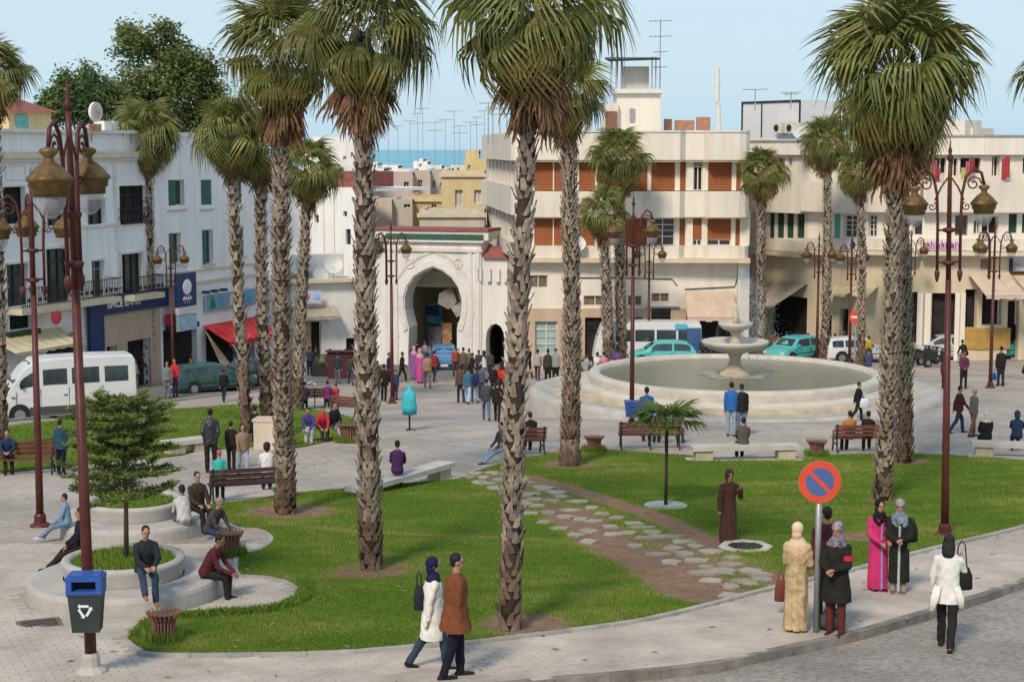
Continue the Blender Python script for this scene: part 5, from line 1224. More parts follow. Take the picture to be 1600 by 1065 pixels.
# ---------------------------------------------------------- town beyond
def town(px0, ytop, px1, ybot, Y, mt, label, wins=(), rooft=None, cat='building', deep=8, name='town_house', skew=0.0, winmat=None, cornice=None):
    a_, b__ = plan(px0, Y, 300), plan(px1, Y+skew, 300); z1 = at((px0+px1)/2, ytop, Y).z; zb_ = -20.0
    t = thing(name, (a_[0], a_[1], at(px0, ybot, Y).z-3), label, cat, 'houses of the old town')
    f = Fac(a_, b__, t); hs = [f.rect(*w_) for w_ in wins]
    f.wall(0, f.len, 0, z1-f.z0, hs, mt, .3)
    for h in hs: f.window(h, 'sash', m_wtrim, winmat or m_dark)
    f.box('roof', rooft or mt, 0, f.len, .302, deep, z1-f.z0-.35, z1-f.z0-.15); f.box('side_wall', mt, 0, .25, .302, deep, 0, z1-f.z0); f.box('side_wall', mt, f.len-.25, f.len, .302, deep, 0, z1-f.z0)
    if cornice: f.box('cornice', m_trim, -.15, f.len+.15, -.2, -.002, z1-f.z0-.5, z1-f.z0-.2)
    return f
m_ochre = plaster('ochre_plaster', (0.55,0.40,0.20), 0.15); m_dusty = plaster('dusty_plaster', (.50,.46,.40), .15); m_pink = plaster('pinkish_plaster', (.50,.42,.38), .12)
town(575,311,612,362,128,m_beige,'blank beige house box, lower of the old town beside the palm trunk')
town(611,311,644,362,129,m_dusty,'grey beige blank house wall between the beige box and the ochre house',[(631,319,641,325)])
town(641,305,702,352,131,m_ochre,'ochre yellow house with small dark opening below a shadowed ledge',[(674,319,682,325)],cornice=True)
town(690,266,757,332,126,m_yell,'yellow house with heavy cornice and tall grey shuttered window',[(711,297,723,323),(741,297,752,318)],winmat=m_dusty,cornice=True)
town(726,248,760,268,136,m_yell,'small pale yellow roof room above the cornice of the yellow house',[(731,258,735,266)]); town(728,234,748,250,139,m_yell,'cubic yellow stair head, topmost of the yellow house')
town(655,328,757,353,113,m_dusty,'long grey beige parapet running just behind the gateway roof',cornice=True)
town(570,268,645,314,150,m_pink,'pinkish terrace house with round red shade on its roof terrace',[(631,284,639,298)])
town(640,266,672,300,152,m_beige,'beige house with one square window next to the pinkish terrace house',[(653,281,660,294)])
town(668,264,700,305,154,m_dusty,'greyish house with tall narrow windows behind the ochre ledge',[(675,282,680,294),(687,286,690,298)])
k_ = 0
for (a_, y_, b__, Y_, mt) in ((575,262,600,190,m_white2),(598,258,622,200,m_white),(620,264,648,185,m_cream),(646,252,668,210,m_white),(664,258,690,195,m_white2),(686,262,706,205,m_white),(704,258,728,215,m_cream2),(580,254,590,240,m_white),(655,248,662,250,m_white2)):
    town(a_, y_, b__, 275, Y_, mt, ['whitewashed cube house low on the sea side','small bright white cube just under the sea','pale cream cube between white cubes','white house rising highest against the sea','dull white cube by the white high one','narrow white cube beside the dull one','greyish cream cube nearest the yellow roof room','tiny white cube far off by the palm trunk','tiny grey white stair head on the white rooftops'][k_], [((a_+b__)/2-2, y_+4, (a_+b__)/2+2, y_+9)]); k_ += 1
town(488,214,556,300,140,m_white2,'white stepped house behind the rust tiled roof',[(536,244,541,250),(548,238,552,246)]); town(470,232,500,300,150,m_white,'white house top peeping between palm fronds')
town(440,262,520,330,132,m_white,'white house wall behind the low crowned palm')
o = M(); 
# flat ground for the town: hillside running down to the sea
hm = mat('town_roofs_far', (.42,.38,.33), .95, .3, .06, .3)
M().add([(-60,126,at(700,352,126).z-6),(60,126,at(700,352,126).z-6),(160,330,at(700,262,330).z-8),(-160,330,at(700,262,330).z-8)], [(0,1,2,3)]).build('hillside', hm, kind='structure')
# antennas
ants = [(592,180,250,150),(607,190,252,152),(622,196,250,155),(641,188,246,150),(653,176,250,150),(661,168,246,148),(680,190,252,150),(696,186,250,148),(710,172,248,140),(718,196,250,140),(745,182,240,128),(757,172,236,122),(763,160,212,105),(770,168,212,104),(781,170,210,104),(792,178,208,104),(1031,30,150,103),(1180,140,160,104),(1236,145,158,104),(586,205,252,150),(735,190,236,138)]
ALAB = ['low antenna closest to the tall palm trunk','antenna just beside the first one by the tall palm','short antenna over the far white cubes','thin antenna standing alone over the cream cube','antenna in front of the widest patch of sea','highest antenna of those over the sea','antenna above the white high house','slim antenna over the narrow white cube','tall antenna before the yellow roof room','antenna short of the yellow house corner','antenna directly over the yellow stair head','antenna at the end of the cream block side wall','tall antenna on the cream block roof edge by the palm','antenna second along the cream block roof edge','antenna third along the cream block roof edge','antenna nearest the tallest palm on the block roof','','antenna on the pale roof container near its corner','antenna at the far end of the pale roof container','faint antenna behind the tall palm trunk','faint antenna between the yellow house and the sea']
for i, (px_, y0, y1, Y_) in enumerate(ants):
    p0 = at(px_, y1, Y_); p1 = at(px_, y0, Y_); H = p1.z-p0.z
    t = thing('antenna', p0, ALAB[i] if i != 16 else 'tallest antenna mast, beside the stair tower of the cream block', 'antenna', 'rooftop antennas' if i != 16 else None)
    M().tube([(0,0,-.5),(0,0,H)], .022 if Y_ > 110 else .035, 5).build('mast', m_grey, t)
    for q in range(random.choice((1,2)) if i != 16 else 4):
        z = H*(.97-.2*q); w_ = random.uniform(.35,.8); b = M(); b.tube([(-w_,0,z),(w_,0,z+.05)], .022, 4)
        for j in range(5): x = -w_+2*w_*j/4; b.box(x-.012, x+.012, -.3, .3, z+.02, z+.05)
        b.build('crossbar', m_grey, t)
for px_, py_, Y_, lb in ((903,386,95.2,'square pale satellite dish on the balcony band before the orange blinds'),(1248,213,97,'small satellite dish on the roof edge beneath the slim palm')):
    p = at(px_, py_, Y_); dish(p-Vector((0,0,.6)), .45, lb, .2)
# ============================================================ THE SQUARE: planters, fountain, lamps, benches
m_conc = mat('rendered_concrete', (0.40,0.385,0.36), 0.88, 0.16, 1.6, 0.35, bscale=22, detail=10)
m_soilgrass = mat('planter_turf', (0.06,0.12,0.012), .95, .3, 3, .5, col2=(.12,.2,.02))
def tufts(parent, R, z, n, h, w_=.012, name='grass', r0=0.0):
    b = M()
    for _ in range(n):
        a = random.uniform(0, 2*pi); q = sqrt(random.uniform((r0/R)**2 if R else 0, 1))*R; x, y = q*cos(a), q*sin(a); t = random.uniform(0, 2*pi); hh = h*random.uniform(.5,1.4); l = random.uniform(0,.6)*hh
        b.add([(x-cos(t)*w_, y-sin(t)*w_, z), (x+cos(t)*w_, y+sin(t)*w_, z), (x+cos(t+2)*l, y+sin(t+2)*l, z+hh)], [(0,1,2)])
    me = b.mesh(name, m_blade); a = me.attributes.new('tint', 'FLOAT', 'FACE'); a.data.foreach_set('value', np.clip(rng.normal(.45,.2,len(me.polygons)),0,1).astype(np.float32)); return link(name, me, parent, kind='stuff')
def planter(px_, py_, label, tuft=2500):
    c = P(px_, py_); t = thing('round_planter', c, label, 'planter', 'stepped round planters')
    M().lathe([(1.66,-.5),(1.67,.30),(1.65,.36),(1.60,.385),(1.05,.395)], 56, cap=False).build('base_step', m_conc, t, smooth=False)
    M().lathe([(1.02,.38),(1.05,.60),(1.075,.66),(1.06,.71),(.99,.73),(.92,.71),(.89,.64),(.88,.55)], 56, cap=False).build('bowl', m_conc, t, smooth=True)
    M().lathe([(.90,.62),(.5,.66),(0.001,.68)], 24, cap=False).build('soil', m_soilgrass, t)
    tufts(t, .87, .64, tuft, .09); return t
pl1 = planter(195, 931, 'stepped round concrete planter with the small conifer growing from its grass, nearer of two', 4500)
pl2 = planter(212, 830, 'stepped round concrete planter with only grass in it, behind the conifer planter')
# layered conifer
cb_ = pl1.location + Vector((.02, .1, .6)); t = thing('conifer_tree', cb_, 'small conifer with flat layered branches growing in the round planter', 'tree')
kk = ppm(cb_.y); Ht = (868-606)/kk
M().tube([(0,0,-.1),(.02,0,1.0),(-.01,.02,2.0),(0,0,Ht)], [.05,.04,.028,.01], 8).build('trunk', m_wood, t, smooth=True)
r_ = random.Random(9); fol = M(); brb = M()
for li in range(6):
    z0_ = (1.25,1.62,1.98,2.32,2.62,Ht-.12)[li]; rad_ = (1.08,.98,.84,1.02,.95,.62)[li]
    nb_ = 13 if li < 5 else 8
    for j in range(nb_):
        a = 2*pi*j/nb_ + li*1.13 + r_.uniform(-.3,.3); z = z0_+r_.uniform(-.07,.07); L_b = rad_*r_.uniform(.7,1.12); up_ = r_.uniform(.02,.16)
        tip = Vector((cos(a)*L_b, sin(a)*L_b, z+up_)); mid = Vector((cos(a)*L_b*.5, sin(a)*L_b*.5, z-.04)); brb.tube([(0,0,z-.08), mid, tip], [.014,.010,.004], 4)
        for q in range(16):
            s = .15+.88*q/15; p0 = Vector((cos(a)*L_b*s, sin(a)*L_b*s, z-.04+(up_+.04)*s*s)); lat = (1.25-s)*.34*L_b
            for side in (-1, 1):
                fol.cur = 0 if r_.random() < .5 else 1
                e = p0+Vector((-sin(a)*side, cos(a)*side, 0))*lat*r_.uniform(.6,1.1)+Vector((cos(a),sin(a),0))*.10+Vector((0,0,r_.uniform(0,.06)))
                for w2 in range(8):
                    pp = p0.lerp(e, r_.random())+Vector((r_.gauss(0,.02),r_.gauss(0,.02),r_.gauss(0,.015))); dd = Vector((r_.uniform(-1,1), r_.uniform(-1,1), r_.uniform(-.1,.75))).normalized()*r_.uniform(.06,.11); ss = dd.cross(Vector((r_.uniform(-1,1),r_.uniform(-1,1),r_.uniform(-1,1)))).normalized()*.017
                    fol.add([pp-ss, pp+ss, pp+dd], [(0,1,2)])
fol.build('foliage', m_need, t); brb.build('branches', m_wood, t)

# ---------------------------------------------------------- fountain
m_marble = mat('fountain_stone', (0.50,0.465,0.40), 0.6, 0.14, 2.0, 0.3, bscale=20, detail=10, streak=False)
m_marble2 = mat('fountain_stone_weathered', (0.42,0.36,0.27), 0.8, 0.25, 1.2, 0.3, bscale=16, detail=10)
m_water = bpy.data.materials.new('fountain_water'); m_water.use_nodes = True; n_ = m_water.node_tree; b_ = n_.nodes['Principled BSDF']
b_.inputs['Base Color'].default_value = (.13,.15,.10,1); b_.inputs['Roughness'].default_value = .12; b_.inputs['Specular IOR Level'].default_value = .6
tq = n_.nodes.new('ShaderNodeTexCoord'); nq = n_.nodes.new('ShaderNodeTexNoise'); nq.inputs['Scale'].default_value = 5; nq.inputs['Detail'].default_value = 5; bq = n_.nodes.new('ShaderNodeBump'); bq.inputs['Strength'].default_value = .8; bq.inputs['Distance'].default_value = .05
n_.links.new(tq.outputs['Object'], nq.inputs[0]); n_.links.new(nq.outputs[0], bq.inputs['Height']); n_.links.new(bq.outputs[0], b_.inputs['Normal'])
FZ = 67.2
fb = at(1148, 590, FZ); zr = HC - 9.0; FR = 5.62
g0 = gz(fb.x, FZ)
t = thing('fountain', (fb.x, FZ, g0), 'large round stone fountain with tiered rim, green water and two bowls spraying', 'fountain')
zr -= g0
def lob(amp, k_): return lambda a, r, z: 1+amp*abs(cos(a*k_/2))
M().lathe([(FR+.28,zr-.5),(FR+.34,zr-.14),(FR+.30,zr-.03),(FR+.2,zr),(FR-.05,zr),(FR-.13,zr-.04),(FR-.16,zr-.5)], 96, cap=False).build('basin_rim', m_marble, t, smooth=True)
M().lathe([(FR+.74,-1.2),(FR+.78,zr-.52),(FR+.72,zr-.42),(FR+.25,zr-.40)], 96, cap=False).build('basin_step', m_marble, t, smooth=True)
M().lathe([(FR+.95,-1.3),(FR+1.0,zr-.64),(FR+.9,zr-.58),(FR+.7,zr-.57)], 96, cap=False).build('basin_step', m_marble2, t, smooth=True)
M().lathe([(7.9,-1.4),(8.0,.40),(7.88,.56),(7.55,.60),(7.45,.52),(6.5,.50)], 96, mod=lambda a, r, z: 1+(.05*abs(cos(2*a))**3 if r > 7 else 0), cap=False).build('outer_kerb', m_conc, t, smooth=True)
M().lathe([(7.5,.515),(6.4,.52)], 96, mod=lambda a, r, z: 1+(.05*abs(cos(2*a))**3 if r > 7 else 0), cap=False).build('outer_floor', m_marble2, t)
M().lathe([(FR,zr-.16),(3,zr-.16),(.001,zr-.16)], 64, cap=False).build('water', m_water, t)
zb_ = zr-.16
M().lathe([(.62,zb_-.3),(.60,zb_+.12),(.42,zb_+.2),(.30,zb_+.35),(.22,zb_+.6),(.26,zb_+.8),(.36,zb_+.9),(.55,zb_+.98)], 28, cap=False).build('pedestal', m_marble2, t, smooth=True)
M().lathe([(.3,zb_+.9),(.9,zb_+1.02),(1.22,zb_+1.16),(1.34,zb_+1.30),(1.36,zb_+1.40),(1.28,zb_+1.43),(1.16,zb_+1.38),(.9,zb_+1.28),(.2,zb_+1.22)], 44, mod=lambda a, r, z: 1+.02*cos(16*a), cap=False).build('lower_bowl', m_marble, t, smooth=True)
M().lathe([(.28,zb_+1.2),(.2,zb_+1.4),(.16,zb_+1.6),(.22,zb_+1.75),(.34,zb_+1.8)], 24, cap=False).build('pedestal', m_marble2, t, smooth=True)
M().lathe([(.2,zb_+1.78),(.5,zb_+1.88),(.66,zb_+2.02),(.70,zb_+2.14),(.64,zb_+2.16),(.5,zb_+2.06),(.1,zb_+2.0)], 36, mod=lambda a, r, z: 1+.02*cos(12*a), cap=False).build('upper_bowl', m_marble, t, smooth=True)
M().lathe([(.12,zb_+2.0),(.09,zb_+2.3),(.14,zb_+2.45),(.06,zb_+2.6),(.09,zb_+2.75),(.02,zb_+2.95)], 16).build('finial', m_marble, t, smooth=True)
m_spray = mat('water_spray', (.75,.78,.80), .3, .1, 5, 0, trans=.5)
sp = M(); rr_ = random.Random(5)
def drop(x, y, z, s):
    sp.add([(x-s,y,z),(x+s*.6,y+s,z+s*.4),(x,y-s*.4,z+s*2.2)], [(0,1,2)])
for i in range(8000):
    q = rr_.random(); a = rr_.uniform(0, 2*pi); drop(.05+q*1.7*abs(rr_.gauss(.35,.4))+.1, rr_.gauss(0,.3), zb_+4.2-q*q*4.0+rr_.gauss(0,.12), (.007+.009*q)*rr_.uniform(.5,1.4))
for i in range(500): a = rr_.uniform(0, 2*pi); q = rr_.random(); drop((1.36+.12*q)*cos(a), (1.36+.12*q)*sin(a), zb_+1.38*(1-q), .012)
for i in range(300): a = rr_.uniform(0, 2*pi); q = rr_.random(); drop((.7+.15*q)*cos(a), (.7+.15*q)*sin(a), zb_+2.1-.7*q, .010)
sp.build('spray', m_spray, t, kind='stuff')
fo = M(); fo.lathe([(1.35,zb_+.006),(.9,zb_+.012),(.6,zb_+.006)], 40, mod=lambda a, r, z: 1+.12*sin(5*a)+.08*sin(11*a), cap=False); fo.build('foam', mat('foam_water', (.20,.22,.19), .4, .5, 6, .5, col2=(.46,.48,.46)), t)

# ---------------------------------------------------------- street lamps
m_post = mat('oxblood_lamp_paint', (0.075,0.018,0.015), 0.45, 0.25, 3.0, 0.12, col2=(.11,.028,.022))
m_brass = mat('old_brass', (0.13,0.075,0.03), 0.5, 0.35, 6.0, 0.3, metal=0.45, col2=(.23,.145,.055))
m_lglass = mat('lantern_glass', (.45,.46,.47), .1, .2, 6, .05, spec=.8)
_n = m_lglass.node_tree; _t = _n.nodes.new('ShaderNodeBsdfTransparent'); _m = _n.nodes.new('ShaderNodeMixShader'); _m.inputs[0].default_value = .6
_n.links.new(_n.nodes['Principled BSDF'].outputs[0], _m.inputs[1]); _n.links.new(_t.outputs[0], _m.inputs[2]); _n.links.new(_m.outputs[0], _n.nodes['Material Output'].inputs[0])
lamp_parts = {}
def lamp_meshes():
    b = M(); b.lathe([(.001,.02),(.10,.02),(.13,.10),(.09,.14),(.06,.20),(.10,.24),(.13,.28)], 14)
    # lantern hangs down from z=0
    L_ = M(); L_.lathe([(.03,0),(.10,-.02),(.12,-.06),(.055,-.13),(.07,-.17),(.16,-.24),(.24,-.33),(.275,-.37),(.285,-.40),(.25,-.43),(.245,-.50),(.215,-.52),(.21,-.60),(.19,-.60)], 18); lamp_parts['lantern'] = L_.mesh('lantern', m_brass, smooth=True)
    G = M(); G.lathe([(.19,-.60),(.185,-.68),(.14,-.78),(.07,-.85),(.001,-.87)], 14, cap=False); lamp_parts['glass'] = G.mesh('lantern_glass', m_lglass, smooth=True)
lamp_meshes()
def lamp(px_, py_, pytop, arms, label, topx=None, near=False, hs=1.0):
    b = P(px_, py_); k = ppm(b.y); top = at(topx or px_, pytop, b.y); H = top.z-b.z
    t = thing('street_lamp', b, label, 'street lamp', 'lantern posts of the square'); dx = (top.x-b.x) if topx else 0
    if topx: t.rotation_euler = (0, math.atan2(dx, H), 0)
    s = H/8.6
    pm = M(); pm.tube([(0,0,-.1),(0,0,2.2*s),(0,0,5.6*s)], [.088,.080,.062], 12); pm.lathe([(.11,-.2),(.11,.0)], 8); pm.build('pole', m_post, t, smooth=True)
    M().tube([(0,0,5.6*s),(0,0,7.7*s),(0,0,8.1*s)], [.055,.045,.035], 10).build('upper_pole', m_post, t, smooth=True)
    M().lathe([(.03,8.1*s),(.06,8.14*s),(.075,8.2*s),(.03,8.26*s),(.045,8.33*s),(.02,8.4*s),(.002,8.62*s)], 10).build('finial', m_post, t, smooth=True)
    M().lathe([(.20,-.12),(.24,.0),(.22,.05),(.14,.10),(.13,.25),(.106,.3)], 10).build('foot', m_conc if near else m_post, t)
    for z in (5.95*s, 6.65*s): M().lathe([(.05,z-.06),(.13,z-.03),(.14,z+.03),(.05,z+.06)], 12).build('collar', m_post, t, smooth=True)
    for az in arms:
        c, sn = cos(radians(az)), sin(radians(az))
        def q(r_, z): return (r_*c, r_*sn, z)
        a = M(); a.tube([q(.24,5.8*s), q(.24,6.8*s), q(.26,7.4*s), q(.34,7.78*s), q(.50,7.95*s), q(.66,7.85*s), q(.72,7.6*s)], .032, 8); a.tube([q(.0,5.97*s), q(.24,5.97*s)], .025, 6); a.tube([q(.0,6.65*s), q(.24,6.65*s)], .025, 6)
        a.lathe([(.02,5.55*s),(.05,5.66*s),(.06,5.75*s),(.03,5.82*s)], 8, c=q(.24,0))
        sc_ = [q(.50+.17*(1-i/14)*cos(i*.75), 7.62*s+.17*(1-i/14)*sin(i*.75)) for i in range(13)]; a.tube(sc_, .018, 5); a.tube([q(.045,7.75*s), q(.18,7.55*s), q(.30,7.28*s)], .02, 5); a.tube([q(.36+.10*(1-i/12)*cos(2+i*.8), 7.15*s+.10*(1-i/12)*sin(2+i*.8)) for i in range(11)], .015, 5)
        arm = a.build('arm', m_post, t, smooth=True)
        l_ = link('lantern', lamp_parts['lantern'], t, loc=q(.72, 7.6*s), scale=1.0*hs); g_ = link('lantern_glass', lamp_parts['glass'], l_)
    return t
lamp(143, 1050, 117, (262, 85), 'tall oxblood lantern post nearest the camera, carrying the blue lidded bin', topx=104, near=True, hs=1.12)
lamp(63, 822, 262, (215, 115, 30), 'oxblood lantern post with three lanterns standing on the paving near the round planters', topx=47)
lamp(1476, 838, 215, (180, 0), 'oxblood lantern post rising behind the woman in the white blouse', topx=1485)
lamp(613, 630, 342, (190, 150, 20), 'lantern post on the plaza before the gateway, near the turquoise bundle')
lamp(987, 668, 300, (200, 20), 'lantern post with blue box at its foot, before the fountain')
lamp(217, 597, 362, (190, 250), 'thin lantern post before the bank front')
lamp(271, 603, 365, (215, 20), 'lantern post beside the blue projecting sign')
lamp(1276, 566, 362, (195, 345), 'lantern post at the street side behind the fountain, beside a slim palm')
lamp(1327, 568, 366, (200, 340), 'lantern post behind the white car')
lamp(1419, 566, 355, (185, 5), 'lantern post half hidden by the full crowned palms')
lamp(1547, 606, 342, (205, 150, 350), 'lantern post on the plaza beside the standing man in black')
lamp(1013, 566, 362, (190, 350), 'lantern post behind the bus')
# concrete footing flap of the near post
c = P(150, 1056); 
# litter bin on the near post
m_bin = mat('dark_grey_plastic', (.035,.045,.05), .45, .2, 4, .1); m_binb = mat('blue_plastic', (.03,.09,.33), .4, .15, 4, .1)
b = P(143, 1050); k = ppm(b.y); bz = b.z+(1050-973)/k; c = at(137, 973, b.y-.28); t = thing('litter_bin', (c.x, b.y-.30, bz), 'dark grey litter bin with blue lid fixed to the nearest lantern post', 'litter bin', rz=.05)
bb = M(); w1, w2, hh = .19, .235, .56
bb.add([(-w1,-.13,0),(w1,-.13,0),(w1,.13,0),(-w1,.13,0),(-w2,-.17,hh),(w2,-.17,hh),(w2,.17,hh),(-w2,.17,hh)], [(0,3,2,1),(0,1,5,4),(1,2,6,5),(2,3,7,6),(3,0,4,7)]); bb.box(-w2-.01,w2+.01,-.18,.18,hh-.03,hh); bb.build('body', m_bin, t)
lid = M(); lid.box(-.25,.25,-.19,.18,hh+.002,hh+.05); lid.box(-.25,-.17,-.19,.18,hh+.05,hh+.19); lid.box(.17,.25,-.19,.18,hh+.05,hh+.19); lid.box(-.17,.17,.10,.18,hh+.05,hh+.19); lid.box(-.255,.255,-.195,.185,hh+.19,hh+.25); lid.box(-.22,.22,-.16,.15,hh+.25,hh+.275); lid.build('lid', m_binb, t)
M().box(-.17,.17,.0,.098,hh+.05,hh+.19).build('opening', m_dark, t)
em = M()
for i in range(3):
    a0 = radians(90+120*i); pts = []
    for s_ in (-.38,.38): pts.append((.085*cos(a0+s_*2.0), .085*sin(a0+s_*2.0)))
    (x0_,z0_),(x1_,z1_) = pts; dx_, dz_ = x1_-x0_, z1_-z0_; l = sqrt(dx_*dx_+dz_*dz_); nx_, nz_ = -dz_/l*.018, dx_/l*.018; yy_ = lambda z: -.13-(.04)*(z/hh)-.006
    cz = .33; P4 = [(x0_-nx_,z0_-nz_),(x1_-nx_,z1_-nz_),(x1_+nx_,z1_+nz_),(x0_+nx_,z0_+nz_)]; em.add([(x,yy_(z+cz),z+cz) for x, z in P4], [(0,1,2,3)])
    tip = [(x1_-nx_*2.2,z1_-nz_*2.2),(x1_+dx_/l*.04,z1_+dz_/l*.04),(x1_+nx_*2.2,z1_+nz_*2.2)]; em.add([(x,yy_(z+cz)-.001,z+cz) for x, z in tip], [(0,1,2)])
em.build('recycling_emblem', m_letter, t); M().box(-.05,.05,.18,.24,.3,.4).build('bracket', m_post, t)

# no-parking sign
c = P(1275, 988); t = thing('no_parking_sign', c, 'round red and blue no parking sign on a grey pole at the kerb', 'road sign')
M().tube([(0,0,-.1),(0,0,2.78)], .048, 12).build('pole', mat('galvanised_pole', (.33,.34,.35), .45, .15, 3, .15, metal=.5, streak=True), t, smooth=True)
dz = 2.46; m_sr = mat('sign_red', (.62,.075,.035), .4, .1, 2, 0); m_sb = mat('sign_blue', (.07,.12,.30), .4, .1, 2, 0)
dsk = M().tube([(0,-.062,dz),(0,-.052,dz)], .335, 40).build('plate', m_sr, t)
M().tube([(0,-.066,dz),(0,-.0625,dz)], .225, 36).build('blue_field', m_sb, t)
bar = M(); a = radians(-45); L_ = .235; w_ = .032; bar.add([(cos(a)*L_-sin(a)*w_,-.069,dz+sin(a)*L_+cos(a)*w_),(cos(a)*L_+sin(a)*w_,-.069,dz+sin(a)*L_-cos(a)*w_),(-cos(a)*L_+sin(a)*w_,-.069,dz-sin(a)*L_-cos(a)*w_),(-cos(a)*L_-sin(a)*w_,-.069,dz-sin(a)*L_+cos(a)*w_)], [(0,1,2,3)]); bar.build('diagonal_bar', m_sr, t)
M().tube([(0,-.051,dz),(0,-.046,dz)], .34, 40).build('back_plate', m_grey, t)
M().box(-.06,.06,-.052,.055,dz-.05,dz+.05).build('clamp', m_grey, t)
# no-entry sign far off
c = P(1335, 571); t = thing('no_entry_sign', c, 'small round red no entry sign between slim palms behind the white car', 'road sign')
M().tube([(0,0,-.1),(0,0,3.1)], .04, 8).build('pole', m_grey, t); zz = at(1335,495,c.y).z-c.z; M().tube([(0,-.08,zz),(0,-.05,zz)], .36, 24).build('plate', m_sr, t); M().box(-.24,.24,-.09,-.082,zz-.05,zz+.05).build('white_bar', m_letter, t)

# ---------------------------------------------------------- benches
m_bwood = mat('red_brown_bench_wood', (.15,.05,.035), .6, .3, 4, .3, streak=True); m_biron = mat('black_bench_iron', (.02,.02,.02), .5, .2, 4, .1)
m_bwood_d = mat('dark_bench_wood', (.05,.022,.02), .6, .3, 4, .3, streak=True)
def bench(px_, py_, length, rz, label, wood=None):
    """rz 0 = the back towards the camera"""
    c = P(px_, py_); t = thing('bench', c, label, 'bench', 'wooden benches with iron ends', rz=rz); h = length/2
    for i in range(4): M().box(-h,h,.06+i*.11,.155+i*.11,.42,.45).build('seat_slat', wood or m_bwood, t)
    for i in range(3):
        z = .50+i*.125; o = M(); o.obox((0,.02-.03*i,z+.055), (2*h,.03,.105), 0, -.2); o.build('back_slat', wood or m_bwood, t)
    for x in (-h+.08, h-.08) if length < 1.9 else (-h+.08, 0, h-.08):
        l_ = M(); l_.tube([(x,-.12,0),(x,-.02,.2),(x,.04,.42),(x,.0,.6),(x,-.06,.88)], .028, 6); l_.tube([(x,.56,0),(x,.48,.22),(x,.50,.42),(x,.04,.41)], .028, 6); l_.tube([(x,.0,.62),(x,.25,.66),(x,.48,.62),(x,.50,.44)], .02, 6); l_.tube([(x,.0,.2),(x,.25,.28),(x,.48,.2)], .018, 5)
        l_.build('iron_leg', m_biron, t)
    return t
bench(1016, 702, 1.95, 0, 'red brown bench before the fountain behind the young palm, two people seated')
bench(1348, 707, 1.75, .05, 'red brown bench with the man in an orange jacket')
bench(388, 785, 1.85, .30, 'dark bench beside the thick palm, seen from its back', m_bwood_d)
bench(40, 738, 1.7, pi+.15, 'bench with the man in navy, at the near edge of the far lawn')
bench(826, 712, 1.1, .2, 'bench with one iron end showing beside the man bent over in black')
bench(492, 636, 2.0, .12, 'bench with two people in purple and red by the slim palm trunks')
bench(536, 652, 1.3, -.5, 'short tilted looking bench beside the one with people in purple')
m_slab = mat('pale_concrete_slab', (.46,.44,.40), .85, .15, 2, .3, bscale=25)
def stone_bench(a_, b__, label, depth=.55, ht=.46):
    pa, pb = P(*a_), P(*b__); d = Vector((pb.x-pa.x, pb.y-pa.y)); L = d.length; c = Vector(((pa.x+pb.x)/2, (pa.y+pb.y)/2, min(pa.z, pb.z))); t = thing('stone_bench', c, label, 'stone bench', 'long stone benches', rz=atan2(d.y, d.x))
    M().box(-L/2,L/2,0,depth,ht-.13,ht).build('slab', m_slab, t)
    for x in (-L/2+.12, L/2-.62): M().box(x,x+.5,.06,depth-.06,-.15,ht-.132).build('block', m_marble2, t)
    M().box(-L/2-.1,L/2+.1,-.12,depth+.1,-.2,.04).build('footing', m_slab, t); return t
stone_bench((566,778),(712,748), 'long pale stone bench with the man in purple, between two palms')
stone_bench((1082,722),(1250,720), 'long low stone bench with one person seated, before the fountain')
stone_bench((1518,715),(1640,718), 'stone bench with the two people in black and in navy')
stone_bench((262,712),(336,706), 'grey stone bench at the edge of the far lawn behind the conifer')
# low reddish basket posts with grass round them
m_rod = mat('weathered_red_rod', (.24,.11,.085), .8, .35, 5, .4)
def basket(px_, py_, ht, w_, label):
    c = P(px_, py_); t = thing('rod_basket', c, label, 'planter', 'flared rod baskets at the lawn edges')
    n = 20
    for i in range(n):
        a = 2*pi*i/n; M().tube([(w_*.30*cos(a),w_*.30*sin(a),0),(w_*.34*cos(a),w_*.34*sin(a),ht*.7),(w_*.52*cos(a),w_*.52*sin(a),ht)], .018, 5).build('rod', m_rod, t)
    M().lathe([(w_*.28,0),(w_*.3,ht*.8),(w_*.42,ht*.93)], 16).build('core', mat('basket_core', (.12,.08,.06), .9, .3, 5, .4), t)
    tufts(t, w_*.62, .0, 900, .2, .012, r0=w_*.3); return t
basket(256, 1003, .50, .50, 'flared reddish rod basket at the tip of the front lawn')
basket(360, 868, .5, .52, 'dark rod basket between the two paved bays, behind the man in maroon')
basket(928, 706, .5, .6, 'low rod basket in grass by the shaggy palm')
basket(1276, 713, .5, .6, 'low rod basket in grass beside the bench with the orange jacket')
basket(545, 690, .6, .8, 'grassy basket post next to the man in jeans')
# beige stone block beside the thick palm
c = P(424, 700); t = thing('stone_block', c, 'beige stone block on the far lawn edge behind the thick palm', 'stone block'); M().prism([(-.5,-.3),(.45,-.35),(.5,.3),(-.42,.32)], -.1, .88).build('stone_block', m_beige, t); M().prism([(-.54,-.33),(.49,-.38),(.54,.33),(-.46,.35)], .882, .96).build('cap', m_beige, t)
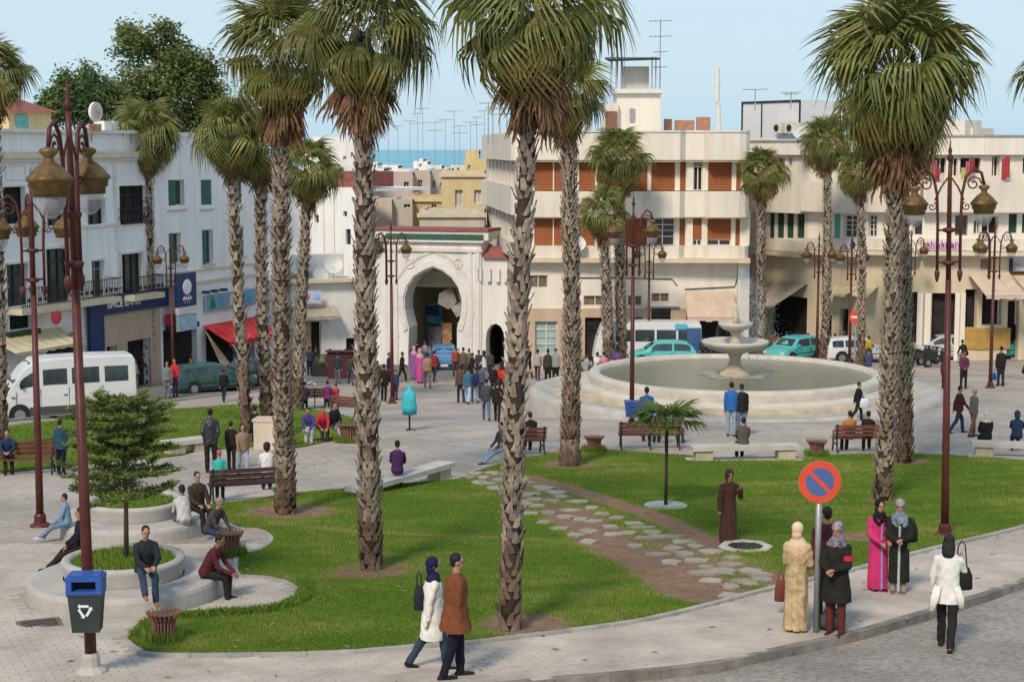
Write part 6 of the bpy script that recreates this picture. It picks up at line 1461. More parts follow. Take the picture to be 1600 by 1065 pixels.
# turquoise wrapped bundle on a stand
c = P(640, 672); t = thing('cloth_stand', c, 'turquoise cloth draped over a short stand on the open plaza', 'stand')
m_tq = mat('turquoise_cloth', (.05,.42,.48), .7, .15, 3, .6)
b = M(); b.lathe([(.25,.85),(.36,.8),(.40,1.2),(.34,1.5),(.36,1.75),(.22,1.95),(.12,2.0),(.15,2.15),(.001,2.22)], 20, mod=lambda a, r, z: 1+.10*sin(5*a+z*3)+.05*sin(9*a)); b.build('cloth', m_tq, t, smooth=True); M().tube([(0,0,0),(0,0,.9)], .05, 8).build('post', m_biron, t)
t.scale = (.66,.66,.70)
for a in range(3): M().tube([(0,0,.1),(.35*cos(a*2.1),.35*sin(a*2.1),.0)], .025, 6).build('foot', m_biron, t)
# blue box fixed at the lamp before the fountain
b = P(987, 668); t = thing('litter_bin', (b.x, b.y-.32, b.z+.45), 'blue square bin on the lantern post before the fountain', 'litter bin'); q = M(); q.add([(-.22,-.16,0),(.22,-.16,0),(.22,.16,0),(-.22,.16,0),(-.27,-.2,.5),(.27,-.2,.5),(.27,.2,.5),(-.27,.2,.5)], [(0,3,2,1),(0,1,5,4),(1,2,6,5),(2,3,7,6),(3,0,4,7),(4,5,6,7)]); q.build('body', m_binb, t); M().box(-.29,.29,-.22,.22,.502,.55).build('lid', mat('bin_rim', (.08,.11,.3), .5, .1, 3, 0), t)
# planter trough with bush before the low shops
c = P(508, 588); t = thing('planter_trough', c, 'dark planter box with a rounded yellow green bush before the low shops', 'planter'); M().box(-.7,.7,-.3,.3,0,.75).build('box', m_rail, t)
bu = M(); rq = random.Random(3)
for _ in range(900): a, u = rq.uniform(0,6.28), rq.uniform(-.2,1); s_ = sqrt(max(0,1-u*u)); p = Vector((.55*s_*cos(a), .3*s_*sin(a), .85+.42*u))*1.0; d = Vector((rq.uniform(-1,1),rq.uniform(-1,1),rq.uniform(-.3,1))).normalized()*.07; e = d.cross(Vector((.3,.2,1))).normalized()*.03; bu.add([p-d,p+e,p+d,p-e], [(0,1,2,3)])
bu.build('foliage', m_leafs[1], t)
c = P(533, 592); t = thing('market_stall', c, 'dark maroon stall front against the dirty white wall', 'stall'); M().box(-.75,.75,0,.4,0,1.5).build('counter', mat('maroon_board', (.07,.02,.025), .7, .3, 4, .2), t); M().box(-.85,.85,-.15,.5,1.502,1.56).build('top_board', mat('maroon_board', (.1,.02,.02)), t)
# ============================================================ VEHICLES
m_tyre = mat('tyre_rubber', (.02,.02,.02), .85, .2, 5, .2); m_rim = mat('wheel_rim', (.38,.39,.40), .35, .15, 5, 0, metal=.7); m_under = mat('black_trim', (.02,.02,.022), .6, .2, 4, 0)
m_cglass = mat('car_glass', (.03,.045,.05), .08, .5, 1.5, 0, spec=.8); m_lampw = mat('headlamp_glass', (.6,.62,.62), .15, .1, 3, 0, spec=.8); m_lampr = mat('tail_lamp_red', (.45,.02,.02), .25, .1, 3, 0)
def paint(name, col): 
    m = mat(name, col, .28, .06, .8, 0, spec=.5); return m
KIND = {  # stations (x, half width factor, belt z, roof z)   x from rear(-) to front(+), fractions of length
 'hatch': ([(-.5,.86,.62,.64),(-.485,.94,.82,.86),(-.44,.97,.86,1.12),(-.36,.99,.87,1.36),(-.22,1,.87,1.42),(0,1,.87,1.42),(.10,1,.87,1.38),(.22,1,.86,1.06),(.27,.99,.85,.90),(.40,.97,.78,.80),(.475,.93,.66,.68),(.5,.84,.50,.52)], [(-.40,-.16),(-.13,.17)], (-.30,.31), 0.30),
 'sedan': ([(-.5,.86,.70,.72),(-.48,.94,.88,.90),(-.36,.97,.90,.93),(-.30,.98,.90,1.06),(-.18,.99,.90,1.36),(-.08,1,.90,1.42),(.04,1,.90,1.41),(.12,1,.89,1.30),(.22,1,.88,.98),(.26,.99,.87,.92),(.40,.97,.80,.82),(.48,.93,.66,.68),(.5,.84,.5,.52)], [(-.27,-.06),(-.03,.18)], (-.30,.32), 0.31),
 'wagon': ([(-.5,.88,.70,.74),(-.49,.95,.86,.98),(-.46,.97,.88,1.30),(-.40,.98,.88,1.40),(-.1,1,.88,1.44),(.06,1,.88,1.40),(.20,1,.87,1.04),(.25,.99,.86,.90),(.40,.97,.78,.80),(.48,.93,.66,.68),(.5,.84,.5,.52)], [(-.44,-.28),(-.26,-.06),(-.04,.15)], (-.31,.31), 0.31),
 'van': ([(-.5,.93,1.2,1.5),(-.495,.97,1.35,2.35),(-.48,.98,1.35,2.48),(-.2,1,1.35,2.52),(.1,1,1.35,2.50),(.22,1,1.35,2.46),(.30,.99,1.32,2.10),(.375,.98,1.25,1.55),(.40,.97,1.2,1.26),(.46,.96,1.08,1.12),(.49,.92,.85,.90),(.5,.84,.55,.6)], [(-.44,-.27),(-.23,-.035),(.0,.17),(.215,.33)], (-.28,.34), 0.34),
 'bus': ([(-.5,.93,1.0,1.8),(-.495,.98,1.15,2.2),(-.48,1,1.15,2.32),(0,1,1.15,2.36),(.36,1,1.15,2.34),(.43,.99,1.15,2.15),(.47,.97,1.1,1.5),(.485,.96,1.0,1.1),(.5,.9,.55,.6)], [(-.46,-.28),(-.26,-.08),(-.06,.12),(.14,.30),(.32,.42)], (-.27,.33), 0.36)}
def vehicle(px_, py_, kind, L, W, Hs, rz, mt, label, cat, stripes=(), group=None, up=0.02, name='parked_car'):
    c = P(px_, py_); c.z += up; t = thing(name, c, label, cat, group, rz=rz)
    st_, wins, ax, wr = KIND[kind]; b = M(); w = W/2; secs = []
    def sec(x, wf, bz, rz_):
        hw = w*wf; dif = max(0, rz_-bz); tw = hw*(.97-.20*min(1, dif/.5)) if kind not in ('van','bus') else hw*(.98-.10*min(1, dif/1.0))
        return [(x*L,-hw*.9,.22),(x*L,-hw,.36),(x*L,-hw,bz*.75),(x*L,-hw*.97,bz),(x*L,-tw,rz_-min(.05,dif*.2)),(x*L,-tw*.8,rz_),(x*L,0,rz_+.02),(x*L,tw*.8,rz_),(x*L,tw,rz_-min(.05,dif*.2)),(x*L,hw*.97,bz),(x*L,hw,bz*.75),(x*L,hw,.36),(x*L,hw*.9,.22)]
    vs = []; fs = []; m_ = 13
    for s_ in st_: vs += [(x, y, z*Hs if z > .3 else z) for x, y, z in sec(*s_)]
    for i in range(len(st_)-1):
        for j in range(m_): fs.append((i*m_+j, (i+1)*m_+j, (i+1)*m_+(j+1)%m_, i*m_+(j+1)%m_))
    fs += [tuple(range(m_)), tuple(range(len(st_)*m_-1, (len(st_)-1)*m_-1, -1))]
    b.add(vs, fs); body = b.build('body', mt, t)
    xs = [s[0] for s in st_]
    def it(x, k): return float(np.interp(x, xs, [s[k] for s in st_]))
    for x0, x1 in wins:
        for sd_ in (-1, 1):
            g = []
            n = 4
            for i in range(n+1):
                x = x0+(x1-x0)*i/n; wf, bz, rz_ = it(x,1), it(x,2), it(x,3); s_ = sec(x, wf, bz, rz_); lo, hi = s_[3], s_[4]
                f0, f1 = .10, .88
                pl_ = (lo[1]+(hi[1]-lo[1])*f0, (lo[2]+(hi[2]-lo[2])*f0)*Hs); ph_ = (lo[1]+(hi[1]-lo[1])*f1, (lo[2]+(hi[2]-lo[2])*f1)*Hs)
                if kind in ('van','bus'): pl_ = (lo[1]+(hi[1]-lo[1])*.12, (lo[2]+(hi[2]-lo[2])*.12)*Hs); ph_ = (lo[1]+(hi[1]-lo[1])*.68, (lo[2]+(hi[2]-lo[2])*.68)*Hs)
                g += [(x*L, (pl_[0]-.012)*(-sd_) if False else sd_*(-pl_[0]+.012), pl_[1]), (x*L, sd_*(-ph_[0]+.012), ph_[1])]
            q = M(); q.add(g, [(2*i,2*i+2,2*i+3,2*i+1) if sd_ < 0 else (2*i+1,2*i+3,2*i+2,2*i) for i in range(n)]); q.build('window', m_cglass, t)
    # windscreen and rear window
    def cross(xa, xb, name):
        q = M(); v = []
        for x in (xa, xb):
            wf, bz, rz_ = it(x,1), it(x,2), it(x,3); s_ = sec(x, wf, bz, rz_); e = .015 if xa > 0 else -.015
            v += [(s_[5][0]+e, s_[5][1]*.98, s_[5][2]*Hs+.012), (s_[7][0]+e, s_[7][1]*.98, s_[7][2]*Hs+.012)]
        q.add(v, [(0,2,3,1)]); q.build(name, m_cglass, t)
    if kind == 'hatch': cross(.125,.25,'windscreen'); cross(-.375,-.455,'rear_window')
    elif kind == 'sedan': cross(.065,.215,'windscreen'); cross(-.19,-.29,'rear_window')
    elif kind == 'wagon': cross(.075,.195,'windscreen'); cross(-.455,-.488,'rear_window')
    elif kind == 'van': cross(.245,.372,'windscreen')
    else: cross(.385,.465,'windscreen')
    for x in ax:
        for sd_ in (-1, 1):
            y = sd_*(w-.10); q = M(); q.tube([(x*L,y-.11,wr),(x*L,y+.11,wr)], wr, 18); ty = q.build('tyre', m_tyre, t)
            q = M(); q.tube([(x*L,y+sd_*.10,wr),(x*L,y+sd_*.125,wr)], wr*.62, 14); q.build('rim', m_rim, ty)
            q = M(); q.tube([(x*L,y+sd_*.03,wr+.02),(x*L,y+sd_*.104,wr+.02)], wr*1.22, 18); q.build('wheel_arch', m_under, t)
    q = M(); q.box(-L*.47,L*.47,-w*.9,w*.9,.16,.24); q.build('underbody', m_under, t)
    for x_, mt_, nm in ((L*.485, m_lampw, 'headlight'), (-L*.488, m_lampr, 'tail_light')):
        for sd_ in (-1, 1): q = M(); q.obox((x_, sd_*w*.72, (.62 if kind not in ('van','bus') else .85)*Hs), (.06,.26,.16)); q.build(nm, mt_, t)
    for x_ in (L*.495, -L*.495): q = M(); q.obox((x_,0,.38), (.10,W*.84,.18)); q.build('bumper', m_under if kind in ('van','hatch') else mt, t)
    for sd_ in (-1, 1):
        if kind in ('hatch','sedan','wagon'):
            q = M(); q.box(-L*.35, L*.3, sd_*(w+.001), sd_*(w+.012), .52*Hs, .56*Hs) if sd_ > 0 else q.box(-L*.35, L*.3, -w-.012, -w-.001, .52*Hs, .56*Hs); q.build('side_moulding', m_under, t)
        q = M(); q.obox((L*.17 if kind not in ('van','bus') else L*.33, sd_*(w+.07), 1.0*Hs if kind not in ('van','bus') else 1.5), (.08,.14,.12)); q.build('door_mirror', m_under if kind == 'van' else mt, t)
    seams = {'van': (-.25,.19,-.01,.36), 'bus': (.13,.31), 'hatch': (-.15,.19), 'sedan': (-.25,-.045,.20), 'wagon': (-.27,-.05,.17)}[kind]
    for x in seams:
        for sd_ in (-1, 1):
            ya, yb = (w-.01, w+.004) if sd_ > 0 else (-w-.004, -w+.01); q = M(); q.box(x*L-.008, x*L+.008, ya, yb, .36, it(x,2)*Hs); q.build('door_seam', m_under, t)
            if kind != 'bus': q = M(); q.box(x*L+.06, x*L+.20, ya if sd_ < 0 else w, yb+.02 if sd_ > 0 else -w, .72*Hs*(1.45 if kind == 'van' else 1), .745*Hs*(1.45 if kind == 'van' else 1)); q.build('door_handle', m_under, t)
    for x_ in (L*.5+.052, -L*.5-.052+.0): q = M(); q.box(x_-.006, x_+.006, -.26, .26, .34, .45); q.build('number_plate', m_letter, t)
    for nm, x0, x1, z0, z1, mt_ in stripes:
        for sd_ in (-1, 1):
            ya, yb = (w+.004, w+.016) if sd_ > 0 else (-w-.016, -w-.004); q = M(); q.box(x0*L, x1*L, ya, yb, z0, z1); q.build(nm, mt_, t)
    return t
p_teal = paint('taxi_teal_paint', (.08,.42,.42)); p_white = paint('white_car_paint', (.62,.63,.64)); p_silver = paint('silver_car_paint', (.48,.49,.48)); p_dgreen = paint('bottle_green_paint', (.025,.085,.075)); p_blue = paint('mid_blue_paint', (.08,.22,.40)); p_black = paint('black_car_paint', (.02,.022,.025)); p_gg = paint('dark_grey_green_paint', (.08,.12,.11))
m_grybelt = mat('dark_grey_belt', (.06,.065,.07), .5, .2, 3, 0)
vehicle(100, 652, 'van', 5.4, 2.0, .98, pi+.44, p_white, 'white passenger van with dark lower side panels parked at the street kerb', 'van', stripes=[('side_panel', -.22,.27,.3,.62,m_grybelt)], name='white_van')
vehicle(331, 611, 'wagon', 4.3, 1.72, 1.0, .62, p_dgreen, 'dark green estate car before the red awning', 'car', group='cars on the street')
vehicle(395, 603, 'sedan', 4.2, 1.7, 1.0, .62, p_black, 'black car partly hidden by the slim palm trunks ahead of the green estate', 'car', group='cars on the street')
vehicle(693, 575, 'hatch', 3.8, 1.66, 1.03, pi/2+.05, p_blue, 'blue hatchback seen from behind driving into the gateway', 'car', group='cars on the street')
vehicle(1010, 566, 'bus', 6.0, 2.1, 1.0, pi, p_white, 'white minibus with blue and turquoise tail patches behind the fountain', 'minibus', stripes=[('blue_panel', -.5,-.30,.5,1.15,paint('navy_bus_paint', (.05,.10,.24))), ('blue_panel', -.49,-.36,1.16,2.05,MATS['navy_bus_paint']), ('turquoise_patch', -.36,-.25,2.0,2.28,paint('bus_turquoise', (.08,.45,.62)))], name='minibus')
vehicle(1034, 571, 'hatch', 3.7, 1.62, .96, pi, p_teal, 'turquoise taxi hatchback in front of the minibus', 'taxi', group='cars on the street', stripes=[('door_marking', -.2,.2,.56,.62,m_under)])
vehicle(1240, 564, 'hatch', 3.7, 1.62, .98, pi+.75, p_teal, 'turquoise taxi before the dark shop with two grey awnings', 'taxi', group='cars on the street')
vehicle(1342, 565, 'wagon', 4.0, 1.66, .97, .12, p_white, 'white estate car passing behind the fountain between slim palms', 'car', group='cars on the street')
vehicle(1482, 561, 'sedan', 4.4, 1.76, 1.0, .1, p_silver, 'silver saloon car behind the parked scooters', 'car', group='cars on the street')
vehicle(1468, 556, 'wagon', 4.4, 1.8, 1.12, pi, p_gg, 'dark grey green car behind the silver saloon', 'car', group='cars on the street')
vehicle(1556, 560, 'hatch', 3.7, 1.62, 1.0, .3, p_teal, 'turquoise taxi on the street behind the man in black', 'taxi', group='cars on the street')
vehicle(1625, 559, 'sedan', 4.2, 1.7, 1.0, .15, p_black, 'black car cut by the picture edge near the blue clad people', 'car', group='cars on the street')

def scooter(px_, py_, rz, col, label):
    c = P(px_, py_); t = thing('scooter', c, label, 'scooter', 'parked scooters', rz=rz); pm = paint('scooter_%d' % int(col[0]*99+col[1]*999), col)
    for x in (-.62,.62): w_ = M().tube([(x,-.06,.27),(x,.06,.27)], .27, 14).build('tyre', m_tyre, t); M().tube([(x,-.065,.27),(x,.065,.27)], .15, 10).build('rim', m_rim, w_)
    b = M(); b.loft([((-.85,0,.62),.10,.08),((-.55,0,.62),.16,.16),((-.2,0,.52),.17,.18),((0,0,.36),.15,.08),((.3,0,.34),.14,.06)], 10)
    for i, v in enumerate(b.v): pass
    b = M(); b.prism([(-.8,-.16),(-.1,-.16),(-.1,.16),(-.8,.16)], .42, .72); b.prism([(-.12,-.14),(.35,-.14),(.35,.14),(-.12,.14)], .26, .36); b.obox((.46,0,.62), (.10,.38,.66), 0, 0, .25); b.build('body', pm, t)
    M().box(-.75,-.05,-.13,.13,.722,.82).build('saddle', m_under, t); h = M(); h.tube([(.62,0,.3),(.45,0,.95)], .035, 8); h.tube([(.43,-.33,1.0),(.45,0,.95),(.43,.33,1.0)], .022, 6); h.build('handlebar', m_under, t)
    M().obox((.52,0,.88), (.12,.16,.14)).build('headlight', m_lampw, t)
for i, (x, y, rz, c_, lb) in enumerate(((1437,568,.5,(.02,.02,.02),'black scooter closest to the paired palm trunks in the scooter row'),(1450,570,.6,(.05,.05,.06),'dark grey scooter in the middle of the scooter row'),(1463,573,.5,(.02,.02,.03),'black scooter at the open end of the row before the silver saloon'),(905,588,.7,(.03,.03,.035),'dark scooter behind the shaggy palm by the fountain edge'),(925,584,.5,(.5,.5,.5),'white scooter parked beside the fountain edge'),(948,590,.9,(.35,.04,.04),'red scooter half hidden at the fountain edge'))): scooter(x, y, rz, c_, lb)
# ============================================================ PEOPLE
SK = mat('skin_tan', (.36,.20,.13), .55, .1, 6, .1, spec=.35); SKD = mat('skin_dark', (.20,.105,.065), .55, .1, 6, .1, spec=.35); SKL = mat('skin_light', (.47,.30,.21), .55, .1, 6, .1, spec=.35)
m_hair = mat('black_hair', (.012,.009,.008), .5, .4, 20, .5); m_hairg = mat('grey_hair', (.30,.29,.28), .7, .3, 20, .4); m_eye = mat('dark_eye', (.01,.008,.008), .3, .1, 5, 0); m_lip = mat('lips', (.28,.09,.07), .5, .1, 5, 0)
CACHE = {}
def V(*a): return Vector(a)
def sagd(a, lat=0.0): return Vector((lat, -sin(a), -cos(a))).normalized()
POSES = {
 'stand': dict(lean=0.02, legs=((.04,.0,.05),(-.03,-.06,-.05)), arms=((.05,.10,.12,.0),(.0,.10,.15,.0))),
 'walk': dict(lean=.06, legs=((.42,.10,.02),(-.30,-.62,-.02)), arms=((-.40,.06,-.15,.0),(.38,.06,.75,.0))),
 'walk2': dict(lean=.03, legs=((-.28,-.55,.03),(.36,.12,-.03)), arms=((.30,.10,.45,.0),(-.30,.10,-.10,.0))),
 'amble': dict(lean=.03, legs=((.18,.02,.03),(-.16,-.30,-.03)), arms=((.15,.10,.35,.0),(-.12,.10,.10,.0))),
 'fold': dict(lean=.02, legs=((.05,.0,.05),(.0,-.05,-.05)), arms=((.25,.12,1.45,-.75),(.25,.12,1.35,-.75))),
 'hold': dict(lean=.03, legs=((.05,.0,.05),(-.03,-.05,-.05)), arms=((.15,.12,1.25,-.45),(.15,.12,1.15,-.45))),
 'phone': dict(lean=.03, legs=((.14,.02,.03),(-.12,-.22,-.03)), arms=((.45,.25,2.55,-.25),(.05,.30,.12,.0))),
 'phonewalk': dict(lean=.04, legs=((.30,.05,.02),(-.22,-.45,-.02)), arms=((.05,.22,.25,.0),(.5,.2,2.5,-.3))),
 'handsback': dict(lean=.0, legs=((.05,.0,.06),(-.03,-.05,-.06)), arms=((-.35,.15,.1,-.3),(-.35,.15,.1,-.3))),
 'sit': dict(lean=.12, sit=1, legs=((1.45,.05,.10),(1.42,.15,-.10)), arms=((.45,.10,1.1,-.3),(.4,.10,1.2,-.3))),
 'sitfold': dict(lean=.28, sit=1, legs=((1.4,.0,.10),(1.42,.3,-.08)), arms=((.6,.10,1.3,-.55),(.6,.10,1.3,-.55))),
 'sitbow': dict(lean=.50, sit=1, legs=((1.45,-.05,.12),(1.40,.12,-.10)), arms=((.15,.08,.95,-.35),(.12,.08,1.05,-.35))),
 'sitcross': dict(lean=.22, sit=1, legs=((1.35,.10,.02),(1.55,.75,.10)), arms=((.55,.08,1.2,-.45),(.55,.08,1.15,-.45))),
 'sitback': dict(lean=-.25, sit=1, legs=((1.35,.6,.08),(1.35,.8,-.08)), arms=((-.5,.15,-.3,.0),(-.2,.15,.6,.0))),
 'sitlegsout': dict(lean=.1, sit=1, legs=((1.3,.9,.08),(1.35,.7,-.10)), arms=((.3,.1,.9,-.2),(.3,.1,.9,-.2))),
}
def skeleton(pose, child=False):
    p = POSES[pose]; J = {}; th, sh = .43, .42
    legs = p['legs']
    if p.get('sit'): pz = .10
    else: pz = max(th*cos(a)+sh*cos(b) for a, b, _ in legs)+.075
    J['pel'] = V(0,0,pz); ln = p['lean']; U = V(0,-sin(ln),cos(ln)); J['U'] = U
    J['waist'] = J['pel']+U*.14; J['chest'] = J['pel']+U*.36; J['sho'] = J['pel']+U*.49; 
    hl = ln*.6+.05; U2 = V(0,-sin(hl),cos(hl)); J['neck'] = J['pel']+U*.54; J['head'] = J['neck']+U2*.155; J['hl'] = hl
    J['legs'] = []; J['arms'] = []
    for s, (a, b, lt) in zip((1,-1), legs):
        hip = J['pel']+V(.09*s,0,-.02); kn = hip+sagd(a, lt*s if p.get('sit') else lt*.3)*th; an = kn+sagd(b)*sh; 
        fd = V(0,-1,0) if b > -.35 else V(0,-.75,-.66); J['legs'].append((hip, kn, an, an+fd.normalized()*.17+V(0,0,-.045 if b > -.35 else 0), an+V(0,.045,-.045)))
    for s, (a, sp, f, inw) in zip((1,-1), p['arms']):
        so = J['sho']+V(.168*s,0,-.05); el = so+V(sp*s, -sin(a+ln*.6), -cos(a+ln*.6)).normalized()*.28; wr = el+V(inw*s, -sin(f), -cos(f)).normalized()*.25; J['arms'].append((so, el, wr, (wr-el).normalized(), s))
    return J
def cap(b, p0, p1, r0, r1, k=10):
    b.tube([p0, p0.lerp(p1,.5), p1], [r0, (r0+r1)/2, r1], k); b.ell(p0, (r0,)*3, k, 6); b.ell(p1, (r1,)*3, k, 6)
def remesh(b, vox, smooth=2, name='body'):
    me = b.mesh('tmp', []); o = bpy.data.objects.new('tmp', me); COL.objects.link(o)
    md = o.modifiers.new('r', 'REMESH'); md.mode = 'VOXEL'; md.voxel_size = vox; md.use_smooth_shade = True
    if smooth: ms = o.modifiers.new('s', 'SMOOTH'); ms.factor = .5; ms.iterations = smooth
    dg = bpy.context.evaluated_depsgraph_get(); m2 = bpy.data.meshes.new_from_object(o.evaluated_get(dg)); bpy.data.objects.remove(o); bpy.data.meshes.remove(me); m2.name = name
    if name in ('top', 'robe', 'trousers', 'headscarf', 'hood') and vox < .025:      # cloth folds
        n = len(m2.vertices); co = np.zeros(n*3); no = np.zeros(n*3); m2.vertices.foreach_get('co', co); m2.vertices.foreach_get('normal', no); co = co.reshape(-1,3); no = no.reshape(-1,3)
        x, y, z = co.T; a = np.arctan2(y, x)
        if name == 'robe': f = .011*np.sin(7*a+2.2*np.sin(z*3))*np.clip(1.35-z, .15, 1.1) + .006*np.sin(15*a+z*5)*np.clip(1.1-z, 0, 1) + .005*np.sin(z*38+6*x+np.sin(a*3)*3)*np.clip(z-.7, 0, 1)*2
        else: f = .0032*np.sin(z*34+14*np.abs(x)*3+3*np.sin(y*13+x*9)) + .003*np.sin(z*17-11*y+4*np.sin(x*12)) + .0012*np.sin(60*x+40*z)
        if name in ('headscarf', 'hood'): f = f*.3
        co = co + no*f[:,None]; m2.vertices.foreach_set('co', co.ravel()); m2.update()
    return m2
def join_raw(me, b):
    """append the collector's faces to a finished mesh"""
    n = len(me.vertices); vs = [tuple(v.co) for v in me.vertices]+[tuple(v) for v in b.v]; fs = [tuple(p.vertices) for p in me.polygons]+[tuple(i+n for i in f) for f in b.f]
    m2 = bpy.data.meshes.new(me.name); m2.from_pydata(vs, [], fs); m2.polygons.foreach_set('use_smooth', [True]*len(fs)); m2.update(); return m2
def hand(b, wr, d, s, grip=.5):
    side = V(1,0,0) if abs(d.x) < .8 else V(0,1,0); n = d.cross(side).normalized(); side = n.cross(d).normalized(); inn = -s
    pc = wr+d*.045; R = Matrix((side, n, d)).transposed(); b.ell(pc, (.040,.017,.05), 8, 6, R)
    for i, (o, L) in enumerate(((-.03,.062),(-.010,.072),(.011,.068),(.031,.052))):
        p = wr+d*.085+side*o; q = p+d*L*.5+n*(-grip*.3*L); r_ = q+(d*(1-grip)-n*grip).normalized()*L*.55; b.tube([p-d*.02, p, q, r_], [.0095,.009,.008,.0065], 5)
    p = wr+d*.03+side*.03*inn; q = p+d*.03+side*.025*inn-n*.008; b.tube([p, q, q+d*.03-n*.008], [.012,.0105,.008], 5)
def body_mesh(J, lod):
    b = M(); hd = J['head']; hl = J['hl']; R = Euler((-hl,0,0)).to_matrix() if False else Matrix.Rotation(hl, 3, 'X').inverted()
    R = Matrix.Rotation(hl, 3, 'X')
    def h(x, y, z): return hd + R @ V(x, y, z)
    b.ell(h(0,.01,.03), (.072,.092,.095), 14, 10, R); b.ell(h(0,-.018,-.045), (.054,.066,.072), 12, 8, R)
    b.ell(h(0,-.088,-.012), (.012,.020,.024), 8, 6, R); b.ell(h(0,-.060,-.088), (.024,.022,.018), 8, 6, R); b.ell(h(0,-.072,.030), (.055,.018,.016), 10, 6, R)
    for s in (-1,1): b.ell(h(.074*s,.012,-.010), (.012,.020,.030), 8, 6, R)
    cap(b, J['neck']-J['U']*.05, hd+V(0,.01,-.03), .056, .050)
    b.loft([(J['pel']-V(0,0,.06),.12,.09),(J['pel'],.155,.11),(J['waist'],.130,.095),(J['chest'],.155,.105),(J['sho'],.150,.085),(J['neck'],.06,.05)], 14)
    for hip, kn, an, toe, heel in J['legs']: cap(b, hip, kn, .078, .052); cap(b, kn, an, .050, .034); cap(b, heel+V(0,0,.01), toe+V(0,0,.01), .036, .028)
    for so, el, wr, d, s in J['arms']: cap(b, so, el, .050, .038); cap(b, el, wr, .037, .026)
    me = remesh(b, {0:.012,1:.02,2:.03}[lod], 2, 'body')
    hb = M()
    for so, el, wr, d, s in J['arms']: hand(hb, wr, d, s, .55 if lod == 0 else .5)
    if lod == 0:
        hm_ = remesh(hb, .0045, 1, 'hand'); hb2 = M(); hb2.add([tuple(v.co) for v in hm_.vertices], [tuple(p.vertices) for p in hm_.polygons]); return join_raw(me, hb2)
    return join_raw(me, hb)
def top_mesh(J, lod, length=.10, bulk=0.0, sleeve=1.0, flare=0.0, hood=False):
    b = M(); g = .018+bulk; sit = J['pel'].z < .2
    rings = []
    if length > 0:
        L = length if not sit else min(length, .14)
        for t in (1, .5): p = J['pel']-V(0,0,L*t) if not sit else J['pel']-V(0,.0,min(.07,L)*t)
        lo = J['pel']-V(0, 0 if not sit else .04, L if not sit else .06)
        rings += [(lo, .165+g+flare, .12+g+flare*.8), (J['pel']-V(0,0,L*.4 if not sit else .0), .165+g+flare*.4, .122+g+flare*.4)]
    rings += [(J['waist'], .142+g, .108+g), (J['chest'], .162+g, .115+g), (J['sho']-J['U']*.03, .165+g*.7, .098+g*.7), (J['sho']+J['U']*.04, .115, .075), (J['neck']+J['U']*.01, .068, .062)]
    b.loft(rings, 18)
    if sit and length > .2:
        for hip, kn, an, toe, heel in J['legs']: cap(b, hip, hip.lerp(kn,.8), .10+bulk*.4, .085+bulk*.4)
    for so, el, wr, d, s in J['arms']: cap(b, so, el, .052+g*.35, .045+g*.35); cap(b, el, el.lerp(wr, sleeve*.98), .043+g*.35, .034+g*.35)
    for s in (-1,1): b.ell(J['neck']+V(.03*s,.0,-.005), (.05,.062,.03), 10, 6)
    if hood: b.ell(J['neck']+V(0,.07,-.02), (.10,.06,.09), 12, 8)
    return remesh(b, {0:.012,1:.02,2:.03}[lod], 3, 'top')
def pants_mesh(J, lod, bulk=.012):
    b = M(); b.loft([(J['pel']-V(0,0,.10),.13,.10),(J['pel']-V(0,0,.02),.165,.120),(J['waist'],.140,.105)], 16)
    for hip, kn, an, toe, heel in J['legs']: cap(b, hip, kn, .086+bulk*.5, .060+bulk); cap(b, kn, kn.lerp(an,.97), .058+bulk, .046+bulk*1.2)
    return remesh(b, {0:.012,1:.02,2:.03}[lod], 3, 'trousers')
def shoes_mesh(J, lod):
    b = M()
    for hip, kn, an, toe, heel in J['legs']: cap(b, heel+V(0,0,.008), toe+V(0,0,.003), .042, .034); cap(b, an+V(0,0,.02), heel+V(0,-.01,.02), .042, .042)
    return remesh(b, {0:.012,1:.02,2:.03}[lod], 1, 'shoes')
def robe_mesh(J, lod, to=.05, wide=.0):
    b = M(); sit = J['pel'].z < .2; g = .03
    if sit:
        b.loft([(J['pel']-V(0,0,.06),.19,.15),(J['pel'],.18,.14),(J['waist'],.165,.13),(J['chest'],.175,.125),(J['sho']-J['U']*.02,.17,.105),(J['neck'],.07,.065)], 18)
        for hip, kn, an, toe, heel in J['legs']: cap(b, hip, kn, .12, .10); cap(b, kn, kn.lerp(an,.85), .10, .11)
    else:
        fx_ = sum((l[2] for l in J['legs']), V(0,0,0))/2; sp = abs(J['legs'][0][2].y-J['legs'][1][2].y)/2
        lo = V(fx_.x, fx_.y, to); b.loft([(lo, .17+wide+sp*.25, .14+wide*.8+sp), (lo.lerp(J['pel'],.5), .175+wide*.5+sp*.1, .14+wide*.5+sp*.55), (J['pel'], .178, .135), (J['waist'], .155, .122), (J['chest'], .178, .128), (J['sho']-J['U']*.02, .172, .11), (J['sho']+J['U']*.04,.12,.08), (J['neck']+J['U']*.01, .07, .065)], 20)
    for so, el, wr, d, s in J['arms']: cap(b, so, el, .068, .062); cap(b, el, el.lerp(wr,.97), .060, .062)
    return remesh(b, {0:.012,1:.02,2:.03}[lod], 3, 'robe')
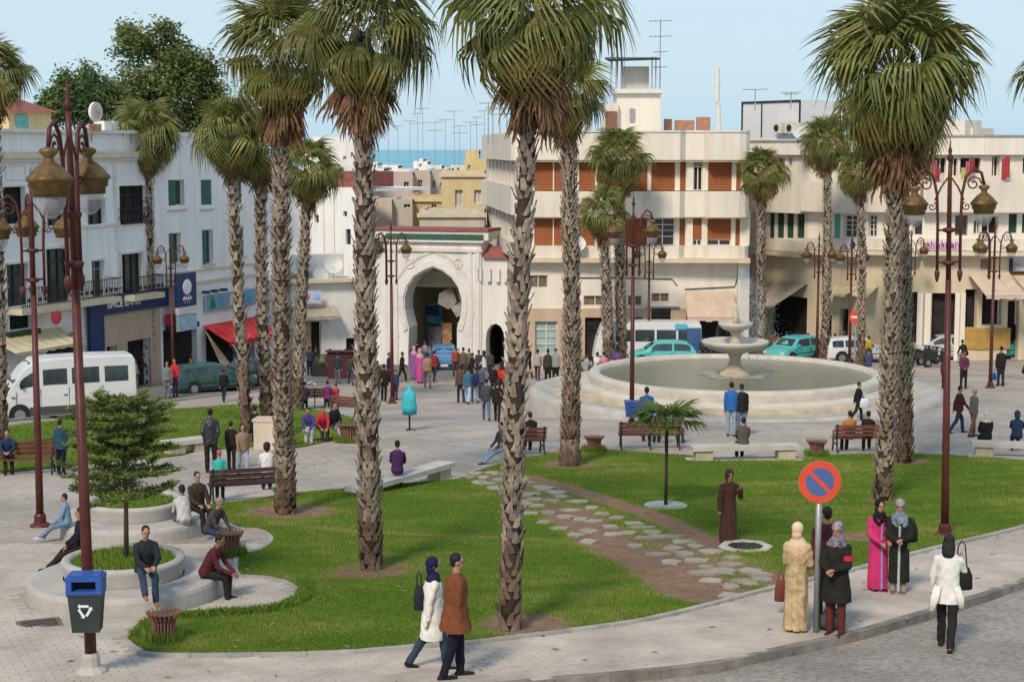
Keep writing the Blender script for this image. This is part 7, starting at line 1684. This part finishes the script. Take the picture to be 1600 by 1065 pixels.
def hair_mesh(J, lod, style):
    b = M(); hd = J['head']; R = Matrix.Rotation(J['hl'], 3, 'X')
    def h(x, y, z): return hd + R @ V(x, y, z)
    if style == 'short': b.ell(h(0,.024,.048), (.080,.090,.088), 14, 8, R); b.ell(h(0,.055,.0), (.066,.05,.07), 12, 8, R); nm = 'hair'
    elif style == 'balding': b.ell(h(0,.045,.040), (.080,.082,.082), 14, 8, R); b.ell(h(0,.055,-.01), (.066,.05,.06), 12, 8, R); nm = 'hair'
    elif style == 'long': b.ell(h(0,.026,.045), (.088,.095,.095), 14, 8, R); b.loft([(h(0,.05,.06),.08,.06),(h(0,.07,-.06),.10,.06),(h(0,.09,-.16),.095,.045),(h(0,.095,-.21),.06,.03)], 14); nm = 'hair'
    elif style == 'curly': 
        b.ell(h(0,.028,.05), (.105,.105,.105), 14, 8, R); b.ell(h(0,.06,-.02), (.10,.07,.09), 12, 8, R); nm = 'hair'
    elif style == 'scarf':
        b.ell(h(0,.030,.036), (.094,.104,.108), 14, 10, R); b.ell(h(0,.045,-.06), (.084,.075,.085), 14, 8, R); b.loft([(h(0,.02,-.09),.070,.062),(J['neck']+J['U']*.01,.115,.095),(J['sho']-J['U']*.01,.172,.115),(J['sho']-J['U']*.12,.178,.132),(J['sho']-J['U']*.16,.17,.125)], 18); b.ell(h(0,-.025,-.150), (.055,.045,.03), 10, 6, R); nm = 'headscarf'
    elif style == 'hood': b.ell(h(0,.030,.034), (.105,.110,.122), 14, 10, R); b.ell(h(0,.05,-.06), (.10,.09,.10), 14, 8, R); nm = 'hood'
    elif style == 'cap': b.ell(h(0,.018,.055), (.086,.098,.080), 14, 8, R); nm = 'cap'
    return remesh(b, {0:.010,1:.016,2:.024}[lod], 2 if style != 'curly' else 0, nm), nm
def person(px_, py_, hpx, face, pose, label, top=None, bottom=None, robe=None, hair='short', hairc=None, skin=None, shoe=(.02,.018,.015), up=0.0, bulk=0.0, tl=.10, flare=0.0, height=None, group=None, seat=None, sleeve=1.0, robe_to=.05, wide=0.0, armband=None, trim=None, bare=False):
    skin = skin or SK; c = P(px_, py_, up); k = ppm(c.y)
    if seat is not None: c.z += seat-.03
    H = height or (1.72*.9 if hpx is None else max(1.0, min(1.84, hpx/k*1.015)) if seat is None else 1.7)
    lod = 0 if k > 60 else 1 if k > 40 else 2
    sc = H/1.70
    t = thing('person', c, label, 'person', group, rz=radians(face)); t.scale = (sc,)*3
    J = skeleton(pose)
    def get(kind, fn, *key):
        kk_ = (kind, pose, lod)+key
        if kk_ not in CACHE: CACHE[kk_] = fn()
        return CACHE[kk_]
    def put(name, me, mt):
        o = link(name, me, t)
        if len(me.materials) == 0: me.materials.append(mt)
        o.material_slots[0].link = 'OBJECT'; o.material_slots[0].material = mt; return o
    cm = lambda c_: c_ if isinstance(c_, bpy.types.Material) else cloth(c_)
    put('body', get('body', lambda: body_mesh(J, lod)), skin)
    if hair != 'bald':
        hm_, nm = get('hair', lambda: hair_mesh(J, lod, hair), hair); put(nm, hm_, cm(hairc) if hairc is not None else m_hair)
    if robe is not None: rb_ = put('robe', get('robe', lambda: robe_mesh(J, lod, robe_to, wide), robe_to, wide), cm(robe))
    if bottom is not None and not (robe is not None and robe_to < .2): put('trousers', get('pants', lambda: pants_mesh(J, lod)), cm(bottom))
    if top is not None: put('jacket' if bulk or tl > .2 else 'shirt', get('top', lambda: top_mesh(J, lod, tl, bulk, sleeve, flare), tl, bulk, sleeve, flare), cm(top))
    if not bare: put('shoes', get('shoes', lambda: shoes_mesh(J, lod)), cm(shoe))
    if lod == 0:
        hd = J['head']; R = Matrix.Rotation(J['hl'], 3, 'X')
        for s in (-1,1):
            b = M(); b.ell(hd+R @ V(.028*s,-.0795,.008), (.009,.006,.0045), 8, 6); put('eye', b.mesh('eye', m_eye, smooth=True), m_eye)
            if hair not in ('x',): b = M(); b.obox(hd+R @ V(.030*s,-.089,.030), (.030,.006,.005)); put('eyebrow', b.mesh('eyebrow', m_hair), m_hair)
        b = M(); b.ell(hd+R @ V(0,-.083,-.055), (.022,.006,.007), 8, 6); put('mouth', b.mesh('mouth', m_lip, smooth=True), m_lip)
    if armband: so, el, wr, d, s = J['arms'][armband[0]]; b = M(); m0_ = so.lerp(el,.45); m1_ = so.lerp(el,.72); b.tube([m0_, m1_], [.082,.078], 14); put('armband', b.mesh('armband', cm(armband[1])), cm(armband[1]))
    if trim: b = M(); b.loft([(J['chest']+V(0,-.128,0),.02,.012),(J['waist']+V(0,-.130,0),.02,.012),(J['pel']+V(0,-.145,0),.022,.012),(V(0,-.185-wide*.6,.08),.024,.014)], 8); put('trim', b.mesh('trim', cm(trim)), cm(trim))
    return t, J, sc
def bag(anchor, dz, off, size, col, label, kind='handbag', strap=True, rz=0.0, cat='bag'):
    """a soft bag hanging from a hand or shoulder point in world space"""
    t = thing(kind, anchor+Vector(off), label, cat, rz=rz); w_, d_, h_ = size; m_ = cloth(col) if not isinstance(col, bpy.types.Material) else col
    b = M(); b.loft([((0,0,-h_),w_*.46,d_*.42),((0,0,-h_*.95),w_*.52,d_*.5),((0,0,-h_*.4),w_*.5,d_*.5),((0,0,-.02),w_*.36,d_*.28),((0,0,0),w_*.3,d_*.2)], 14); b.build('bag_body', m_, t, smooth=True)
    if strap: M().tube([(-w_*.25,0,-.02),(-w_*.15,0,dz*.8),(0,0,dz),(w_*.15,0,dz*.8),(w_*.25,0,-.02)], .011, 5).build('strap', m_, t)
    return t
def world(t, p): return t.location + (Matrix.Rotation(t.rotation_euler.z, 3, 'Z') @ (p*t.scale[0]))

# --- walking couple
t, J, s_ = person(712, 1058, 190, 104, 'amble', 'man in a long rust brown jacket walking beside the woman in white', top=(.165,.058,.026), bottom=(.012,.014,.022), bulk=.030, tl=.24, flare=.07, hair='short')
t, J, s_ = person(676, 1044, 172, 100, 'walk2', 'woman in a knee length white coat and navy headscarf walking with the man in brown', top=(.70,.69,.64), bottom=(.03,.05,.085), hair='scarf', hairc=(.012,.016,.05), bulk=.012, tl=.42, flare=.05)
bag(world(t, J['chest']), .22, (-.20,.0,.02), (.16,.24,.34), (.02,.025,.03), 'small dark backpack on the back of the woman in the white coat', 'backpack', cat='backpack')
# --- group at the sign
def floral():
    m = mat('floral_djellaba', (.38,.26,.13), .8, .3, 9, .3, col2=(.58,.44,.27), bscale=14); return m
t, J, s_ = person(1243, 986, 165, 150, 'hold', 'woman in a floral tan djellaba and peach headscarf standing by the sign pole', robe=floral(), hair='scarf', hairc=mat('peach_scarf', (.62,.38,.25), .8, .15, 2, .3, col2=(.68,.56,.40)), wide=.02, shoe=(.25,.12,.08))
bag(P(1219, 962)+Vector((0,0,.62)), .16, (0,0,.0), (.20,.14,.36), (.16,.045,.03), 'brown leather handbag hanging beside the floral djellaba')
t, J, s_ = person(1289, 965, 172, 185, 'stand', 'man in a burgundy sweater seen from behind the sign pole', top=(.10,.022,.035), bottom=(.02,.02,.03), bulk=.006)
t, J, s_ = person(1305, 990, 170, -28, 'fold', 'woman in a black coat with red armband and mauve edged headscarf facing the pole', top=(.012,.012,.016), bottom=(.10,.028,.024), hair='scarf', hairc=mat('mauve_scarf', (.05,.03,.06), .8, .3, 7, .4, col2=(.36,.30,.42)), bulk=.014, tl=.40, flare=.05, armband=(0, (.45,.02,.04)), shoe=(.06,.02,.02))
t = thing('travel_bag', P(1297, 984), 'dark grey bag lying on the pavement at the feet of the woman in black', 'bag', rz=.2); b = M(); b.loft([((-.24,0,.12),.05,.08),((-.18,0,.14),.12,.13),((0,0,.15),.14,.15),((.18,0,.14),.12,.13),((.24,0,.12),.05,.08)], 12)
b.v = [(x if abs(x) > 0 else x, y, max(.005, z)) for x, y, z in b.v]; b = M(); b.ell((0,0,.15), (.26,.15,.15), 14, 8); b.build('bag_body', cloth((.06,.065,.075)), t, smooth=True); M().tube([(-.14,0,.27),(-.08,0,.36),(.08,0,.36),(.14,0,.27)], .012, 5).build('handle', m_under, t)
# --- two women in pink and black
t, J, s_ = person(1371, 922, 138, 12, 'hold', 'woman in a bright pink djellaba with lilac trim and black headscarf', robe=(.50,.035,.14), hair='scarf', hairc=(.012,.01,.014), trim=(.30,.22,.50), wide=.015)
t, J, s_ = person(1403, 926, 142, -12, 'fold', 'woman in a black robe with a silver front panel and slate blue headscarf', robe=(.014,.014,.016), hair='scarf', hairc=mat('slate_scarf', (.10,.14,.20), .8, .3, 9, .4, col2=(.26,.31,.38)), trim=(.36,.40,.40), robe_to=.22, bottom=(.30,.27,.24), shoe=(.22,.11,.08), wide=.01)
bag(world(t, J['sho']), .1, (.24,.10,-.12), (.22,.2,.34), (.015,.015,.018), 'black shoulder backpack of the woman in the silver fronted robe', 'backpack', cat='backpack')
# --- woman in white blouse on the road
t, J, s_ = person(1478, 1012, 174, 158, 'phonewalk', 'woman in a white blouse and black boots walking on the road, hand at her ear', top=(.66,.65,.62), bottom=(.012,.012,.014), hair='long', bulk=.0, tl=.20, flare=.04, up=-.13)
sp_ = world(t, J['arms'][1][0]); b1 = bag(at(1502, 885, t.location.y+.05), .42, (0,0,0), (.36,.17,.36), (.012,.012,.015), 'large black handbag hanging from the shoulder of the woman in the white blouse')
b = M(); b.loft([((.12,.16,.98),.05,.02),((.16,.20,.80),.07,.02),((.20,.24,.62),.04,.015)], 8); b.loft([((-.14,.1,.98),.05,.02),((-.20,.12,.80),.06,.02),((-.22,.12,.66),.035,.015)], 8); b.build('sash', cloth((.66,.65,.62)), t, smooth=True)
# --- person in brown hooded robe
person(1138, 849, 112, 14, 'phone', 'person in a brown hooded djellaba crossing the lawn by the manhole, hand to face', robe=(.075,.034,.026), hair='hood', hairc=(.075,.034,.026), shoe=(.30,.2,.14), wide=.0)
# --- people round the planters
person(229, 957, None, 22, 'sitcross', 'man in a dark jacket and jeans sitting on the rim of the conifer planter', top=(.018,.022,.03), bottom=(.03,.05,.085), seat=.73, bulk=.026, shoe=(.32,.13,.07))
person(322, 934, None, 78, 'sitbow', 'man in maroon with bowed head sitting at the end of the planter step', top=(.085,.018,.025), bottom=(.012,.012,.018), seat=.42, skin=SKD)
person(289, 842, None, 200, 'sitbow', 'person in a pale grey top sitting with back turned between the two planters', top=(.42,.42,.42), bottom=(.1,.1,.12), seat=.38, skin=SKD)
person(308, 838, None, 35, 'sit', 'man in a dark brown jacket sitting at the outer edge of the grass planter', top=(.045,.032,.024), bottom=(.015,.015,.02), seat=.62, bulk=.026)
person(328, 856, None, 60, 'sitbow', 'man in navy trousers and beige cap sitting behind the man in maroon', top=(.06,.05,.05), bottom=(.03,.045,.10), seat=.35, hair='cap', hairc=(.25,.2,.16))
person(106, 845, None, -80, 'sitlegsout', 'child in a light blue jacket sitting on the step of the grass planter', top=(.16,.26,.36), bottom=(.13,.2,.3), seat=.38, height=1.25, shoe=(.6,.55,.55))
person(132, 888, None, -72, 'sitlegsout', 'man in black leaning behind the near lantern post on the conifer planter step', top=(.02,.02,.022), bottom=(.015,.015,.02), seat=.40, bulk=.012)
# --- left middle
person(330, 738, 98, 192, 'handsback', 'balding man in a black leather jacket standing before the dark bench', top=mat('black_leather', (.022,.024,.028), .4, .2, 5, .3, spec=.5), bottom=(.012,.012,.014), bulk=.02, tl=.16, hair='balding', skin=SKD)
person(362, 734, 74, 170, 'stand', 'person in black next to the man in leather', top=(.015,.015,.017), bottom=(.015,.015,.02), bulk=.012)
person(380, 744, 82, 20, 'walk', 'woman in a tan top and pale jeans passing the dark bench', top=(.26,.17,.12), bottom=(.32,.40,.48), hair='long', bulk=.0)
person(344, 782, 76, 190, 'amble', 'child in pink and turquoise standing at the end of the dark bench', top=(.05,.40,.36), bottom=(.03,.03,.035), hairc=(.5,.05,.15), hair='cap')
person(418, 768, None, 186, 'sit', 'person in a white shirt with bushy black hair sitting on the dark bench', top=(.62,.62,.62), bottom=(.02,.02,.03), seat=.45, hair='curly', skin=SKD)
person(96, 741, 84, 165, 'stand', 'person in a dark blue padded jacket leaning at the far lawn', top=(.02,.06,.11), bottom=(.015,.018,.025), bulk=.03, tl=.12)
person(14, 738, None, 12, 'sitfold', 'man in navy sitting on the bench at the far lawn edge', top=(.018,.035,.07), bottom=(.015,.015,.02), seat=.45, bulk=.01)
person(621, 764, None, 178, 'sit', 'man in a purple shirt sitting on the long stone bench', top=(.06,.022,.085), bottom=(.02,.02,.02), seat=.46)
person(486, 690, None, -10, 'sitbow', 'person in pale trousers and violet top at the end of the seated group', top=(.06,.05,.20), bottom=(.46,.49,.55), seat=.42)
person(503, 688, None, 15, 'sitbow', 'person in a red top sitting in the middle of the group by the basket post', top=(.50,.03,.05), bottom=(.03,.03,.04), seat=.42)
person(522, 686, None, 35, 'sitlegsout', 'person in black and light jeans sitting next to the one in red', top=(.02,.02,.022), bottom=(.30,.38,.47), seat=.42, shoe=(.5,.5,.5))
person(512, 638, None, 185, 'sit', 'person in purple sitting on the bench by the slim trunks, back turned', top=(.14,.03,.12), bottom=(.03,.03,.04), seat=.45)
person(476, 640, None, 180, 'sit', 'dark haired person at the other end of the bench by the slim trunks', top=(.03,.03,.05), bottom=(.03,.03,.04), seat=.45)
person(526, 636, None, 200, 'sit', 'small person in red beside the one in purple on the bench', top=(.45,.04,.05), bottom=(.03,.03,.04), seat=.45, height=1.2)
person(398, 692, None, 160, 'sit', 'person in dark clothes sitting by the beige stone block', top=(.02,.02,.03), bottom=(.02,.02,.03), seat=.4)
# --- centre and fountain side
person(832, 706, None, 195, 'sitbow', 'man bent forward in black sitting on the bench near the shaggy palm', top=(.014,.015,.02), bottom=(.02,.02,.025), seat=.45, bulk=.02)
person(785, 722, None, -60, 'sitlegsout', 'person in light jeans sitting half hidden behind the tallest palm', top=(.05,.05,.06), bottom=(.20,.29,.40), seat=.38)
person(1010, 689, 82, 178, 'stand', 'man in a bright blue jacket standing by the blue bin before the fountain', top=(.02,.10,.38), bottom=(.03,.03,.04), bulk=.02)
person(1033, 694, None, 190, 'sit', 'person in a brownish top in the middle of the bench before the fountain', top=(.12,.08,.07), bottom=(.03,.03,.04), seat=.46)
person(1056, 694, None, 150, 'sit', 'person in grey at the end of the bench before the fountain', top=(.10,.10,.11), bottom=(.12,.14,.18), seat=.46)
person(1142, 681, 82, 170, 'stand', 'man in a blue jacket and pale jeans standing before the fountain', top=(.03,.12,.36), bottom=(.24,.31,.38), bulk=.012)
person(1158, 681, 79, 185, 'stand', 'person in black beside the man in blue before the fountain', top=(.015,.015,.018), bottom=(.10,.16,.24), bulk=.012)
person(1161, 718, None, 182, 'sit', 'person in a grey brown jacket sitting on the low long stone bench', top=(.085,.075,.065), bottom=(.03,.03,.035), seat=.45, bulk=.015)
person(1340, 657, 60, 100, 'walk', 'person in black carrying a pale bag walking past the fountain rim', top=(.015,.018,.025), bottom=(.015,.015,.02), bulk=.01)
bag(at(1351, 622, P(1340,657).y-.2), .2, (0,0,0), (.34,.18,.34), (.50,.58,.66), 'pale blue bag carried past the fountain rim')
person(1328, 706, None, 188, 'sit', 'man in an orange jacket sitting on the bench near the paired palm trunks', top=(.38,.16,.045), bottom=(.03,.03,.04), seat=.46, bulk=.014)
person(1356, 706, None, 170, 'sitfold', 'person in black sitting beside the man in the orange jacket', top=(.014,.014,.018), bottom=(.03,.03,.04), seat=.46, bulk=.01)
# --- right plaza
person(1497, 676, 73, 100, 'walk', 'man in a maroon jacket striding over the plaza beside the older man', top=(.065,.018,.02), bottom=(.025,.04,.085), bulk=.014)
person(1520, 682, 74, 105, 'amble', 'grey haired man in grey jacket and brown trousers walking beside the man in maroon', top=(.10,.10,.095), bottom=(.14,.08,.05), hair='short', hairc=m_hairg, bulk=.01)
person(1540, 708, None, 175, 'sit', 'person in a black coat and white headscarf sitting on the stone bench', top=(.012,.012,.013), bottom=(.012,.012,.013), seat=.46, hair='scarf', hairc=(.60,.58,.54), bulk=.02)
person(1588, 706, None, 165, 'sitfold', 'person in a navy hooded jacket sitting on the stone bench', top=(.018,.035,.075), bottom=(.02,.02,.025), seat=.46, hair='hood', hairc=(.018,.035,.075), bulk=.014)
person(1505, 607, 57, 0, 'hold', 'man in a burgundy shirt and black trousers facing the fountain walk', top=(.10,.025,.05), bottom=(.012,.012,.014), skin=SKD)
person(1476, 607, 50, 180, 'stand', 'man in dark red partly behind the oxblood lantern post', top=(.08,.022,.03), bottom=(.02,.02,.03))
person(1563, 603, 60, 190, 'stand', 'man in a black jacket standing by the plaza lantern post', top=(.014,.014,.016), bottom=(.02,.025,.035), bulk=.01)
bag(at(1551, 582, P(1555,602).y), .15, (0,0,0), (.36,.2,.34), (.03,.12,.35), 'blue bag hanging at the plaza lantern post')
person(1600, 592, None, 120, 'sitbow', 'person in black crouching at the picture edge', top=(.014,.014,.016), bottom=(.02,.02,.02), seat=.3, height=1.5)
# --- far people: street, gateway, shops
FAR = [
 (62,646,66,160,'stand','man in dark clothes standing behind the white van lantern post',(.02,.02,.025),(.02,.02,.03),None),
 (113,640,58,200,'stand','woman in a pale pink djellaba beside the white van',None,None,(.50,.36,.38)),
 (221,600,56,100,'walk','man with an orange patched dark jacket by the bank front',(.15,.05,.02),(.03,.03,.04),None),
 (205,604,48,90,'amble','person in blue and red behind the conifer top',(.05,.06,.2),(.1,.05,.05),None),
 (212,606,44,80,'amble','person in beige behind the conifer top',(.45,.33,.22),(.2,.15,.12),None),
 (262,622,56,20,'stand','person in grey green beside the slim street palm',(.16,.18,.17),(.14,.15,.18),None),
 (274,620,60,340,'stand','woman in bright red next to the person in grey green',(.50,.03,.05),(.10,.05,.12),None),
 (350,627,50,175,'walk','man in dark clothes walking past the green estate car',(.015,.018,.025),(.02,.03,.05),None),
 (298,592,40,90,'stand','person with a yellow hat by the green estate car',(.5,.38,.03),(.2,.15,.1),None),
 (283,588,42,180,'stand','person in dark red in the shop entrance beside the blue sign',(.2,.03,.03),(.03,.03,.03),None),
 (369,588,42,160,'stand','person in blue under the red awning',(.05,.14,.32),(.03,.03,.04),None),
 (436,588,44,180,'stand','person in black before the low shops behind the thick palm',(.02,.02,.02),(.02,.02,.03),None),
 (473,600,44,200,'stand','person in white clothes before the low shops',(.5,.5,.5),(.45,.45,.45),None),
 (484,586,44,170,'stand','person in navy at the tan door',(.03,.04,.08),(.02,.02,.03),None),
 (494,584,42,190,'stand','person in black at the dark doorway',(.015,.015,.02),(.02,.02,.02),None),
 (528,598,46,180,'amble','person in grey black walking before the maroon stall',(.03,.04,.05),(.1,.12,.16),None),
 (541,588,42,160,'stand','person in black by the arch of the low shops',(.015,.015,.02),(.02,.02,.03),None),
 (555,597,46,185,'stand','person in olive and jeans behind the tall palm trunk',(.08,.07,.04),(.12,.2,.32),None),
 (563,592,44,200,'stand','person in brown beside the tall palm trunk',(.14,.08,.06),(.05,.05,.07),None),
 (600,626,56,175,'amble','person in black walking by the gateway lantern post',(.015,.015,.02),(.015,.015,.02),None),
 (618,624,46,150,'stand','person in navy with pale bag by the gateway lantern post',(.03,.05,.12),(.06,.03,.04),None),
 (608,598,46,90,'stand','person in dark blue before the gateway pier',(.02,.03,.07),(.03,.03,.04),None),
 (628,598,48,80,'walk','person in black walking past the gateway pier',(.015,.015,.018),(.02,.02,.02),None),
 (647,592,50,200,'stand','woman in a violet djellaba in the gateway crowd',None,None,(.24,.10,.30)),
 (656,598,52,175,'stand','woman in a magenta djellaba with pink scarf before the gateway',None,None,(.45,.08,.25)),
 (668,605,54,190,'walk','woman in a tan coat with red scarf before the gateway',(.40,.24,.15),(.2,.15,.15),None),
 (679,596,48,160,'walk','person in dark red in the gateway crowd',(.20,.03,.03),(.03,.03,.04),None),
 (652,574,40,180,'stand','person in black standing inside the arch',(.02,.02,.03),(.02,.02,.03),None),
 (664,572,38,170,'stand','person in pale violet inside the arch',(.3,.2,.32),(.1,.1,.1),None),
 (705,570,38,190,'stand','person in dark clothes inside the arch behind the blue car',(.03,.03,.05),(.03,.03,.03),None),
 (724,592,48,170,'stand','person in brown beside the arch pier',(.12,.09,.07),(.05,.05,.05),None),
 (738,596,44,100,'amble','person in black by the arch pier',(.015,.015,.018),(.03,.02,.02),None),
 (757,596,48,260,'walk','person in a white shirt before the small side arch',(.55,.58,.66),(.14,.22,.36),None),
 (748,590,42,180,'stand','person in dark grey under the small side arch',(.05,.05,.055),(.03,.03,.04),None),
 (720,628,56,200,'amble','man in brown, first of the group walking from the gateway',(.10,.06,.04),(.03,.03,.04),None),
 (731,630,56,170,'walk','person in light blue jeans in the group from the gateway',(.04,.12,.2),(.30,.45,.6),None),
 (742,628,54,190,'walk','person in navy in the group from the gateway',(.03,.04,.10),(.16,.22,.3),None),
 (751,622,50,160,'amble','person in grey blue following the gateway group',(.07,.08,.12),(.05,.05,.06),None),
 (760,656,64,185,'walk','man in a grey jacket and jeans crossing the open plaza',(.06,.065,.07),(.08,.13,.22),None),
 (777,658,62,175,'walk','woman in black crossing the open plaza beside the man in grey',(.02,.015,.02),(.02,.015,.02),None),
 (784,616,50,180,'stand','person in bright red beside the tallest palm trunk',(.55,.04,.03),(.1,.05,.05),None),
 (771,618,48,190,'stand','person in black with reddish hair beside the one in red',(.02,.02,.02),(.03,.03,.03),None),
 (825,590,50,200,'walk','person in black skirt at the corner of the cream block',(.02,.02,.025),(.02,.02,.025),None),
 (856,601,58,190,'stand','man in an olive dark coat near the shaggy palm',(.045,.042,.03),(.015,.015,.018),None),
 (868,600,56,170,'stand','person in black and white next to the man in the olive coat',(.25,.25,.26),(.02,.02,.03),None),
 (848,576,44,180,'stand','person in white at the teal glazed door',(.4,.42,.42),(.1,.1,.12),None),
 (933,588,44,170,'sit','person in a white top by the scooters at the fountain edge',(.6,.6,.6),(.03,.03,.04),None),
 (944,588,44,190,'sit','person in pink by the scooters at the fountain edge',(.55,.2,.28),(.03,.03,.04),None),
 (964,584,44,180,'stand','person in violet behind the reddish palm trunks',(.14,.08,.22),(.05,.04,.08),None),
 (915,590,40,120,'sit','person in black and white sitting at the fountain edge',(.3,.3,.3),(.02,.02,.02),None),
 (1098,566,38,180,'stand','person in black standing behind the fountain under the awning',(.015,.015,.02),(.015,.015,.02),None),
 (1106,565,36,170,'stand','second person in black under the awning behind the fountain',(.03,.02,.03),(.02,.02,.02),None),
 (1215,560,38,180,'stand','person in rust brown under the dark grey awning',(.22,.08,.04),(.05,.03,.03),None),
 (1229,556,38,180,'stand','person in navy under the grey awnings',(.03,.05,.12),(.03,.03,.04),None),
 (1238,560,38,170,'stand','person in reddish brown between the awnings',(.15,.06,.05),(.04,.03,.03),None),
 (1249,561,40,190,'stand','person in bright green behind the taxi',(.05,.42,.24),(.04,.05,.05),None),
 (1262,560,38,180,'stand','person in dark clothes at the corner of the dark shop',(.03,.03,.04),(.03,.03,.03),None),
 (1270,561,34,160,'stand','person in red at the corner of the dark shop',(.4,.05,.04),(.04,.03,.03),None),
 (1304,560,38,180,'stand','person in brick red by the white estate car',(.28,.08,.05),(.05,.03,.03),None),
 (1318,560,38,170,'stand','person in dark red under the pale small awning',(.2,.05,.04),(.04,.03,.03),None),
 (1334,560,38,200,'stand','person in blue by the no entry sign',(.05,.10,.22),(.04,.03,.03),None),
 (1357,566,40,180,'stand','person in yellow beside the slim palm',(.55,.42,.03),(.05,.05,.05),None),
 (1357,584,36,180,'sit','person in navy crouching beside the slim palm foot',(.05,.06,.12),(.05,.05,.08),None),
 (1389,562,40,180,'stand','person in orange between the paired palm trunks',(.45,.14,.05),(.05,.05,.1),None),
 (1393,574,40,170,'stand','person in blue between the paired palm trunks',(.05,.09,.2),(.05,.06,.12),None),
 (1418,560,40,180,'stand','person in red at the shop with red goods',(.45,.03,.06),(.1,.04,.05),None),
 (1424,572,38,180,'stand','person in olive beside the paired palms',(.2,.15,.05),(.08,.07,.05),None),
 (1508,566,38,200,'sitbow','person in black sitting before the silver saloon',(.015,.015,.018),(.3,.32,.36),None),
 (1532,548,40,180,'stand','man in black before the ochre shop',(.018,.018,.02),(.03,.03,.03),None),
 (1565,548,38,180,'stand','person in violet blue near the ochre shop door',(.06,.05,.2),(.03,.03,.04),None),
 (1576,558,38,180,'sit','person in bright blue under the wide awning',(.03,.16,.5),(.04,.05,.1),None),
 (1550,556,34,180,'sit','person in turquoise on the street by the plaza lantern post',(.05,.45,.45),(.05,.1,.1),None),
 (1583,556,54,180,'stand','tall dark clad person in the shop door under the wide awning',(.03,.025,.025),(.03,.03,.03),None),
 (646,582,42,190,'stand','person in black at the arch jamb inside the gateway',(.02,.02,.02),(.02,.02,.03),None),
 (672,580,40,10,'walk','person in grey blue coming out under the arch',(.10,.13,.18),(.04,.05,.08),None),
 (660,584,42,0,'stand','person in dark teal coming out under the arch',(.03,.10,.11),(.03,.03,.04),None),
 (681,574,38,180,'stand','person in black deep in the passage beyond the blue car',(.02,.02,.02),(.02,.02,.03),None),
 (712,588,46,200,'stand','person in rust red by the tail of the blue car',(.25,.07,.05),(.05,.05,.07),None),
 (733,590,44,170,'stand','person in khaki against the arch pier',(.15,.13,.08),(.05,.05,.05),None),
 (766,592,44,190,'stand','person in dark brown beside the one in the white shirt',(.07,.05,.04),(.03,.03,.03),None),
 (449,590,42,180,'stand','person in grey among the dark crowd before the low shops',(.08,.08,.09),(.03,.03,.04),None),
 (516,590,44,175,'stand','person in navy between trough and maroon stall',(.03,.04,.08),(.03,.03,.04),None),
 (548,602,46,190,'walk','person in dark green passing behind the tall trunk',(.03,.05,.04),(.05,.06,.08),None),
 (576,606,48,170,'stand','person in black beside the tall trunk on the plaza',(.02,.02,.02),(.03,.04,.07),None),
 (590,612,48,180,'walk','person in brown and black on the plaza by the tall trunk',(.08,.05,.04),(.02,.02,.02),None),
 (840,594,48,175,'walk','person in pale grey going towards the cream block',(.3,.3,.31),(.05,.05,.07),None),
 (885,582,44,190,'stand','person in brown behind the shaggy palm trunk',(.14,.08,.05),(.04,.04,.04),None),
 (1208,557,38,180,'stand','person in orange brown at the edge of the dark lane',(.3,.12,.05),(.04,.03,.03),None),
 (1244,556,38,190,'stand','person in dark violet in the shade of the grey awning',(.08,.04,.10),(.04,.03,.05),None),
 (1256,557,38,170,'stand','person in maroon in the shade of the grey awning',(.16,.03,.04),(.04,.03,.03),None),
 (1296,558,38,180,'stand','person in navy beside the slim palm and white estate',(.03,.05,.11),(.03,.03,.05),None),
 (1352,556,38,190,'stand','person in black in the doorway under the small pale awning',(.02,.02,.02),(.02,.02,.02),None),
 (1444,554,38,180,'stand','person in dark brown between the shop pillars',(.08,.05,.04),(.03,.03,.03),None),
 (1516,556,40,170,'stand','person in charcoal by the ochre wall',(.04,.04,.045),(.03,.03,.03),None),
 (1572,552,40,190,'stand','person in dark blue at the ochre shop corner',(.04,.06,.15),(.03,.03,.04),None),
 (1590,558,40,170,'stand','person in grey brown under the wide awning',(.12,.09,.08),(.04,.04,.04),None),
]
for i, (x, y, h_, f_, po, lb, tp, bt, rb) in enumerate(FAR):
    hs_ = 'scarf' if rb else ('short' if i % 4 else ('cap' if i % 8 else 'scarf'))
    person(x, y, h_, f_, po, lb, top=tp, bottom=bt, robe=rb, hair=hs_, hairc=((.5,.3,.33) if rb else None) if hs_ != 'cap' else (.05,.05,.06), skin=(SK, SKD, SK)[i % 3], group='people around the far side of the square', seat=.42 if po.startswith('sit') else None, bulk=.012 if i % 2 else 0, up=.02)
# birds on the paving near the low shops
m_bird = mat('grey_white_feather', (.42,.42,.44), .8, .3, 9, .2)
for i, (x, y, lb) in enumerate(((475,603,'pigeon pecking nearest the thick palm trunk'),(484,602,'white pigeon between two others before the trough'),(492,604,'grey pigeon closest to the planter trough'))):
    t = thing('pigeon', P(x, y), lb, 'pigeon', 'pigeons on the street', rz=i*2.0); b = M(); b.loft([((0,.15,.12),.03,.012),((0,.08,.13),.05,.04),((0,-.02,.14),.07,.07),((0,-.09,.17),.04,.04),((0,-.12,.21),.03,.03),((0,-.16,.21),.008,.008)], 10); b.build('body', m_bird, t, smooth=True)
    for s in (-1,1): M().tube([(.03*s,0,.08),(.03*s,-.01,0),(.03*s,-.04,.0)], .008, 4).build('leg', m_brick, t)
